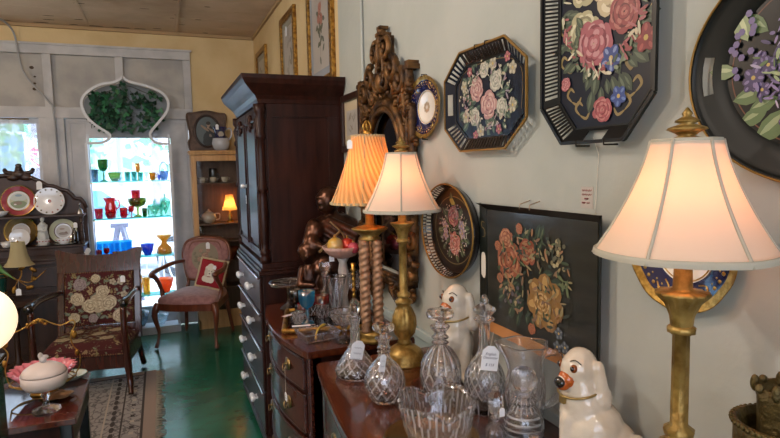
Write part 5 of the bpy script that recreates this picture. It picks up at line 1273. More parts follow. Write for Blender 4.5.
# bronze pot with vase
pt_ = thing('jardiniere', 'embossed bronze pot with a beaded rim at the lower right edge', 'pot', (.76, .485, .86))
pt_.scale = (1, 1, 1.1)
oz = P('verdigris_bronze', '#4c4024', .5, .6, col2='#5e5230', scale=20, bump=.8, bscale=50)
m = MB(); m.lathe([(0, 0), (.05, 0), (.05, .012), (.03, .03), (.03, .10), (.045, .15), (.058, .20), (.060, .29), (.062, .305), (.056, .306), (.053, .29), (.05, .20), (.03, .17), (0, .165)], 40, mod=lambda a, z, r: 1 + (.03 * math.cos(a * 9 + z * 60) if .12 < z < .29 and r > .05 else 0)); m.build('body', oz, pt_)
m = MB()
for k in range(48): a = 2 * PI * k / 48; m.ell((.062 * math.cos(a), .062 * math.sin(a), .303), .0035, 6, 4)
m.build('beaded_rim', oz, pt_)
vz = thing('bronze_vase', 'bronze vase with a ragged leaf rim standing inside the embossed pot', 'vase', (.765, .492, 1.042))
vz.scale = (1, 1, .93)
m = MB(); rg = [.355 + .012 * math.sin(i * 2.3) + .008 * math.sin(i * 5.1) for i in range(40)]
m.lathe([(0, 0), (.028, 0), (.030, .10), (.028, .16), (.031, .195), (.034, .215), (.030, .214), (.026, .19), (.024, .1), (0, .09)], 40, mod=lambda a, z, r: 1 + .05 * math.sin(a * 7 + z * 40))
m.build('body', oz, vz)
m = MB()
for k in range(9): a = 2 * PI * k / 9; m.ell((.033 * math.cos(a), .033 * math.sin(a), .214), (.006, .006, .007 + .006 * (k % 2)), 8, 6)
m.build('leaf_rim', oz, vz)
# ================================================================ glass and china
clear = glass('clear_crystal', '#fdfdff', .15, .0, body=.02)
cut = glass('cut_crystal', '#fdfdff', .12, .0, bump=.15, bscale=90, body=.04)
facet = glass('facet_crystal', '#fdfdff', .06, .0, body=.07)
cutglint = P('crystal_cut_glints', '#e4e8f0', .1, trans=.68, ior=1.5, coat=1)  # bright glints along the cuts, put into a pale groove colour
def gdiam(n, k, z0, z1, w=.2):
    return lambda a, z: z0 < z < z1 and min(abs(math.sin(n * a / 2 + k * z)), abs(math.sin(n * a / 2 - k * z))) < w
def gflute(n, z0, z1, w=.25):
    return lambda a, z: z0 < z < z1 and abs(math.sin(n * a / 2)) < w
def gany(*fs): return lambda a, z: any(f(a, z) for f in fs)
def cutfaces(m, g, n_faces, base=facet):
    m.slot(base)
    li = m.slot(cutglint)
    m.mi = [0] * len(m.f)
    for i, f in enumerate(m.f[:n_faces]):
        c = [sum(m.v[j][q] for j in f) / len(f) for q in range(3)]
        if g(math.atan2(c[1], c[0]), c[2]): m.mi[i] = li
frost = P('frosted_glass', '#d8d4d4', .45, trans=.5, ior=1.4)
def diamond(n, k, a, z0=-9, z1=9):
    return lambda t, z, r: 1 - (a * max(0, 1 - min(abs(math.sin(n * t / 2 + k * z)), abs(math.sin(n * t / 2 - k * z))) / .5) if z0 < z < z1 else 0)
def fl(n, a, z0=-9, z1=9):
    return lambda t, z, r: 1 + (a * abs(math.sin(n * t / 2)) - a * .5 if z0 < z < z1 else 0)
def fine(prof, step=.003):
    out = []
    for (r0, z0), (r1, z1) in zip(prof, prof[1:]):
        n = max(1, int(math.hypot(r1 - r0, z1 - z0) / step)); out += [(r0 + (r1 - r0) * i / n, z0 + (z1 - z0) * i / n) for i in range(n)]
    return out + [prof[-1]]
def smooth_prof(p, n=4): return [(max(v[0], 0), v[1]) for v in spline([(a, b, 0) for a, b in p], n)]
def solid(outer, inner): return outer + list(reversed(inner))

def decanter(name_label, x, y, z, outer, neck_r, stopper, mod, mat=None, seg=144, group=None, tag=None, name='decanter', g=None):
    t = thing(name, name_label, 'decanter', (x, y, z), 0, group)
    o = smooth_prof(outer, 5); H = o[-1][1]
    inn = [(max(r - .006, .004), max(zz, .012)) for r, zz in o if zz > .012]
    prof = [(0, 0)] + fine(o, .003) + fine([(max(r, 0), q) for r, q in reversed(inn)], .012) + [(0, .012)]
    oset = len(fine(o, .004)) + 1
    m = MB(); m.lathe(prof, seg, mod=(lambda a, z, r: 1 + 2.6 * (mod(a, z, r) - 1)) if mod else None)
    if g: cutfaces(m, g, seg * len(fine(o, .003)))
    m.build('body', mat or facet, t)
    m = MB(); m.lathe(stopper[0], seg=stopper[1], mod=stopper[2], smooth=stopper[1] > 14); s_ = m.build('stopper', facet, t); s_.location = (0, 0, H)
    if tag: price_tag(t, *tag)
    return t
# 1: ship-shaped decanter with tag
decanter('broad ship-shaped cut decanter with a white tag, leftmost on the nearer sideboard', .569, 1.75, .86,
         [(.060, 0), (.068, .012), (.066, .03), (.045, .065), (.026, .092), (.0165, .115), (.015, .150), (.017, .158), (.014, .165), (.0165, .185), (.021, .198)], .015,
         ([(0, -.012), (.012, -.012), (.014, 0), (.010, .006), (.016, .018), (.019, .032), (.016, .05), (.006, .062), (0, .064)], 10, None),
         lambda t, z, r: diamond(9, 70, .018, .012, .085)(t, z, r) * fl(10, .03, .1, .2)(t, z, r), g=gany(gdiam(12, 85, .012, .085, .24), gflute(10, .09, .19, .2)), tag=((-.012, -.060, .105), .045, .060, .1, .25, 3, [(.0, .02, .02), (.012, .045, .045)]))
# 2: globe decanter
decanter('round cut decanter with flat mushroom stopper and white tag, beside the ship decanter', .582, 1.52, .86,
         [(.034, 0), (.040, .004), (.056, .028), (.061, .055), (.055, .085), (.036, .112), (.021, .128), (.0165, .142), (.020, .148), (.0165, .154), (.020, .160), (.016, .168), (.017, .178), (.026, .190)], .016,
         ([(0, -.012), (.012, -.012), (.013, 0), (.010, .010), (.017, .017), (.031, .024), (.033, .032), (.030, .040), (0, .043)], 32, fl(16, .04)),
         lambda t, z, r: diamond(8, 45, .017, .01, .115)(t, z, r), g=gdiam(12, 70, .01, .112, .24), tag=((-.022, -.045, .130), .020, .050, .2, .18, 3, [(.0, .012, .02), (.012, .03, .03)]))
# 3: tall ovoid
decanter('tall ovoid cut decanter with wide disc stopper in front of the left spaniel', .726, 1.438, .86,
         [(.040, 0), (.045, .004), (.049, .02), (.058, .06), (.060, .095), (.050, .130), (.033, .158), (.020, .172), (.025, .180), (.018, .187), (.025, .195), (.018, .203), (.018, .212), (.027, .222), (.029, .228)], .018,
         ([(0, -.012), (.014, -.012), (.015, 0), (.011, .010), (.019, .018), (.037, .026), (.040, .036), (.036, .046), (0, .050)], 40, fl(20, .05)),
         lambda t, z, r: (diamond(8, 42, .016, .01, .11)(t, z, r) * fl(14, .05, .11, .17)(t, z, r)), g=gany(gdiam(12, 62, .01, .10, .24), gflute(14, .10, .168, .3), gflute(14, .0, .02, .3)))
# 4: diamond cut, tall neck
t4d = decanter('slim necked diamond cut decanter with pointed stopper and a handwritten tag', .813, 1.338, .86,
         [(.040, 0), (.043, .004), (.045, .022), (.050, .035), (.056, .060), (.058, .085), (.054, .11), (.040, .138), (.026, .158), (.017, .178), (.0155, .235), (.016, .250), (.028, .260), (.030, .264)], .0155,
         ([(0, -.012), (.012, -.012), (.013, 0), (.013, .008), (.022, .012), (.031, .022), (.032, .028), (.020, .036), (.010, .044), (.013, .050), (.007, .062), (0, .070)], 28, fl(14, .05)),
         lambda t, z, r: (diamond(18, 95, .016, .045, .145)(t, z, r) * fl(10, .06, .002, .045)(t, z, r)), g=gany(gdiam(18, 95, .05, .145, .24), gflute(10, .0, .045, .2), gflute(12, .15, .24, .2)))
pt4 = price_tag(t4d, (-.014, -.052, .168), .046, .068, -.35, .12, 0, [(0, .015, .02), (.012, .045, .06)])
def text_part(name, body, size, mat, parent, loc, rot):
    cu = bpy.data.curves.new(name, 'FONT'); cu.body = body; cu.size = size; cu.align_x = 'CENTER'; cu.align_y = 'CENTER'; cu.extrude = .0001; cu.space_line = .95; cu.shear = .25
    tmp = bpy.data.objects.new('tmp_text', cu); COL.objects.link(tmp); bpy.context.view_layer.update()
    me = bpy.data.meshes.new_from_object(tmp.evaluated_get(bpy.context.evaluated_depsgraph_get())); bpy.data.objects.remove(tmp)
    me.materials.clear(); me.materials.append(mat); o = bpy.data.objects.new(name, me); COL.objects.link(o); o.parent = parent; o.location = loc; o.rotation_euler = rot
    return o
text_part('handwriting', 'English\nDecanter\n\n$ 155', .0105, P('tag_ink', '', .7), pt4, (0, -.0012, -.003), (PI / 2, 0, 0))

# cut crystal pitcher
pit = thing('crystal_pitcher', 'large cut crystal pitcher with a ribbed handle and wavy lip below the rectangular tray', 'pitcher', (.862, 1.215, .86))
def pitmod(t, z, r):
    q = diamond(9, 42, .018, .02, .13)(t, z, r)
    if z > .15:
        k = (z - .15) / .07; q *= 1 + k * (.28 * max(0, math.cos(t - 2.3)) ** 3 + .09 * math.cos(5 * t))
    return q
o = fine(smooth_prof([(.044, 0), (.048, .005), (.040, .015), (.046, .03), (.052, .07), (.052, .11), (.046, .15), (.048, .18), (.056, .205), (.060, .222)], 4), .004)
m = MB(); m.lathe([(0, 0)] + o + [(r - .005, z) for r, z in reversed(o) if z > .014] + [(0, .014)], 72, mod=lambda a, z, r: 1 + (pitmod(a, z, r) - 1) * (2.6 if z < .15 else 1)); cutfaces(m, gany(gdiam(9, 42, .02, .14, .16), gflute(20, .0, .02, .3), gflute(24, .15, .215, .22)), 72 * (len(o) + 1)); m.build('body', None, pit)
m = MB(); hp = spline([(.030, -.038, .195), (.050, -.062, .200), (.066, -.080, .170), (.064, -.078, .110), (.046, -.055, .07), (.032, -.038, .055)], 8)
m.tube(hp, [.0085 * (1 + .35 * (i % 2)) for i in range(len(hp))], 8); h_ = m.build('handle', facet, pit); h_.rotation_euler = (0, 0, .3)
# ball stopper decanter
decanter('squat ring-cut decanter with a ribbed ball stopper in front of the pitcher', .800, 1.135, .86,
         [(.046, 0), (.050, .004), (.050, .03), (.052, .05), (.046, .075), (.032, .092), (.026, .10), (.031, .108), (.026, .116), (.029, .125)], .02,
         ([(0, -.01), (.014, -.01), (.015, .0), (.012, .006), (.020, .012), (.029, .028), (.031, .042), (.027, .056), (.016, .066), (.005, .069), (0, .069)], 64, fl(20, .07)),
         lambda t, z, r: (1 - .02 * abs(math.sin(z * 330)) * (z < .09)) * fl(16, .04, .09, .13)(t, z, r), g=gany(lambda a, z: abs(math.sin(z * 200)) < .3 and z < .085, gflute(16, .085, .13, .3)))
# small bottle with drop stopper and tag
decanter('small faceted scent bottle with a tall drop stopper and tiny white tag', .738, 1.165, .86,
         [(.022, 0), (.026, .004), (.026, .03), (.020, .042), (.010, .050), (.009, .058), (.014, .064)], .01,
         ([(0, -.008), (.007, -.008), (.008, 0), (.006, .004), (.016, .016), (.022, .036), (.018, .056), (.008, .070), (.010, .076), (.003, .088), (0, .090)], 8, None),
         fl(8, .06), seg=48, name='scent_bottle', tag=((.0, -.030, .09), .014, .022, 0, 0, 0, None))
# faceted crystal box
bxx = thing('crystal_box', 'low faceted crystal box with a dark metal rimmed lid in front of the right spaniel', 'box', (.748, 1.020, .86))
bxx.scale = (.85, .85, .85)
m = MB(); m.lathe([(0, 0), (.036, 0), (.048, .02), (.050, .045), (.044, .050), (0, .050)], 12, smooth=False); m.build('body', cut, bxx)
m = MB(); m.lathe([(.046, .050), (.0475, .053), (.046, .056), (.042, .053), (.046, .050)], 24); m.build('rim', P('pewter', '#77787c', .3, 1), bxx)
m = MB(); m.lathe([(0, .0565), (.044, .0565), (.040, .066), (.022, .080), (.012, .084), (.016, .092), (0, .098)], 12, smooth=False); m.build('lid', clear, bxx)
# scalloped cut bowl with tall lobes, on a silver-gilt tray
gt = thing('round_tray', 'round gilt rimmed metal tray under the scalloped cut bowl', 'tray', (.600, 1.245, .86))
m = MB(); m.lathe([(0, .001), (.105, .001), (.118, .006), (.122, .010), (.118, .010), (.104, .005), (0, .004)], 48, mod=fl(24, .012, .005, 9)); m.build('tray_body', P('gilt_silver', '#a08a62', .18, 1), gt)
bw = thing('crystal_bowl', 'scalloped cut crystal bowl with tall fan lobes at the bottom centre of the picture', 'bowl', (.612, 1.235, .867))
def bmod(t, z, r):
    lobe = abs(math.cos(2 * t)) ** .7
    return diamond(22, 70, .03, .01, .08)(t, z, r)
m = MB(); n = 112; vs = []; fs = []; rows = [(0, 0, 0), (.05, .0, 0), (.070, .006, 0), (.080, .018, 0), (.085, .030, 0), (.088, .042, .1), (.090, .055, .35), (.091, .066, .7), (.092, .074, 1.0)]
def bowlrow(r, z, k, ins=0):
    out = []
    for i in range(n):
        a = 2 * PI * i / n; lobe = abs(math.cos(2 * (a - .62))) ** .8
        q = (r - ins) * 1 * (1 + .10 * k * lobe)
        zz = z + k * (.030 * lobe + .004 * abs(math.sin(28 * a)) * (k > .9))
        if not ins: q *= 1 - .035 * max(0, 1 - min(abs(math.sin(5 * a + z * 45)), abs(math.sin(5 * a - z * 45))) / .5) * (z > .01)
        out.append((q * math.cos(a), q * math.sin(a), zz))
    return out
for r, z, k in rows[1:]: vs += bowlrow(r, z, k)
for r, z, k in reversed(rows[1:]): vs += bowlrow(r, max(z, .008), k, .006)
K = len(vs) // n
for k in range(K - 1):
    for i in range(n): fs.append((k * n + i, k * n + (i + 1) % n, (k + 1) * n + (i + 1) % n, (k + 1) * n + i))
fs.append(tuple(reversed(range(n)))); fs.append(tuple((K - 1) * n + i for i in range(n)))
m.add(vs, fs, 0, True); cutfaces(m, gany(gdiam(16, 70, .006, .06, .22), gflute(40, .058, .12, .35)), n * 8); m.build('bowl_body', None, bw)
m = MB()
for i in range(0, n, 2):
    p_ = bowlrow(.092, .074, 1)[i]; m.ell((p_[0] * .985, p_[1] * .985, p_[2] + .002), .0042, 7, 5)
m.build('beaded_rim', clear, bw)

# ---- things on the chest of drawers
T1 = .84
# gilt framed mirror tray (rotated)
mt_ = thing('mirror_tray', 'gilt framed rectangular mirror tray carrying the small coloured glasses', 'tray', (.685, 2.52, T1), math.radians(-14))
m = MB(); m.box(-.17, .17, -.16, .16, .002, .008); m.build('mirror_plate', P('tray_mirror', '#6f7070', .05, 1), mt_)
m = MB(); a, b_ = .19, .18
for y in (-b_, b_): m.tube([(-a + 2 * a * i / 40, y, .012) for i in range(41)], [.010 + .002 * (i % 2) for i in range(41)], 8)
for x in (-a, a): m.tube([(x, -b_ + 2 * b_ * i / 40, .012) for i in range(41)], [.010 + .002 * (i % 2) for i in range(41)], 8)
m.build('gilt_frame', gilt, mt_)
TT = T1 + .0085
def hollow(outer, wall=.003, base=.006): return [(0, outer[0][1])] + outer + [(max(r - wall, .001), max(z, base)) for r, z in reversed(outer) if z >= base] + [(0, base)]
def vessel(name, label, cat, x, y, z, parts_, group=None, rz=0):
    """parts_: (part name, profile, material, segments, radius pattern)"""
    t = thing(name, label, cat, (x, y, z), rz, group)
    for pn, pr, mt, sg, md in parts_:
        m = MB()
        if mt is cut:
            pr2 = fine(pr, .005); m.lathe(pr2, 72, mod=md); h = max(z_ for r_, z_ in pr2); cutfaces(m, gany(gdiam(10, 2.2 / h * 1.6, h * .05, h * .9, .2), lambda a_, z_: False), len(m.f) // 2 + 72, cut)
        else: m.lathe(pr, sg, mod=md)
        m.build(pn, None if mt is cut else mt, t)
    return t
blueg = tint('aqua_glass', '#5fc4e4', .14, .4, .7); amet = tint('amethyst_glass', '#2c2440', .14, .15, .9); ruby = tint('ruby_glass', '#c02c40', .14, .5, .8)
def gob(h, r, bz=.45):
    st_ = [(0, 0), (r * .8, 0), (r * .75, h * .03), (r * .2, h * .08), (r * .14, h * .2), (r * .24, h * .28), (r * .14, h * .35), (r * .2, h * bz * .95), (0, h * bz * .96)]
    bo_ = [(r * .2, h * bz), (r * .7, h * (bz + .08)), (r * .95, h * (bz + .22)), (r, h * .85), (r * 1.02, h)]
    return st_, hollow(bo_, .0025, h * bz + .006)
s1, b1 = gob(.150, .036); vessel('goblet', 'pale blue pressed glass goblet standing on the mirror tray', 'goblet', .585, 2.49, TT, [('stem', s1, blueg, 24, None), ('bowl', b1, blueg, 36, fl(12, .05))])
s1, b1 = gob(.13, .028); vessel('goblet', 'dark amethyst glass goblet beneath the edge of the glass cake plate', 'goblet', .567, 2.64, TT, [('stem', s1, amet, 20, None), ('bowl', b1, amet, 30, fl(10, .05))])
# ruby flashed tumblers
def flashed(label, x, y, h, r, c2=clear, g=None):
    lo_ = [(r * .85, 0), (r * .95, .004), (r, h * .5), (r * 1.0, h * .62)]; up = [(r * 1.0, h * .62), (r * 1.03, h)]
    return vessel('tumbler', label, 'tumbler', x, y, TT, [('clear_base', hollow(lo_), cut, 30, fl(10, .05)), ('ruby_band', up + [(r * .95, h), (r * .93, h * .62)], ruby, 30, None)], g)
flashed('ruby banded tumbler standing to the right of the pale blue goblet', .676, 2.565, .105, .031)
flashed('wide ruby banded spoon holder standing behind the blue goblet', .637, 2.635, .09, .046)
flashed('small ruby banded tumbler between the amethyst goblet and the blue goblet', .590, 2.585, .07, .028)
vessel('tumbler', 'small plain cut glass tumbler left of the blue goblet foot', 'tumbler', .548, 2.51, TT, [('body', hollow([(.022, 0), (.026, .01), (.03, .05)]), cut, 24, fl(8, .06))])
cap_t = thing('gift_tag', 'pinkish paper tag lying on the tray rim beside the small tumbler', 'tag', (.520, 2.60, TT + .016), .5)
m = MB(); m.box(-.03, .03, -.012, .012, 0, .001); m.build('paper', P('tag_pink', '#d8c4c4', .8), cap_t)
m = MB(); m.tube([(.03, 0, .001), (.045, .006, .001), (.052, -.004, .001)], .0006, 4); m.build('string', P('cotton_string', '', .9), cap_t)
cap_t = thing('gift_tag', 'white paper tag lying on the tray rim in front of the blue goblet', 'tag', (.535, 2.40, TT + .016), -.2)
m = MB(); m.box(-.04, .04, -.010, .010, 0, .001); m.build('paper', P('tag_paper', '', .8), cap_t)
m = MB(); m.tube([(.04, 0, .001), (.05, .006, .001), (.06, 0, .001)], .0006, 4); m.build('string', P('cotton_string', '', .9), cap_t)
# glass cake stand
vessel('cake_stand', 'clear glass cake stand with scalloped plate against the wardrobe side', 'cake stand', .575, 2.83, T1,
       [('foot', [(0, 0), (.05, 0), (.045, .008), (.014, .03), (.010, .08), (.018, .118), (0, .118)], clear, 30, None), ('plate', [(0, .1185), (.05, .119), (.088, .126), (.098, .140), (.100, .140), (.092, .124), (.05, .1245), (0, .124)], cut, 60, fl(20, .03))])
m = MB()
# crystal decanter with ball stopper behind
decanter('slender clear decanter with a round ball stopper behind the ruby banded tumbler', .715, 2.645, TT,
         [(.036, 0), (.040, .01), (.038, .06), (.026, .10), (.014, .125), (.012, .16), (.018, .185), (.020, .19)], .012,
         ([(0, -.008), (.009, -.008), (.010, .002), (.016, .008), (.027, .024), (.030, .036), (.027, .048), (.016, .058), (0, .062)], 24, fl(8, .05)),
         diamond(12, 80, .014, .01, .1), seg=40)
vessel('vase', 'flared cut crystal vase beside the ball-stoppered decanter', 'vase', .745, 2.56, TT, [('body', hollow([(.030, 0), (.034, .006), (.026, .03), (.030, .09), (.040, .15), (.050, .19)], .005), cut, 48, diamond(14, 60, .016, .02, .18))])
# divided dish with yellow ribbon
dd = thing('crystal_dish', 'low rectangular crystal dish with a twist of yellow ribbon at the front of the chest', 'dish', (.572, 2.262, T1), math.radians(8))
m = MB(); A_, B_ = .078, .062
outl = [(-A_, -B_), (A_, -B_), (A_, B_), (-A_, B_)]
m.box(-A_ + .012, A_ - .012, -B_ + .012, B_ - .012, 0, .006)
for (x0, y0), (x1, y1) in zip(outl, outl[1:] + outl[:1]):
    a_ = Vector((x0 * .85, y0 * .82, .003)); b_ = Vector((x1 * .85, y1 * .82, .003)); c_ = Vector((x1, y1, .036)); d_ = Vector((x0, y0, .036)); N2 = 12
    o2_ = Vector((0, 0, .004))
    vs = [a_, b_, c_, d_, a_ * .93 + o2_, b_ * .93 + o2_, Vector((c_.x * .94, c_.y * .93, .036)), Vector((d_.x * .94, d_.y * .93, .036))]
    m.add(vs, [(0, 1, 2, 3), (7, 6, 5, 4), (3, 2, 6, 7), (0, 4, 5, 1), (0, 3, 7, 4), (1, 5, 6, 2)])
    for i in range(N2 + 1): q = d_.lerp(c_, i / N2); m.ell((q.x * .97, q.y * .97, .037), .0045, 6, 5)
m.box(-.003, .003, -B_ * .8, B_ * .8, .006, .03); m.build('dish_body', cut, dd)
m = MB(); m.tube(spline([(-.02, -.02, .008), (.0, .0, .036), (.03, .02, .05), (.05, .035, .045), (.035, .045, .035)], 5), .0035, 5); m.build('ribbon', P('yellow_ribbon', '#b39a3c', .6), dd)
# compote and lustre pieces
vessel('compote', 'clear cut glass compote on a short stem beside the twisted column lamp', 'compote', .662, 2.175, T1,
       [('stem', [(0, 0), (.036, 0), (.033, .006), (.010, .02), (.009, .05), (.015, .066), (0, .066)], clear, 28, None), ('bowl', hollow([(.014, .0665), (.04, .080), (.058, .110), (.060, .130)], .004, .072), cut, 48, diamond(14, 70, .02, .07, .12))])
# frosted figural stand with pink ruffled bowl holding glass ornaments
ep = thing('pedestal_bowl', 'pink ribbed glass bowl on a tall frosted glass stem full of glass balls', 'bowl', (.800, 2.62, TT))
m = MB(); m.lathe([(0, 0), (.05, 0), (.045, .012), (.022, .03), (.018, .08), (.026, .12), (.02, .16), (.024, .20), (.018, .24), (.028, .262), (0, .262)], 30, mod=fl(8, .08)); m.build('frosted_stem', frost, ep)
pinkg = P('pink_frosted', '#d2aba0', .35, trans=.35, ior=1.4)
m = MB(); m.lathe(hollow([(.028, .263), (.06, .275), (.085, .300), (.098, .322)], .004, .27), 96, mod=fl(30, .06)); m.build('bowl', pinkg, ep)
irid = P('iridescent_amber', '#e8b848', .08, .1, col2='#e0c890', scale=18, coat=1, trans=.35); ro = P('red_ornament', '#d84030', .08, .2, coat=1, trans=.35)
for k, (dx, dy, r, mt, lab) in enumerate(((-.042, -.02, .040, irid, 'large iridescent gold glass ball ornament in the pink pedestal bowl'), (.022, -.01, .036, ro, 'red glass ball ornament in the middle of the pink pedestal bowl'), (.035, -.065, .028, P('pink_ornament', '#e0607c', .08, .2, coat=1, trans=.35), 'pink iridescent ball ornament in front of the red one in the pedestal bowl'))):
    t = thing('glass_ornament', lab, 'ornament', (.800 + dx, 2.62 + dy, TT + .290 + r), 0, 'glass ball ornaments')
    m = MB(); m.ell((0, 0, 0), r, 24, 16); m.build('ball', mt, t)
    m = MB(); m.lathe([(0, r * .96), (.007, r * .97), (.007, r * 1.15), (0, r * 1.16)], 10); m.tube(circ3 if False else [(.005 * math.cos(a), 0, r * 1.2 + .005 * math.sin(a)) for a in [k_ * PI / 4 for k_ in range(8)]], .001, 4, closed=True); m.build('cap', brass, t)
m = MB()
# gold shred in the bowl
m = MB()
for i in range(70):
    a = rnd.uniform(0, 6.28); q = .07 * rnd.random() ** .5; x, y = q * math.cos(a), q * math.sin(a); m.tube(spline([(x, y, .283), (x + rnd.uniform(-.02, .02), y + rnd.uniform(-.02, .02), .30), (x + rnd.uniform(-.02, .02), y + rnd.uniform(-.02, .02), .288)], 3), .0015, 4)
tagit(m.build('gold_shred', P('gold_tinsel', '#c08a3c', .3, .8)), 'curly gold shred lining the pink pedestal bowl', 'tinsel', kind='stuff').location = (.80, 2.62, TT)
# twisted brass candlesticks
for k, (x, y, lab) in enumerate(((.76, 2.735, 'left of two slim brass candlesticks standing behind the cut vase'), (.80, 2.46, 'slim brass candlestick hung with prisms between frosted stem and twisted lamp'))):
    t = thing('candlestick', lab, 'candlestick', (x, y, T1 if k == 0 else TT))
    m = MB(); m.lathe([(0, 0), (.03, 0), (.028, .008), (.01, .02), (.008, .03)] + [(.0075 + .002 * math.sin(i * 1.2), .03 + .19 * i / 40) for i in range(41)] + [(.012, .225), (.014, .235), (.009, .24), (.012, .262), (0, .262)], 16); m.build('shaft', brass, t)
    for q in range(5):
        a = q * 2 * PI / 5; cx, cy_ = .022 * math.cos(a), .022 * math.sin(a); m = MB(); m.tube([(0, 0, .232), (cx, cy_, .228)], .0012, 4); m.lathe([(0, .13), (.004, .15), (.005, .19), (.003, .215), (0, .228)], 6, (cx, cy_, 0)); m.build('prism', clear, t)

# ================================================================ display shelf glass
def small(name, label, cat, x, z, h, w, kind, mat, y=5.86, group=None, dy=0):
    r = w / 2; t = thing(name, label, cat, (x, y + dy, z), 0, group)
    md = fl(10, .06)
    if kind == 'goblet':
        a, b_ = gob(h, r); m = MB(); m.lathe(a, 16); m.build('stem', mat, t); m = MB(); m.lathe(b_, 20, mod=md); m.build('bowl', mat, t)
    elif kind == 'tumbler':
        m = MB(); m.lathe(hollow([(r * .75, 0), (r * .82, .004), (r, h)], .003), 20, mod=md); m.build('body', mat, t)
    elif kind == 'bowl':
        m = MB(); m.lathe(hollow([(r * .45, 0), (r * .5, h * .08), (r * .8, h * .45), (r, h)], .003), 32, mod=fl(16, .08)); m.build('body', mat, t)
    elif kind == 'compote':
        m = MB(); m.lathe([(0, 0), (r * .5, 0), (r * .45, h * .05), (r * .12, h * .15), (r * .14, h * .45), (r * .25, h * .5), (0, h * .51)], 20); m.build('stem', mat, t)
        m = MB(); m.lathe(hollow([(r * .25, h * .515), (r * .8, h * .62), (r, h * .8), (r * .98, h)], .003, h * .54), 32, mod=fl(14, .08)); m.build('bowl', mat, t)
    elif kind == 'jar':
        m = MB(); m.lathe(hollow([(r * .9, 0), (r, .005), (r, h * .6), (r * .9, h * .66)], .003), 24); m.build('body', mat, t)
        m = MB(); m.lathe([(0, h * .67), (r * .92, h * .67), (r * .9, h * .73), (r * .4, h * .8), (r * .12, h * .84), (r * .25, h * .93), (0, h)], 20); m.build('lid', mat, t)
    elif kind == 'pitcher':
        m = MB(); m.lathe(hollow([(r * .45, 0), (r * .5, h * .04), (r * .62, h * .3), (r * .68, h * .5), (r * .5, h * .75), (r * .58, h)], .003), 32, mod=lambda t_, z, q: 1 + (.35 * max(0, -math.cos(t_)) ** 3 if z > h * .8 else 0) + .03 * math.cos(10 * t_)); m.build('body', mat, t)
        m = MB(); m.tube(spline([(r * .5, 0, h * .88), (r * .95, 0, h * .85), (r * .98, 0, h * .6), (r * .66, 0, h * .42)], 5), .006, 8); m.build('handle', mat, t)
    elif kind == 'basket':
        m = MB(); m.lathe(hollow([(r * .6, 0), (r * .7, h * .05), (r * .9, h * .35), (r, h * .5)], .003), 28, mod=fl(12, .08)); m.build('body', mat, t)
        m = MB(); m.tube(spline([(-r * .9, 0, h * .48), (-r * .75, 0, h * .8), (0, 0, h), (r * .75, 0, h * .8), (r * .9, 0, h * .48)], 5), .005, 8); m.build('handle', mat, t)
    elif kind == 'flare':
        m = MB(); m.lathe(hollow([(r * .7, 0), (r * .85, .01), (r * .8, h * .35), (r * .35, h * .55), (r * .3, h * .7), (r * .9, h)], .003), 36, mod=lambda t_, z, q: 1 + (.12 * math.cos(8 * t_) if z > h * .8 else .04 * math.cos(10 * t_))); m.build('body', mat, t)
    elif kind == 'cup':
        m = MB(); m.lathe(hollow([(r * .5, 0), (r * .75, h * .2), (r * .8, h * .8), (r * .85, h)], .003), 24, mod=md); m.build('body', mat, t)
        m = MB(); m.tube(spline([(r * .75, 0, h * .8), (r * 1.15, 0, h * .7), (r * 1.1, 0, h * .4), (r * .75, 0, h * .3)], 4), .004, 6); m.build('handle', mat, t)
    elif kind == 'bird':
        m = MB(); m.ell((0, 0, h * .45), (r, r * .6, h * .35)); m.ell((-r * .6, 0, h * .8), (r * .4, r * .35, h * .18)); m.cap((r * .8, 0, h * .5), (r * 1.6, 0, h * .8), r * .25, r * .1, 8); m.lathe([(0, 0), (r * .5, 0), (r * .4, h * .2), (0, h * .2)], 12); m.build('body', mat, t, remesh=.004)
    return t
G = dict(green=tint('green_glass', '#1f7a3a', .1, .3), teal=tint('teal_glass', '#3aa69a', .1, .3), lime=tint('lime_glass', '#8fb86a', .1, .35), amber=tint('amber_glass', '#d69a1e', .12, .35), red=tint('red_glass', '#d01c38', .12, .4), aqua=tint('pale_aqua_glass', '#7fd0b8', .1, .3),
         cobalt=tint('cobalt_glass', '#1f4fb8', .12, .35), turq=tint('turquoise_glass', '#1fa0dc', .12, .45), clr=tint('pale_clear_glass', '#cfe0e8', .14, .12), blue=tint('ice_blue_glass', '#8fb0d8', .12, .3), olive=tint('olive_glass', '#6f8a2c', .1, .35), smoke=tint('smoke_glass', '#6a7f8c', .14, .2), orange=tint('orange_glass', '#e8662a', .12, .45), yg=tint('yellow_green', '#9fb84a', .1, .35))
z1, z2, z3, z4 = [z + .0005 for z in SH]
g1, g2, g3 = 'glass on the top display shelf', 'glass on the second display shelf', 'glass on the third display shelf'
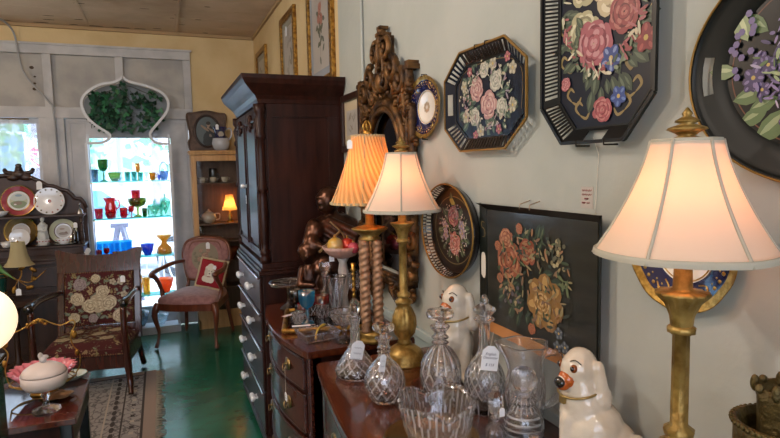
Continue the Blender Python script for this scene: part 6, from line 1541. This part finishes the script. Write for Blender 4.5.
for a in [
    ('goblet', 'dark green goblet, tallest piece on the top display shelf', 'goblet', -.484, z1, .205, .085, 'goblet', G['green']),
    ('tumbler', 'cloudy grey green tumbler at the left end of the top display shelf', 'tumbler', -.556, z1, .115, .060, 'tumbler', G['smoke']),
    ('glass_bowl', 'lime green bowl right of the dark green goblet', 'bowl', -.395, z1, .085, .115, 'bowl', G['lime'], 5.89),
    ('glass_dish', 'low clear dish in front of the lime green bowl', 'dish', -.375, z1, .035, .09, 'bowl', G['clr'], 5.815),
    ('tumbler', 'teal tumbler, left of three on the top display shelf', 'tumbler', -.285, z1, .085, .052, 'tumbler', G['teal']),
    ('tumbler', 'teal tumbler, middle of three on the top display shelf', 'tumbler', -.228, z1, .088, .052, 'tumbler', G['teal']),
    ('tumbler', 'teal tumbler, right of three on the top display shelf', 'tumbler', -.172, z1, .080, .048, 'tumbler', G['teal']),
    ('goblet', 'small orange glass goblet rising behind the teal tumblers', 'goblet', -.195, z1, .165, .042, 'goblet', G['amber'], 5.915),
    ('tumbler', 'clear small tumbler right of the teal tumblers', 'tumbler', -.122, z1, .085, .045, 'tumbler', G['clr']),
    ('glass_cup', 'amber glass cup on the top display shelf', 'cup', -.070, z1, .075, .065, 'cup', G['amber']),
    ('glass_bird', 'tiny blue glass bird left of the ice blue basket', 'figurine', -.012, z1, .07, .03, 'bird', G['cobalt']),
    ('glass_basket', 'ice blue glass basket with loop handle at the right end of the top shelf', 'basket', .035, z1, .175, .084, 'basket', G['blue']),
    ('tumbler', 'red tumbler at the left end of the second display shelf', 'tumbler', -.545, z2, .095, .072, 'tumbler', G['red']),
    ('glass_pitcher', 'large red pitcher on the second display shelf', 'pitcher', -.445, z2 + .0, .190, .150, 'pitcher', G['red'], 5.885),
    ('glass_bowl', 'red bowl in front of the red pitcher', 'bowl', -.445, z2, .055, .09, 'bowl', G['red'], 5.81),
    ('glass_cup', 'red handled cup right of the red pitcher', 'cup', -.335, z2, .095, .08, 'cup', G['red'], 5.84),
    ('goblet', 'small red footed glass beside the green compote', 'goblet', -.268, z2, .11, .05, 'goblet', G['red'], 5.82),
    ('compote', 'olive green compote carrying a red glass', 'compote', -.215, z2, .180, .155, 'compote', G['olive'], 5.88),
    ('tumbler', 'red glass standing in the olive green compote', 'tumbler', -.225, z2 + .105, .150, .085, 'tumbler', G['red'], 5.88),
    ('glass_cup', 'emerald green cup below the compote', 'cup', -.155, z2, .085, .055, 'cup', G['green'], 5.81),
    ('glass_jar', 'aqua lidded jar, left of two on the second display shelf', 'jar', -.065, z2, .155, .135, 'jar', G['aqua'], 5.85),
    ('glass_jar', 'taller aqua lidded jar at the right end of the second display shelf', 'jar', .030, z2, .215, .10, 'jar', G['aqua'], 5.88),
    ('tumbler', 'small red glass at the left end of the third display shelf', 'tumbler', -.560, z3, .085, .05, 'tumbler', G['red'], 5.80),
    ('goblet', 'small red goblet second from left on the third display shelf', 'goblet', -.497, z3, .10, .048, 'goblet', G['red'], 5.80),
    ('glass_bowl', 'small orange red bowl in front of the turquoise box', 'bowl', -.415, z3, .06, .07, 'bowl', G['orange'], 5.80),
    ('glass_bowl', 'small red bowl near the middle of the third display shelf', 'bowl', -.335, z3, .06, .07, 'bowl', G['red'], 5.80),
    ('glass_bowl', 'small cobalt bowl left of the big cobalt bowl', 'bowl', -.255, z3, .085, .085, 'bowl', G['cobalt'], 5.83),
    ('glass_bowl', 'big cobalt blue bowl on the third display shelf', 'bowl', -.150, z3, .11, .12, 'bowl', G['cobalt'], 5.85),
    ('glass_vase', 'amber glass vase with flared purple rim on the third display shelf', 'vase', .000, z3, .185, .15, 'flare', G['amber'], 5.85),
    ('glass_basket', 'amber glass basket on the fourth display shelf behind the armchair', 'basket', -.255, z4, .225, .09, 'basket', G['amber']),
    ('tumbler', 'amber tumbler on the fourth display shelf', 'tumbler', -.178, z4, .16, .07, 'tumbler', G['amber'], 5.84),
    ('glass_bowl', 'glowing orange red bowl on the fourth display shelf', 'bowl', -.015, z4, .14, .16, 'bowl', G['orange'], 5.85),
    ('glass_bowl', 'blue bowl on the plinth at the bottom of the display shelf', 'bowl', -.250, .071, .14, .16, 'bowl', G['smoke'], 5.86),
    ('glass_dish', 'wide clear dish on the plinth at the bottom of the display shelf', 'dish', -.075, .071, .09, .16, 'bowl', G['clr'], 5.86),
]: small(*a)
# turquoise divided box
t = thing('glass_box', 'long turquoise blue glass box on the third display shelf', 'box', (-.435, 5.90, z3))
m = MB(); m.box(-.15, .15, -.03, .03, 0, .155); m.build('body', G['turq'], t, bevel=.008)
m = MB()
for k in range(6): m.box(-.145 + k * .05, -.105 + k * .05, -.034, -.03, .02, .135)
m.build('raised_panels', G['turq'], t)
# ivy garland in the dome
iv = thing('ivy_garland', 'trailing ivy with dark green leaves filling the onion dome of the display shelf', 'plant', (-.255, 5.86, 2.12))
def inb(x, z):
    dx, dz = x / .33, (z) / .26; return dx * dx + dz * dz < 1
m = MB(); vines = []
for k in range(9):
    x0 = rnd.uniform(-.2, .2); pts = [(x0, rnd.uniform(-.02, .03), .20 - abs(x0) * .5)]
    for q in range(4):
        px, py, pz = pts[-1]; nx, nz = px + rnd.uniform(-.12, .12), pz - rnd.uniform(.02, .12)
        pts.append((max(-.3, min(.3, nx)), py + rnd.uniform(-.01, .01), max(nz, -.19)))
    sp_ = spline(pts, 4); vines.append(sp_); m.tube(sp_, .0025, 5)
m.tube(spline([(-.28, 0, .08), (-.18, .01, .15), (0, 0, .22), (.15, .01, .17), (.30, 0, .10)], 5), .003, 5)
m.build('vines', P('vine_brown', '#3c3f2c', .8), iv)
m = MB(); lg = [P('ivy_dark', '#153628', .5), P('ivy_mid', '#20503a', .5), P('ivy_light', '#34724c', .5)]
cnt = 0
while cnt < 280:
    v_ = rnd.choice(rnd.choice(vines)); x, z = v_[0] + rnd.gauss(0, .045), v_[2] + rnd.gauss(0, .04)
    if cnt % 3 == 0: x, z = rnd.uniform(-.31, .31), rnd.uniform(-.2, .16)
    if not inb(x, z): continue
    y = v_[1] + rnd.uniform(-.05, .03); s_ = rnd.uniform(.020, .036); a = rnd.uniform(0, 6.28); R_ = Matrix.Translation((x, y, z)) @ Matrix.Rotation(rnd.uniform(-.7, .7), 4, 'Z') @ Matrix.Rotation(rnd.uniform(-.8, .8), 4, 'X') @ Matrix.Rotation(a, 4, 'Y')
    sh_ = [(0, -.3), (.55, -.75), (.95, -.2), (.6, .25), (.35, .55), (0, 1.2), (-.35, .55), (-.6, .25), (-.95, -.2), (-.55, -.75)]
    m.add([R_ @ Vector((a_ * s_, -.12 * s_ * (1 - abs(a_)), b_ * s_)) for a_, b_ in sh_], [tuple(range(10))], lg[rnd.choice((0, 0, 1, 1, 2))]); cnt += 1
m.build('foliage', None, iv)

# ================================================================ plates and china on the hutch
def stand_plate(label, x, z, y, r, rings, motif, sq=1):
    t = thing('display_plate', label, 'plate', (x, y, z + r * .97), 0, 'plates standing on the hutch')
    t.rotation_euler = (math.radians(-8), 0, 0)
    m = MB(); m.M = Matrix.Rotation(PI / 2, 4, 'X')
    zs = lambda q: .002 + .016 * max(0, q - .55) / .45
    last = 0
    pr = [(0, .002)]
    for q, mat in rings:
        pr = [(r * last, zs(last)), (r * q, zs(q))]; m.lathe(pr, 40, mi=mat, sy=sq); last = q
    m.lathe([(r, zs(1)), (r * 1.0, zs(1) - .004), (r * .55, -.003), (0, -.003)], 40, mi=porc, sy=sq); pb = m.build('plate_body', None, t)
    p = Paint(.004); p.M = Matrix.Rotation(PI / 2, 4, 'X'); motif(p, r); p.build('painted_motif', None, pb)
    return t
def land(p, r):
    p.blob(0, 0, r * .58, r * .58, 0, 'b8c0a0', 24); p.blob(0, r * .25, r * .5, r * .28, 0, 'b9c9cc', 20); p.blob(0, -r * .25, r * .5, r * .26, 0, '7c9468', 20); p.blob(-r * .05, -.02, r * .25, r * .12, 0, '8a7460', 12); p.blob(-r * .2, -.03, r * .08, r * .05, 0, 'e0e0e0', 10); p.blob(r * .0, r * .35, r * .2, r * .08, 0, '7aa0c0', 10)
def floral(p, r):
    p.k = 1.35
    p.rose(0, 0, r * .16, '7c2430', 'a84048', 'c87078')
    for k in range(7): a = k * .9; p.flower(r * .3 * math.cos(a), r * .3 * math.sin(a), r * .09, rnd.choice(['8c2c34', '2c4a38', 'b08040']), '4c5a48'); p.leaf(r * .2 * math.cos(a), r * .2 * math.sin(a), r * .2, a, '2c4434', '4c6448')
    p.z = .0215; p.k = 1
    for k in range(14): a = k * 2 * PI / 14; p.flower(r * .85 * math.cos(a), r * .85 * math.sin(a), r * .07, rnd.choice(['9c3c44', '3c5a48']), 'b07060')
def scene2(p, r):
    p.blob(0, 0, r * .5, r * .5, 0, 'b8b6b4', 24); p.blob(0, -.02, r * .35, r * .12, 0, '8c7c78', 14); p.blob(-.01, .02, r * .2, r * .08, 0, 'a08c84', 12); p.blob(.02, -.01, r * .1, r * .06, 0, '7c5c58', 10)
pk = P('plate_maroon', '#8c2a3c', .15, coat=.8); gdp = P('plate_gilt_band', '#8a7038', .25, .8); wh = P('plate_white', '#c8ccd4', .15, coat=.8); pc = P('plate_cream', '#c4c8b0', .15, coat=.8); dkr = P('plate_dark_ring', '#5c3c48', .2, coat=.5)
stand_plate('maroon rimmed landscape plate on the upper hutch shelf', -1.108, 1.202, 5.56, .128, [(.62, wh), (.66, gdp), (.95, pk), (1, gdp)], land)
stand_plate('white plate with small red and green flowers on the upper hutch shelf', -.885, 1.202, 5.56, .115, [(1, wh)], floral)
stand_plate('gold banded plate on the lower hutch shelf', -1.105, .952, 5.54, .122, [(.55, wh), (.6, gdp), (.92, P('plate_brown_gilt', '#6f5c38', .2, .5)), (1, gdp)], scene2)
stand_plate('oval cream rimmed plate with a dark inner ring on the lower hutch shelf', -.795, .952, 5.54, .105, [(.62, wh), (.67, dkr), (1, pc)], scene2)
stand_plate('white saucer leaning in front of the gold banded plate on the lower hutch shelf', -1.10, .952, 5.46, .075, [(1, wh)], scene2)
# figurine
fg = thing('porcelain_figurine', 'white porcelain robed figurine on the lower hutch shelf', 'figurine', (-.932, 5.45, .952))
m = MB(); m.lathe([(0, 0), (.045, 0), (.045, .012), (.038, .02), (.042, .07), (.034, .12), (.026, .15), (.030, .17), (.022, .188), (.010, .195), (.009, .203), (0, .204)], 24, mod=lambda t_, z, r: 1 + (.07 * math.cos(7 * t_ + z * 20) if z < .13 else 0)); m.ell((0, -.002, .216), (.0155, .017, .019)); m.ell((0, .006, .224), (.017, .016, .015)); m.cap((-.028, 0, .165), (-.024, -.028, .13), .011, .009); m.cap((-.024, -.028, .13), (.004, -.036, .135), .009, .007); m.cap((.028, 0, .165), (.026, -.026, .125), .011, .009); m.cap((.026, -.026, .125), (.0, -.036, .12), .009, .007)
m.ell((0, -.018, .215), (.003, .004, .003)); m.build('figure', P('bisque', '#b8c0c4', .4, coat=.3), fg, remesh=.0035, smooth_iter=1)
def sauce(label, x, y, w):
    t = thing('sauce_boat', label, 'dish', (x, y, .952), 0)
    m = MB(); m.lathe([(0, 0), (w * .25, 0), (w * .48, .010), (w * .5, .012), (w * .25, .006), (0, .005)], 28, sy=.6); m.build('saucer', wh, t)
    m = MB(); m.lathe(hollow([(w * .18, .008), (w * .22, .014), (w * .36, .04), (w * .40, .052)], .002, .012), 32, sy=.6, mod=fl(12, .05)); b_ = m.build('boat_body', wh, t)
    m = MB()
    for k in range(12): a = k * PI / 6; m.ell((w * .375 * math.cos(a), w * .6 * .375 * math.sin(a), .04), (.006, .005, .005), 6, 4)
    m.build('painted_flowers', P('rose_glaze', '#9c5a5c', .3), b_)
sauce('white flower-edged dish standing before the porcelain figurine', -.925, 5.395, .12); sauce('white flower-edged dish standing before the oval cream plate', -.78, 5.415, .155)
vessel('teacup', 'stacked white teacup at the left end of the lower hutch shelf', 'cup', -1.19, 5.42, .9525, [('cup_body', hollow([(.02, 0), (.03, .01), (.042, .05)], .003), wh, 24, None)])
vessel('china_bowl', 'small white bowl at the left end of the upper hutch shelf', 'bowl', -1.225, 5.48, 1.2025, [('bowl_body', hollow([(.02, 0), (.035, .015), (.06, .045)], .003), wh, 24, fl(12, .04))])
t = thing('small_bell', 'small silver table bell at the right end of the upper hutch shelf', 'bell', (-.655, 5.50, 1.2005))
m = MB(); m.lathe([(.028, 0), (.024, .012), (.018, .035), (.010, .045), (0, .046)], 20); m.build('bell_body', P('silver', '#a8adb4', .2, 1), t); m = MB(); m.lathe([(0, .045), (.004, .046), (.005, .075), (.008, .082), (0, .09)], 10); m.build('bell_handle', P('silver', '', .2), t)
t = thing('bottle', 'dark glass bottle at the right end of the lower hutch shelf', 'bottle', (-.70, 5.44, .952)); m = MB(); m.lathe([(0, 0), (.022, 0), (.024, .01), (.024, .09), (.010, .115), (.009, .135), (.012, .14), (0, .14)], 20); m.build('bottle_body', amet, t); m = MB(); m.lathe([(0, .1405), (.008, .1405), (.010, .16), (0, .162)], 12); m.build('cork', P('cork', '#8a6a48', .8), t)
price_tag(ht, (-.957, hb - .03, 1.45), .042, .07, 0, 0, 0); price_tag(ht, (-.688, 5.425, 1.11), .03, .045, 0, 0, 0)
price_tag(ht, (hx1 + .004, 5.34, .88), .04, .08, .4, .5, 0)

# parrot lamp on the hutch counter
pl = thing('parrot_lamp', 'small cream shaded lamp with gilt leafy branch, green parrot and green vase', 'lamp', (-1.035, 5.20, .88 - .0))
pl.location = (-1.03, 4.875, .612)
# a small side table carries it
sd_ = thing('side_table', 'small dark round side table under the parrot lamp', 'table', (-1.055, 4.875, 0))
m = MB(); m.lathe([(0, .587), (.18, .587), (.19, .597), (.185, .611), (0, .611)], 40); m.build('table_top', walnut, sd_)
m = MB(); m.lathe([(0, .10), (.03, .10), (.035, .14), (.02, .18), (.02, .35), (.035, .42), (.02, .46), (.05, .587), (0, .587)], 20); m.build('pedestal', walnut, sd_)
for k in range(3): a = k * 2.094 + .4; m = MB(); m.tube(spline([(0, 0, .14), (.10 * math.cos(a), .10 * math.sin(a), .10), (.18 * math.cos(a), .18 * math.sin(a), .016)], 4), .016, 8); m.build('leg', walnut, sd_)
dg = P('green_ceramic', '#0e3a34', .12, coat=.9)
m = MB(); m.lathe([(0, 0), (.075, 0), (.08, .01), (.06, .03), (.03, .045), (0, .045)], 32, (-.10, 0, 0)); m.build('foot', P('silvered_foot', '#6f7a80', .25, .9), pl)
m = MB(); m.lathe([(0, .045), (.030, .045), (.034, .07), (.045, .16), (.048, .20), (.040, .225), (0, .225)], 28, (-.10, 0, 0)); vb = m.build('vase_body', dg, pl)
m = MB()
for z in (.06, .075, .19, .215): m.tube([(-.10 + x, y, z) for x, y in circ(0, 0, .036 + .07 * z, .036 + .07 * z, 24)], .003, 6, closed=True)
m.build('gold_bands', gilt, vb)
m = MB(); m.tube(spline([(-.10, -.02, .22), (-.02, -.03, .19), (.02, -.02, .16), (.04, 0, .21), (.03, 0, .27)], 6), .005, 6); m.tube(spline([(.02, -.02, .16), (.10, -.03, .14), (.20, -.02, .22)], 5), .004, 6)
for x, z, a in ((.12, .23, .6), (-.01, .09, 1.8), (.09, .10, -.3), (.05, .25, 2.5)):
    m.ell((x, -.03, z), (.028, .006, .015), 10, 6, rot=Matrix.Rotation(a, 3, 'Y').to_4x4())
m.tube(spline([(.02, -.02, .16), (.0, -.03, .12), (-.01, -.03, .09)], 3), .003, 5); m.tube(spline([(.02, -.02, .16), (.06, -.03, .12), (.09, -.03, .10)], 3), .003, 5); m.tube(spline([(.10, -.03, .14), (.11, -.03, .19), (.12, -.03, .23)], 3), .003, 5)
m.build('leafy_branch', gilt, pl)
m = MB(); m.cap((-.13, -.02, .31), (-.09, -.03, .26), .03, .022); m.ell((-.155, -.02, .345), (.022, .02, .022)); m.cap((-.085, -.03, .25), (-.0, -.03, .17), .016, .004); m.ell((-.175, -.02, .34), (.010, .006, .008)); m.build('parrot', P('parrot_green', '#5f8a50', .4, coat=.4), pl, remesh=.004)
m = MB(); m.lathe([(.10, 0), (.075, .03), (.058, .08), (.048, .14), (.044, .175)], 48, (.03, 0, .265), mod=lambda a, z, r: 1 + .02 * math.cos(a * 8)); m.build('lamp_shade', shade_mat('old_cream_shade', '#b5ab88', .3), pl)
m = MB(); m.tube([(.03, 0, .27), (.03, 0, .44)], .004, 6); m.lathe([(0, .438), (.008, .44), (0, .452)], 8, (.03, 0, 0)); m.build('harp', brass, pl)
price_tag(pl, (.02, -.045, .075), .034, .05, 0, 0, 0, [(0, .01, .03), (0, .02, .085)])

# ================================================================ in and on the display cabinet
def ins(name, label, cat, x, z, kind_fn, y=5.83): t = thing(name, label, cat, (x, y, z)); kind_fn(t); return t
def p1_(t): 
    m = MB(); m.lathe(hollow([(.05, 0), (.07, .02), (.085, .07), (.075, .12), (.05, .15), (.045, .185), (.062, .225)], .004), 36, mod=lambda a, z, r: 1 + (.2 * max(0, -math.cos(a)) ** 3 if z > .17 else 0)); b_ = m.build('body', P('jug_white', '#aeb2bc', .2, coat=.7), t)
    cb = P('cobalt_glaze', '', .12)
    m = MB(); m.lathe([(.0765, .118), (.0515, .150), (.0468, .183), (.0640, .227), (.0645, .229), (.06, .229)], 36, mod=lambda a, z, r: 1 + (.2 * max(0, -math.cos(a)) ** 3 if z > .17 else 0)); m.build('blue_neck', cb, b_)
    m = MB(); m.tube(spline([(.045, 0, .20), (.095, 0, .215), (.105, 0, .15), (.075, 0, .10)], 6), .008, 8); m.build('handle', P('jug_white', '', .2), t)
    p = Paint(0); p.M = Matrix.Translation((0, -.0625, .155)) @ fac
    for k in range(5): p.blob(.012 * math.cos(k), .016 * math.sin(k), .014, .018, k, 'a8a498', 10)
    p.build('white_flower', None, b_); price_tag(t, (-.035, -.075, .225), .028, .05, 0, 0, 0)
ins('water_jug', 'white and cobalt blue jug with a tag standing on the display cabinet', 'jug', .565, vh, p1_, 5.80)
pp = thing('oval_portrait', 'oval portrait in a carved dark frame leaning behind the blue and white jug', 'picture', (.455, 5.955, vh + .002))
pp.rotation_euler = (math.radians(-4), 0, 0)
out = sp2([(-.17, 0), (-.185, .08), (-.16, .14), (-.175, .24), (-.185, .36), (-.12, .375), (0, .395), (.12, .375), (.185, .36), (.175, .24), (.16, .14), (.185, .08), (.17, 0), (-.17, 0)], 4)[:-1]
m = MB(); m.prism(out, -.012, .006, 0, 'y'); m.tube([(x * .985, -.014, .2 + (z - .2) * .985) for x, z in out], .010, 6, closed=True); m.build('frame', P('carved_frame', '#4a382c', .5, col2='#5e483a', scale=18, bump=.5, bscale=40), pp)
m = MB(); m.tube([(x, -.018, z) for x, z in circ(0, .195, .118, .155, 40)], .012, 8, closed=True); m.build('oval_moulding', walnut, pp)
p = Paint(0); p.M = Matrix.Translation((0, -.0135, 0)) @ fac
p.blob(0, .195, .115, .152, 0, '55646a', 30); p.blob(.03, .12, .07, .08, .2, '20282c', 18); p.blob(.02, .21, .032, .045, 0, '20282a', 16); p.blob(-.02, .225, .012, .05, .9, 'a08468', 10); p.blob(.05, .20, .05, .010, -.6, 'a08468', 10); p.blob(.015, .262, .018, .024, 0, 'a88a70', 14); p.blob(.015, .275, .022, .018, 0, '2c201a', 14); p.blob(.01, .232, .012, .012, 0, 'a88a70'); p.blob(.03, .15, .012, .02, .3, '8a7468'); p.blob(.03, .09, .075, .05, 0, '182022', 16)
p.build('painting', None, pp)
pew = P('pewter', '', .3)
mug_ = vessel('pewter_mug', 'grey pewter mug on the top shelf inside the display cabinet', 'mug', .485, 5.88, 1.4255, [('body', hollow([(.035, 0), (.04, .01), (.036, .11), (.04, .14)], .003), P('pewter', '', .3), 24, None)])
m = MB(); m.tube(spline([(.03, 0, .085), (.055, 0, .08), (.055, 0, .04), (.03, 0, .025)], 4), .004, 6); m.build('handle', pew, mug_)
pcl = P('china_ivory', '#b8aca0', .2, coat=.6)
for x, lab in ((.375, 'ivory teacup farthest left on the cup shelf of the display cabinet'), (.475, 'ivory teacup with painted flowers in the middle of the cup shelf of the display cabinet'), (.585, 'ivory teacup right on the cup shelf of the display cabinet')):
    t = vessel('teacup', lab, 'cup', x, 5.79, 1.0305 + .0, [('saucer', [(0, 0), (.02, 0), (.048, .008), (.02, .004), (0, .004)], pcl, 24, None), ('cup_body', hollow([(.018, .006), (.03, .02), (.036, .055)], .003, .009), pcl, 24, None)], 'teacups in the display cabinet')
    t.location.z = 1.4255
    m = MB(); m.tube(spline([(.03, 0, .045), (.05, 0, .04), (.028, 0, .02)], 4), .003, 6); m.build('handle', pcl, t)
t = vessel('teapot', 'ivory china teapot inside the display cabinet', 'teapot', .42, 5.82, 1.0305, [('body', smooth_prof([(0, 0), (.04, 0), (.07, .04), (.068, .08), (.04, .105), (0, .108)]), pcl, 28, None), ('lid', [(0, .108), (.034, .108), (.02, .122), (.006, .126), (.010, .138), (0, .142)], pcl, 20, None)])
m = MB(); m.tube(spline([(-.06, 0, .04), (-.095, 0, .06), (-.11, 0, .10)], 4), [.014, .013, .012, .011, .010, .009, .008, .008, .008], 8); m.build('spout', pcl, t); m = MB(); m.tube(spline([(.05, 0, .09), (.10, 0, .09), (.10, 0, .04), (.062, 0, .03)], 4), .006, 8); m.build('handle', pcl, t)
small('glass_bowl', 'dark red glass bowl low inside the display cabinet', 'bowl', .40, .6605, .10, .17, 'bowl', P('oxblood', '#5c1f1a', .2, coat=.7), 5.83)
small('glass_bowl', 'rust coloured bowl beside the dark red bowl in the display cabinet', 'bowl', .60, .6605, .12, .18, 'bowl', P('rust_glaze', '#7c3a22', .25, coat=.6), 5.83)
small('goblet', 'clear goblet on the left inside the display cabinet', 'goblet', .335, .8555, .16, .06, 'goblet', G['clr'], 5.83)
# lit small lamp inside the cabinet
t = thing('boudoir_lamp', 'small lit lamp with an amber shade glowing inside the display cabinet', 'lamp', (.625, 5.84, 1.0305))
m = MB(); m.lathe([(0, 0), (.04, 0), (.035, .012), (.012, .03), (.022, .06), (.01, .09), (.008, .13), (0, .13)], 20); m.build('base', brass, t)
m = MB(); m.lathe([(.075, .12), (.058, .16), (.042, .23), (.036, .27)], 32, mod=fl(12, .03)); m.build('lamp_shade', shade_mat('amber_shade', '#f0c890', .6), t)
bulb(t, .18, 45, 'ffb060', .016)

# ================================================================ on the low table
TZ = .5985
cp = thing('covered_compote', 'frosted pink covered compote on a clear foot on the low table', 'compote', (-.476, 2.58, .6005))
fp = P('frosted_pink', '#dccfcc', .4, trans=.25, ior=1.4, coat=.2)
m = MB(); m.lathe([(0, 0), (.052, 0), (.050, .005), (.014, .018), (.010, .045), (.018, .06), (.012, .075), (.03, .088), (0, .09)], 36); m.build('foot', clear, cp)
m = MB(); m.lathe(hollow([(.03, .0905), (.07, .096), (.082, .115), (.083, .150)], .003, .094), 56, mod=fl(28, .012)); m.build('bowl', fp, cp)
m = MB(); m.lathe([(0, .152), (.081, .152), (.081, .156), (.070, .172), (.045, .188), (.018, .196), (0, .197)], 56, mod=fl(28, .03)); m.build('lid', fp, cp)
m = MB(); m.ell((0, 0, .206), (.014, .014, .012)); m.ell((-.008, 0, .224), (.010, .007, .014)); m.ell((.010, 0, .218), (.012, .006, .009)); m.build('finial', frost, cp, remesh=.003)
bs = thing('brides_basket', 'ruffled pink glass bowl in a gilt metal basket with an ornate high handle', 'basket', (-.52, 2.80, .6005))
pr_ = P('ruffled_pink', '#dc7c8c', .25, coat=.7, trans=.2)
m = MB(); m.lathe(hollow([(.04, .03), (.08, .05), (.105, .085), (.125, .11)], .003, .036), 120, mod=lambda a, z, r: 1 + (.03 + .9 * max(z - .05, 0)) * math.cos(a * 20)); rb_ = m.build('bowl', pr_, bs)
m = MB(); m.lathe([(0, 0), (.055, 0), (.05, .01), (.02, .02), (.025, .03), (0, .03)], 32)
H_ = [(-.125, -.0, .06), (-.135, 0, .12), (-.12, 0, .19), (-.14, 0, .235), (-.115, 0, .27), (-.075, 0, .285), (-.045, 0, .30), (0, 0, .325), (.045, 0, .30), (.075, 0, .285), (.10, 0, .29), (.125, 0, .30), (.135, 0, .28), (.115, 0, .235), (.12, 0, .19), (.145, 0, .14), (.14, 0, .09), (.125, 0, .06)]
hp = spline(H_, 5); m.tube(hp, [.0028 + .0006 * math.sin(i * 1.4) for i in range(len(hp))], 7)
m.tube([(x, y, .055) for x, y in circ(0, 0, .125, .085, 40)], .0035, 6, closed=True)
for a in (0, PI / 2, PI, 3 * PI / 2): m.tube(spline([(.03 * math.cos(a), .03 * math.sin(a), .02), (.09 * math.cos(a), .065 * math.sin(a), .03), (.125 * math.cos(a), .085 * math.sin(a), .055)], 4), .0035, 6)
m.build('basket_frame', P('gilt_bright', '#b58f4a', .28, .95), bs)
m = MB()
for i in range(34):
    u = rnd.uniform(-1, 1); m.ell((u * .045, rnd.uniform(-.004, .004), .302 + .018 * (1 - abs(u)) + rnd.uniform(-.012, .004)), (.007, .006, .006), 7, 5)
m.build('filigree', gilt, bs)
for s_ in (-1, 1):
    m = MB(); m.ell((s_ * .128, 0, .235), (.012, .006, .018)); m.build('leaf_ornament', gilt, bs); m = MB(); m.ell((s_ * .135, 0, .15), (.010, .006, .016)); m.build('leaf_ornament', gilt, bs)
bs.rotation_euler = (0, 0, math.radians(8))
t = thing('china_dish', 'white china dish with green rim and two forks on the low table', 'dish', (-.445, 2.905, .6005))
t.location = (-.432, 2.93, .6005)
m = MB(); m.lathe([(0, 0), (.04, 0), (.064, .018), (.066, .022), (.062, .02), (.038, .006), (0, .005)], 36, sx=1.0); m.build('dish_body', P('dish_white', '#c2cac4', .2, coat=.6), t)
m = MB(); m.tube([(x, y, .0215) for x, y in circ(0, 0, .065, .065, 40)], .0018, 5, closed=True); m.build('green_rim', P('rim_green', '#5f8a78', .4), t)
for k, dx in enumerate((-.012, .010)):
    f = thing('dessert_fork', ('silver fork lying across the white china dish, nearer the pink basket', 'silver fork lying across the white china dish, nearer the table corner')[k], 'fork', (-.432 + dx, 2.93, .6255), .5 - k * .2)
    m = MB(); m.tube([(0, -.06, 0), (0, -.02, .001), (0, .02, 0)], [.003, .0022, .0018], 6); m.build('handle', P('silver', '', .2), f)
    m = MB(); m.box(-.006, .006, .02, .03, -.001, .001)
    for q in (-.005, 0, .005): m.box(q - .001, q + .001, .03, .048, -.001, .001)
    m.build('tines', P('silver', '', .2), f)
t = thing('leaf_dish', 'small brown leaf shaped dish beside the covered compote', 'dish', (-.455, 2.70, .6005), .3)
m = MB(); m.lathe([(0, .001), (.03, .002), (.055, .012), (.057, .012), (.03, .004), (0, .003)], 40, mod=lambda a, z, r: 1 + .12 * math.cos(a * 5)); m.build('dish_body', P('leaf_brown', '#8a6a4c', .3, coat=.4), t)
vessel('compote', 'clear glass compote on the low table beside the dark post', 'compote', -.70, 2.64, .6005,
       [('stem', [(0, 0), (.045, 0), (.04, .006), (.010, .02), (.012, .06), (.02, .075), (0, .075)], clear, 28, None), ('bowl', hollow([(.02, .0755), (.055, .09), (.075, .125)], .004, .081), clear, 40, fl(14, .05))])
vessel('glass_dish', 'low clear glass dish at the near left of the low table', 'dish', -.60, 2.86 - .0, .6005, [('dish_body', hollow([(.02, 0), (.03, .008), (.05, .03)], .003), clear, 32, fl(12, .05))]) if False else None
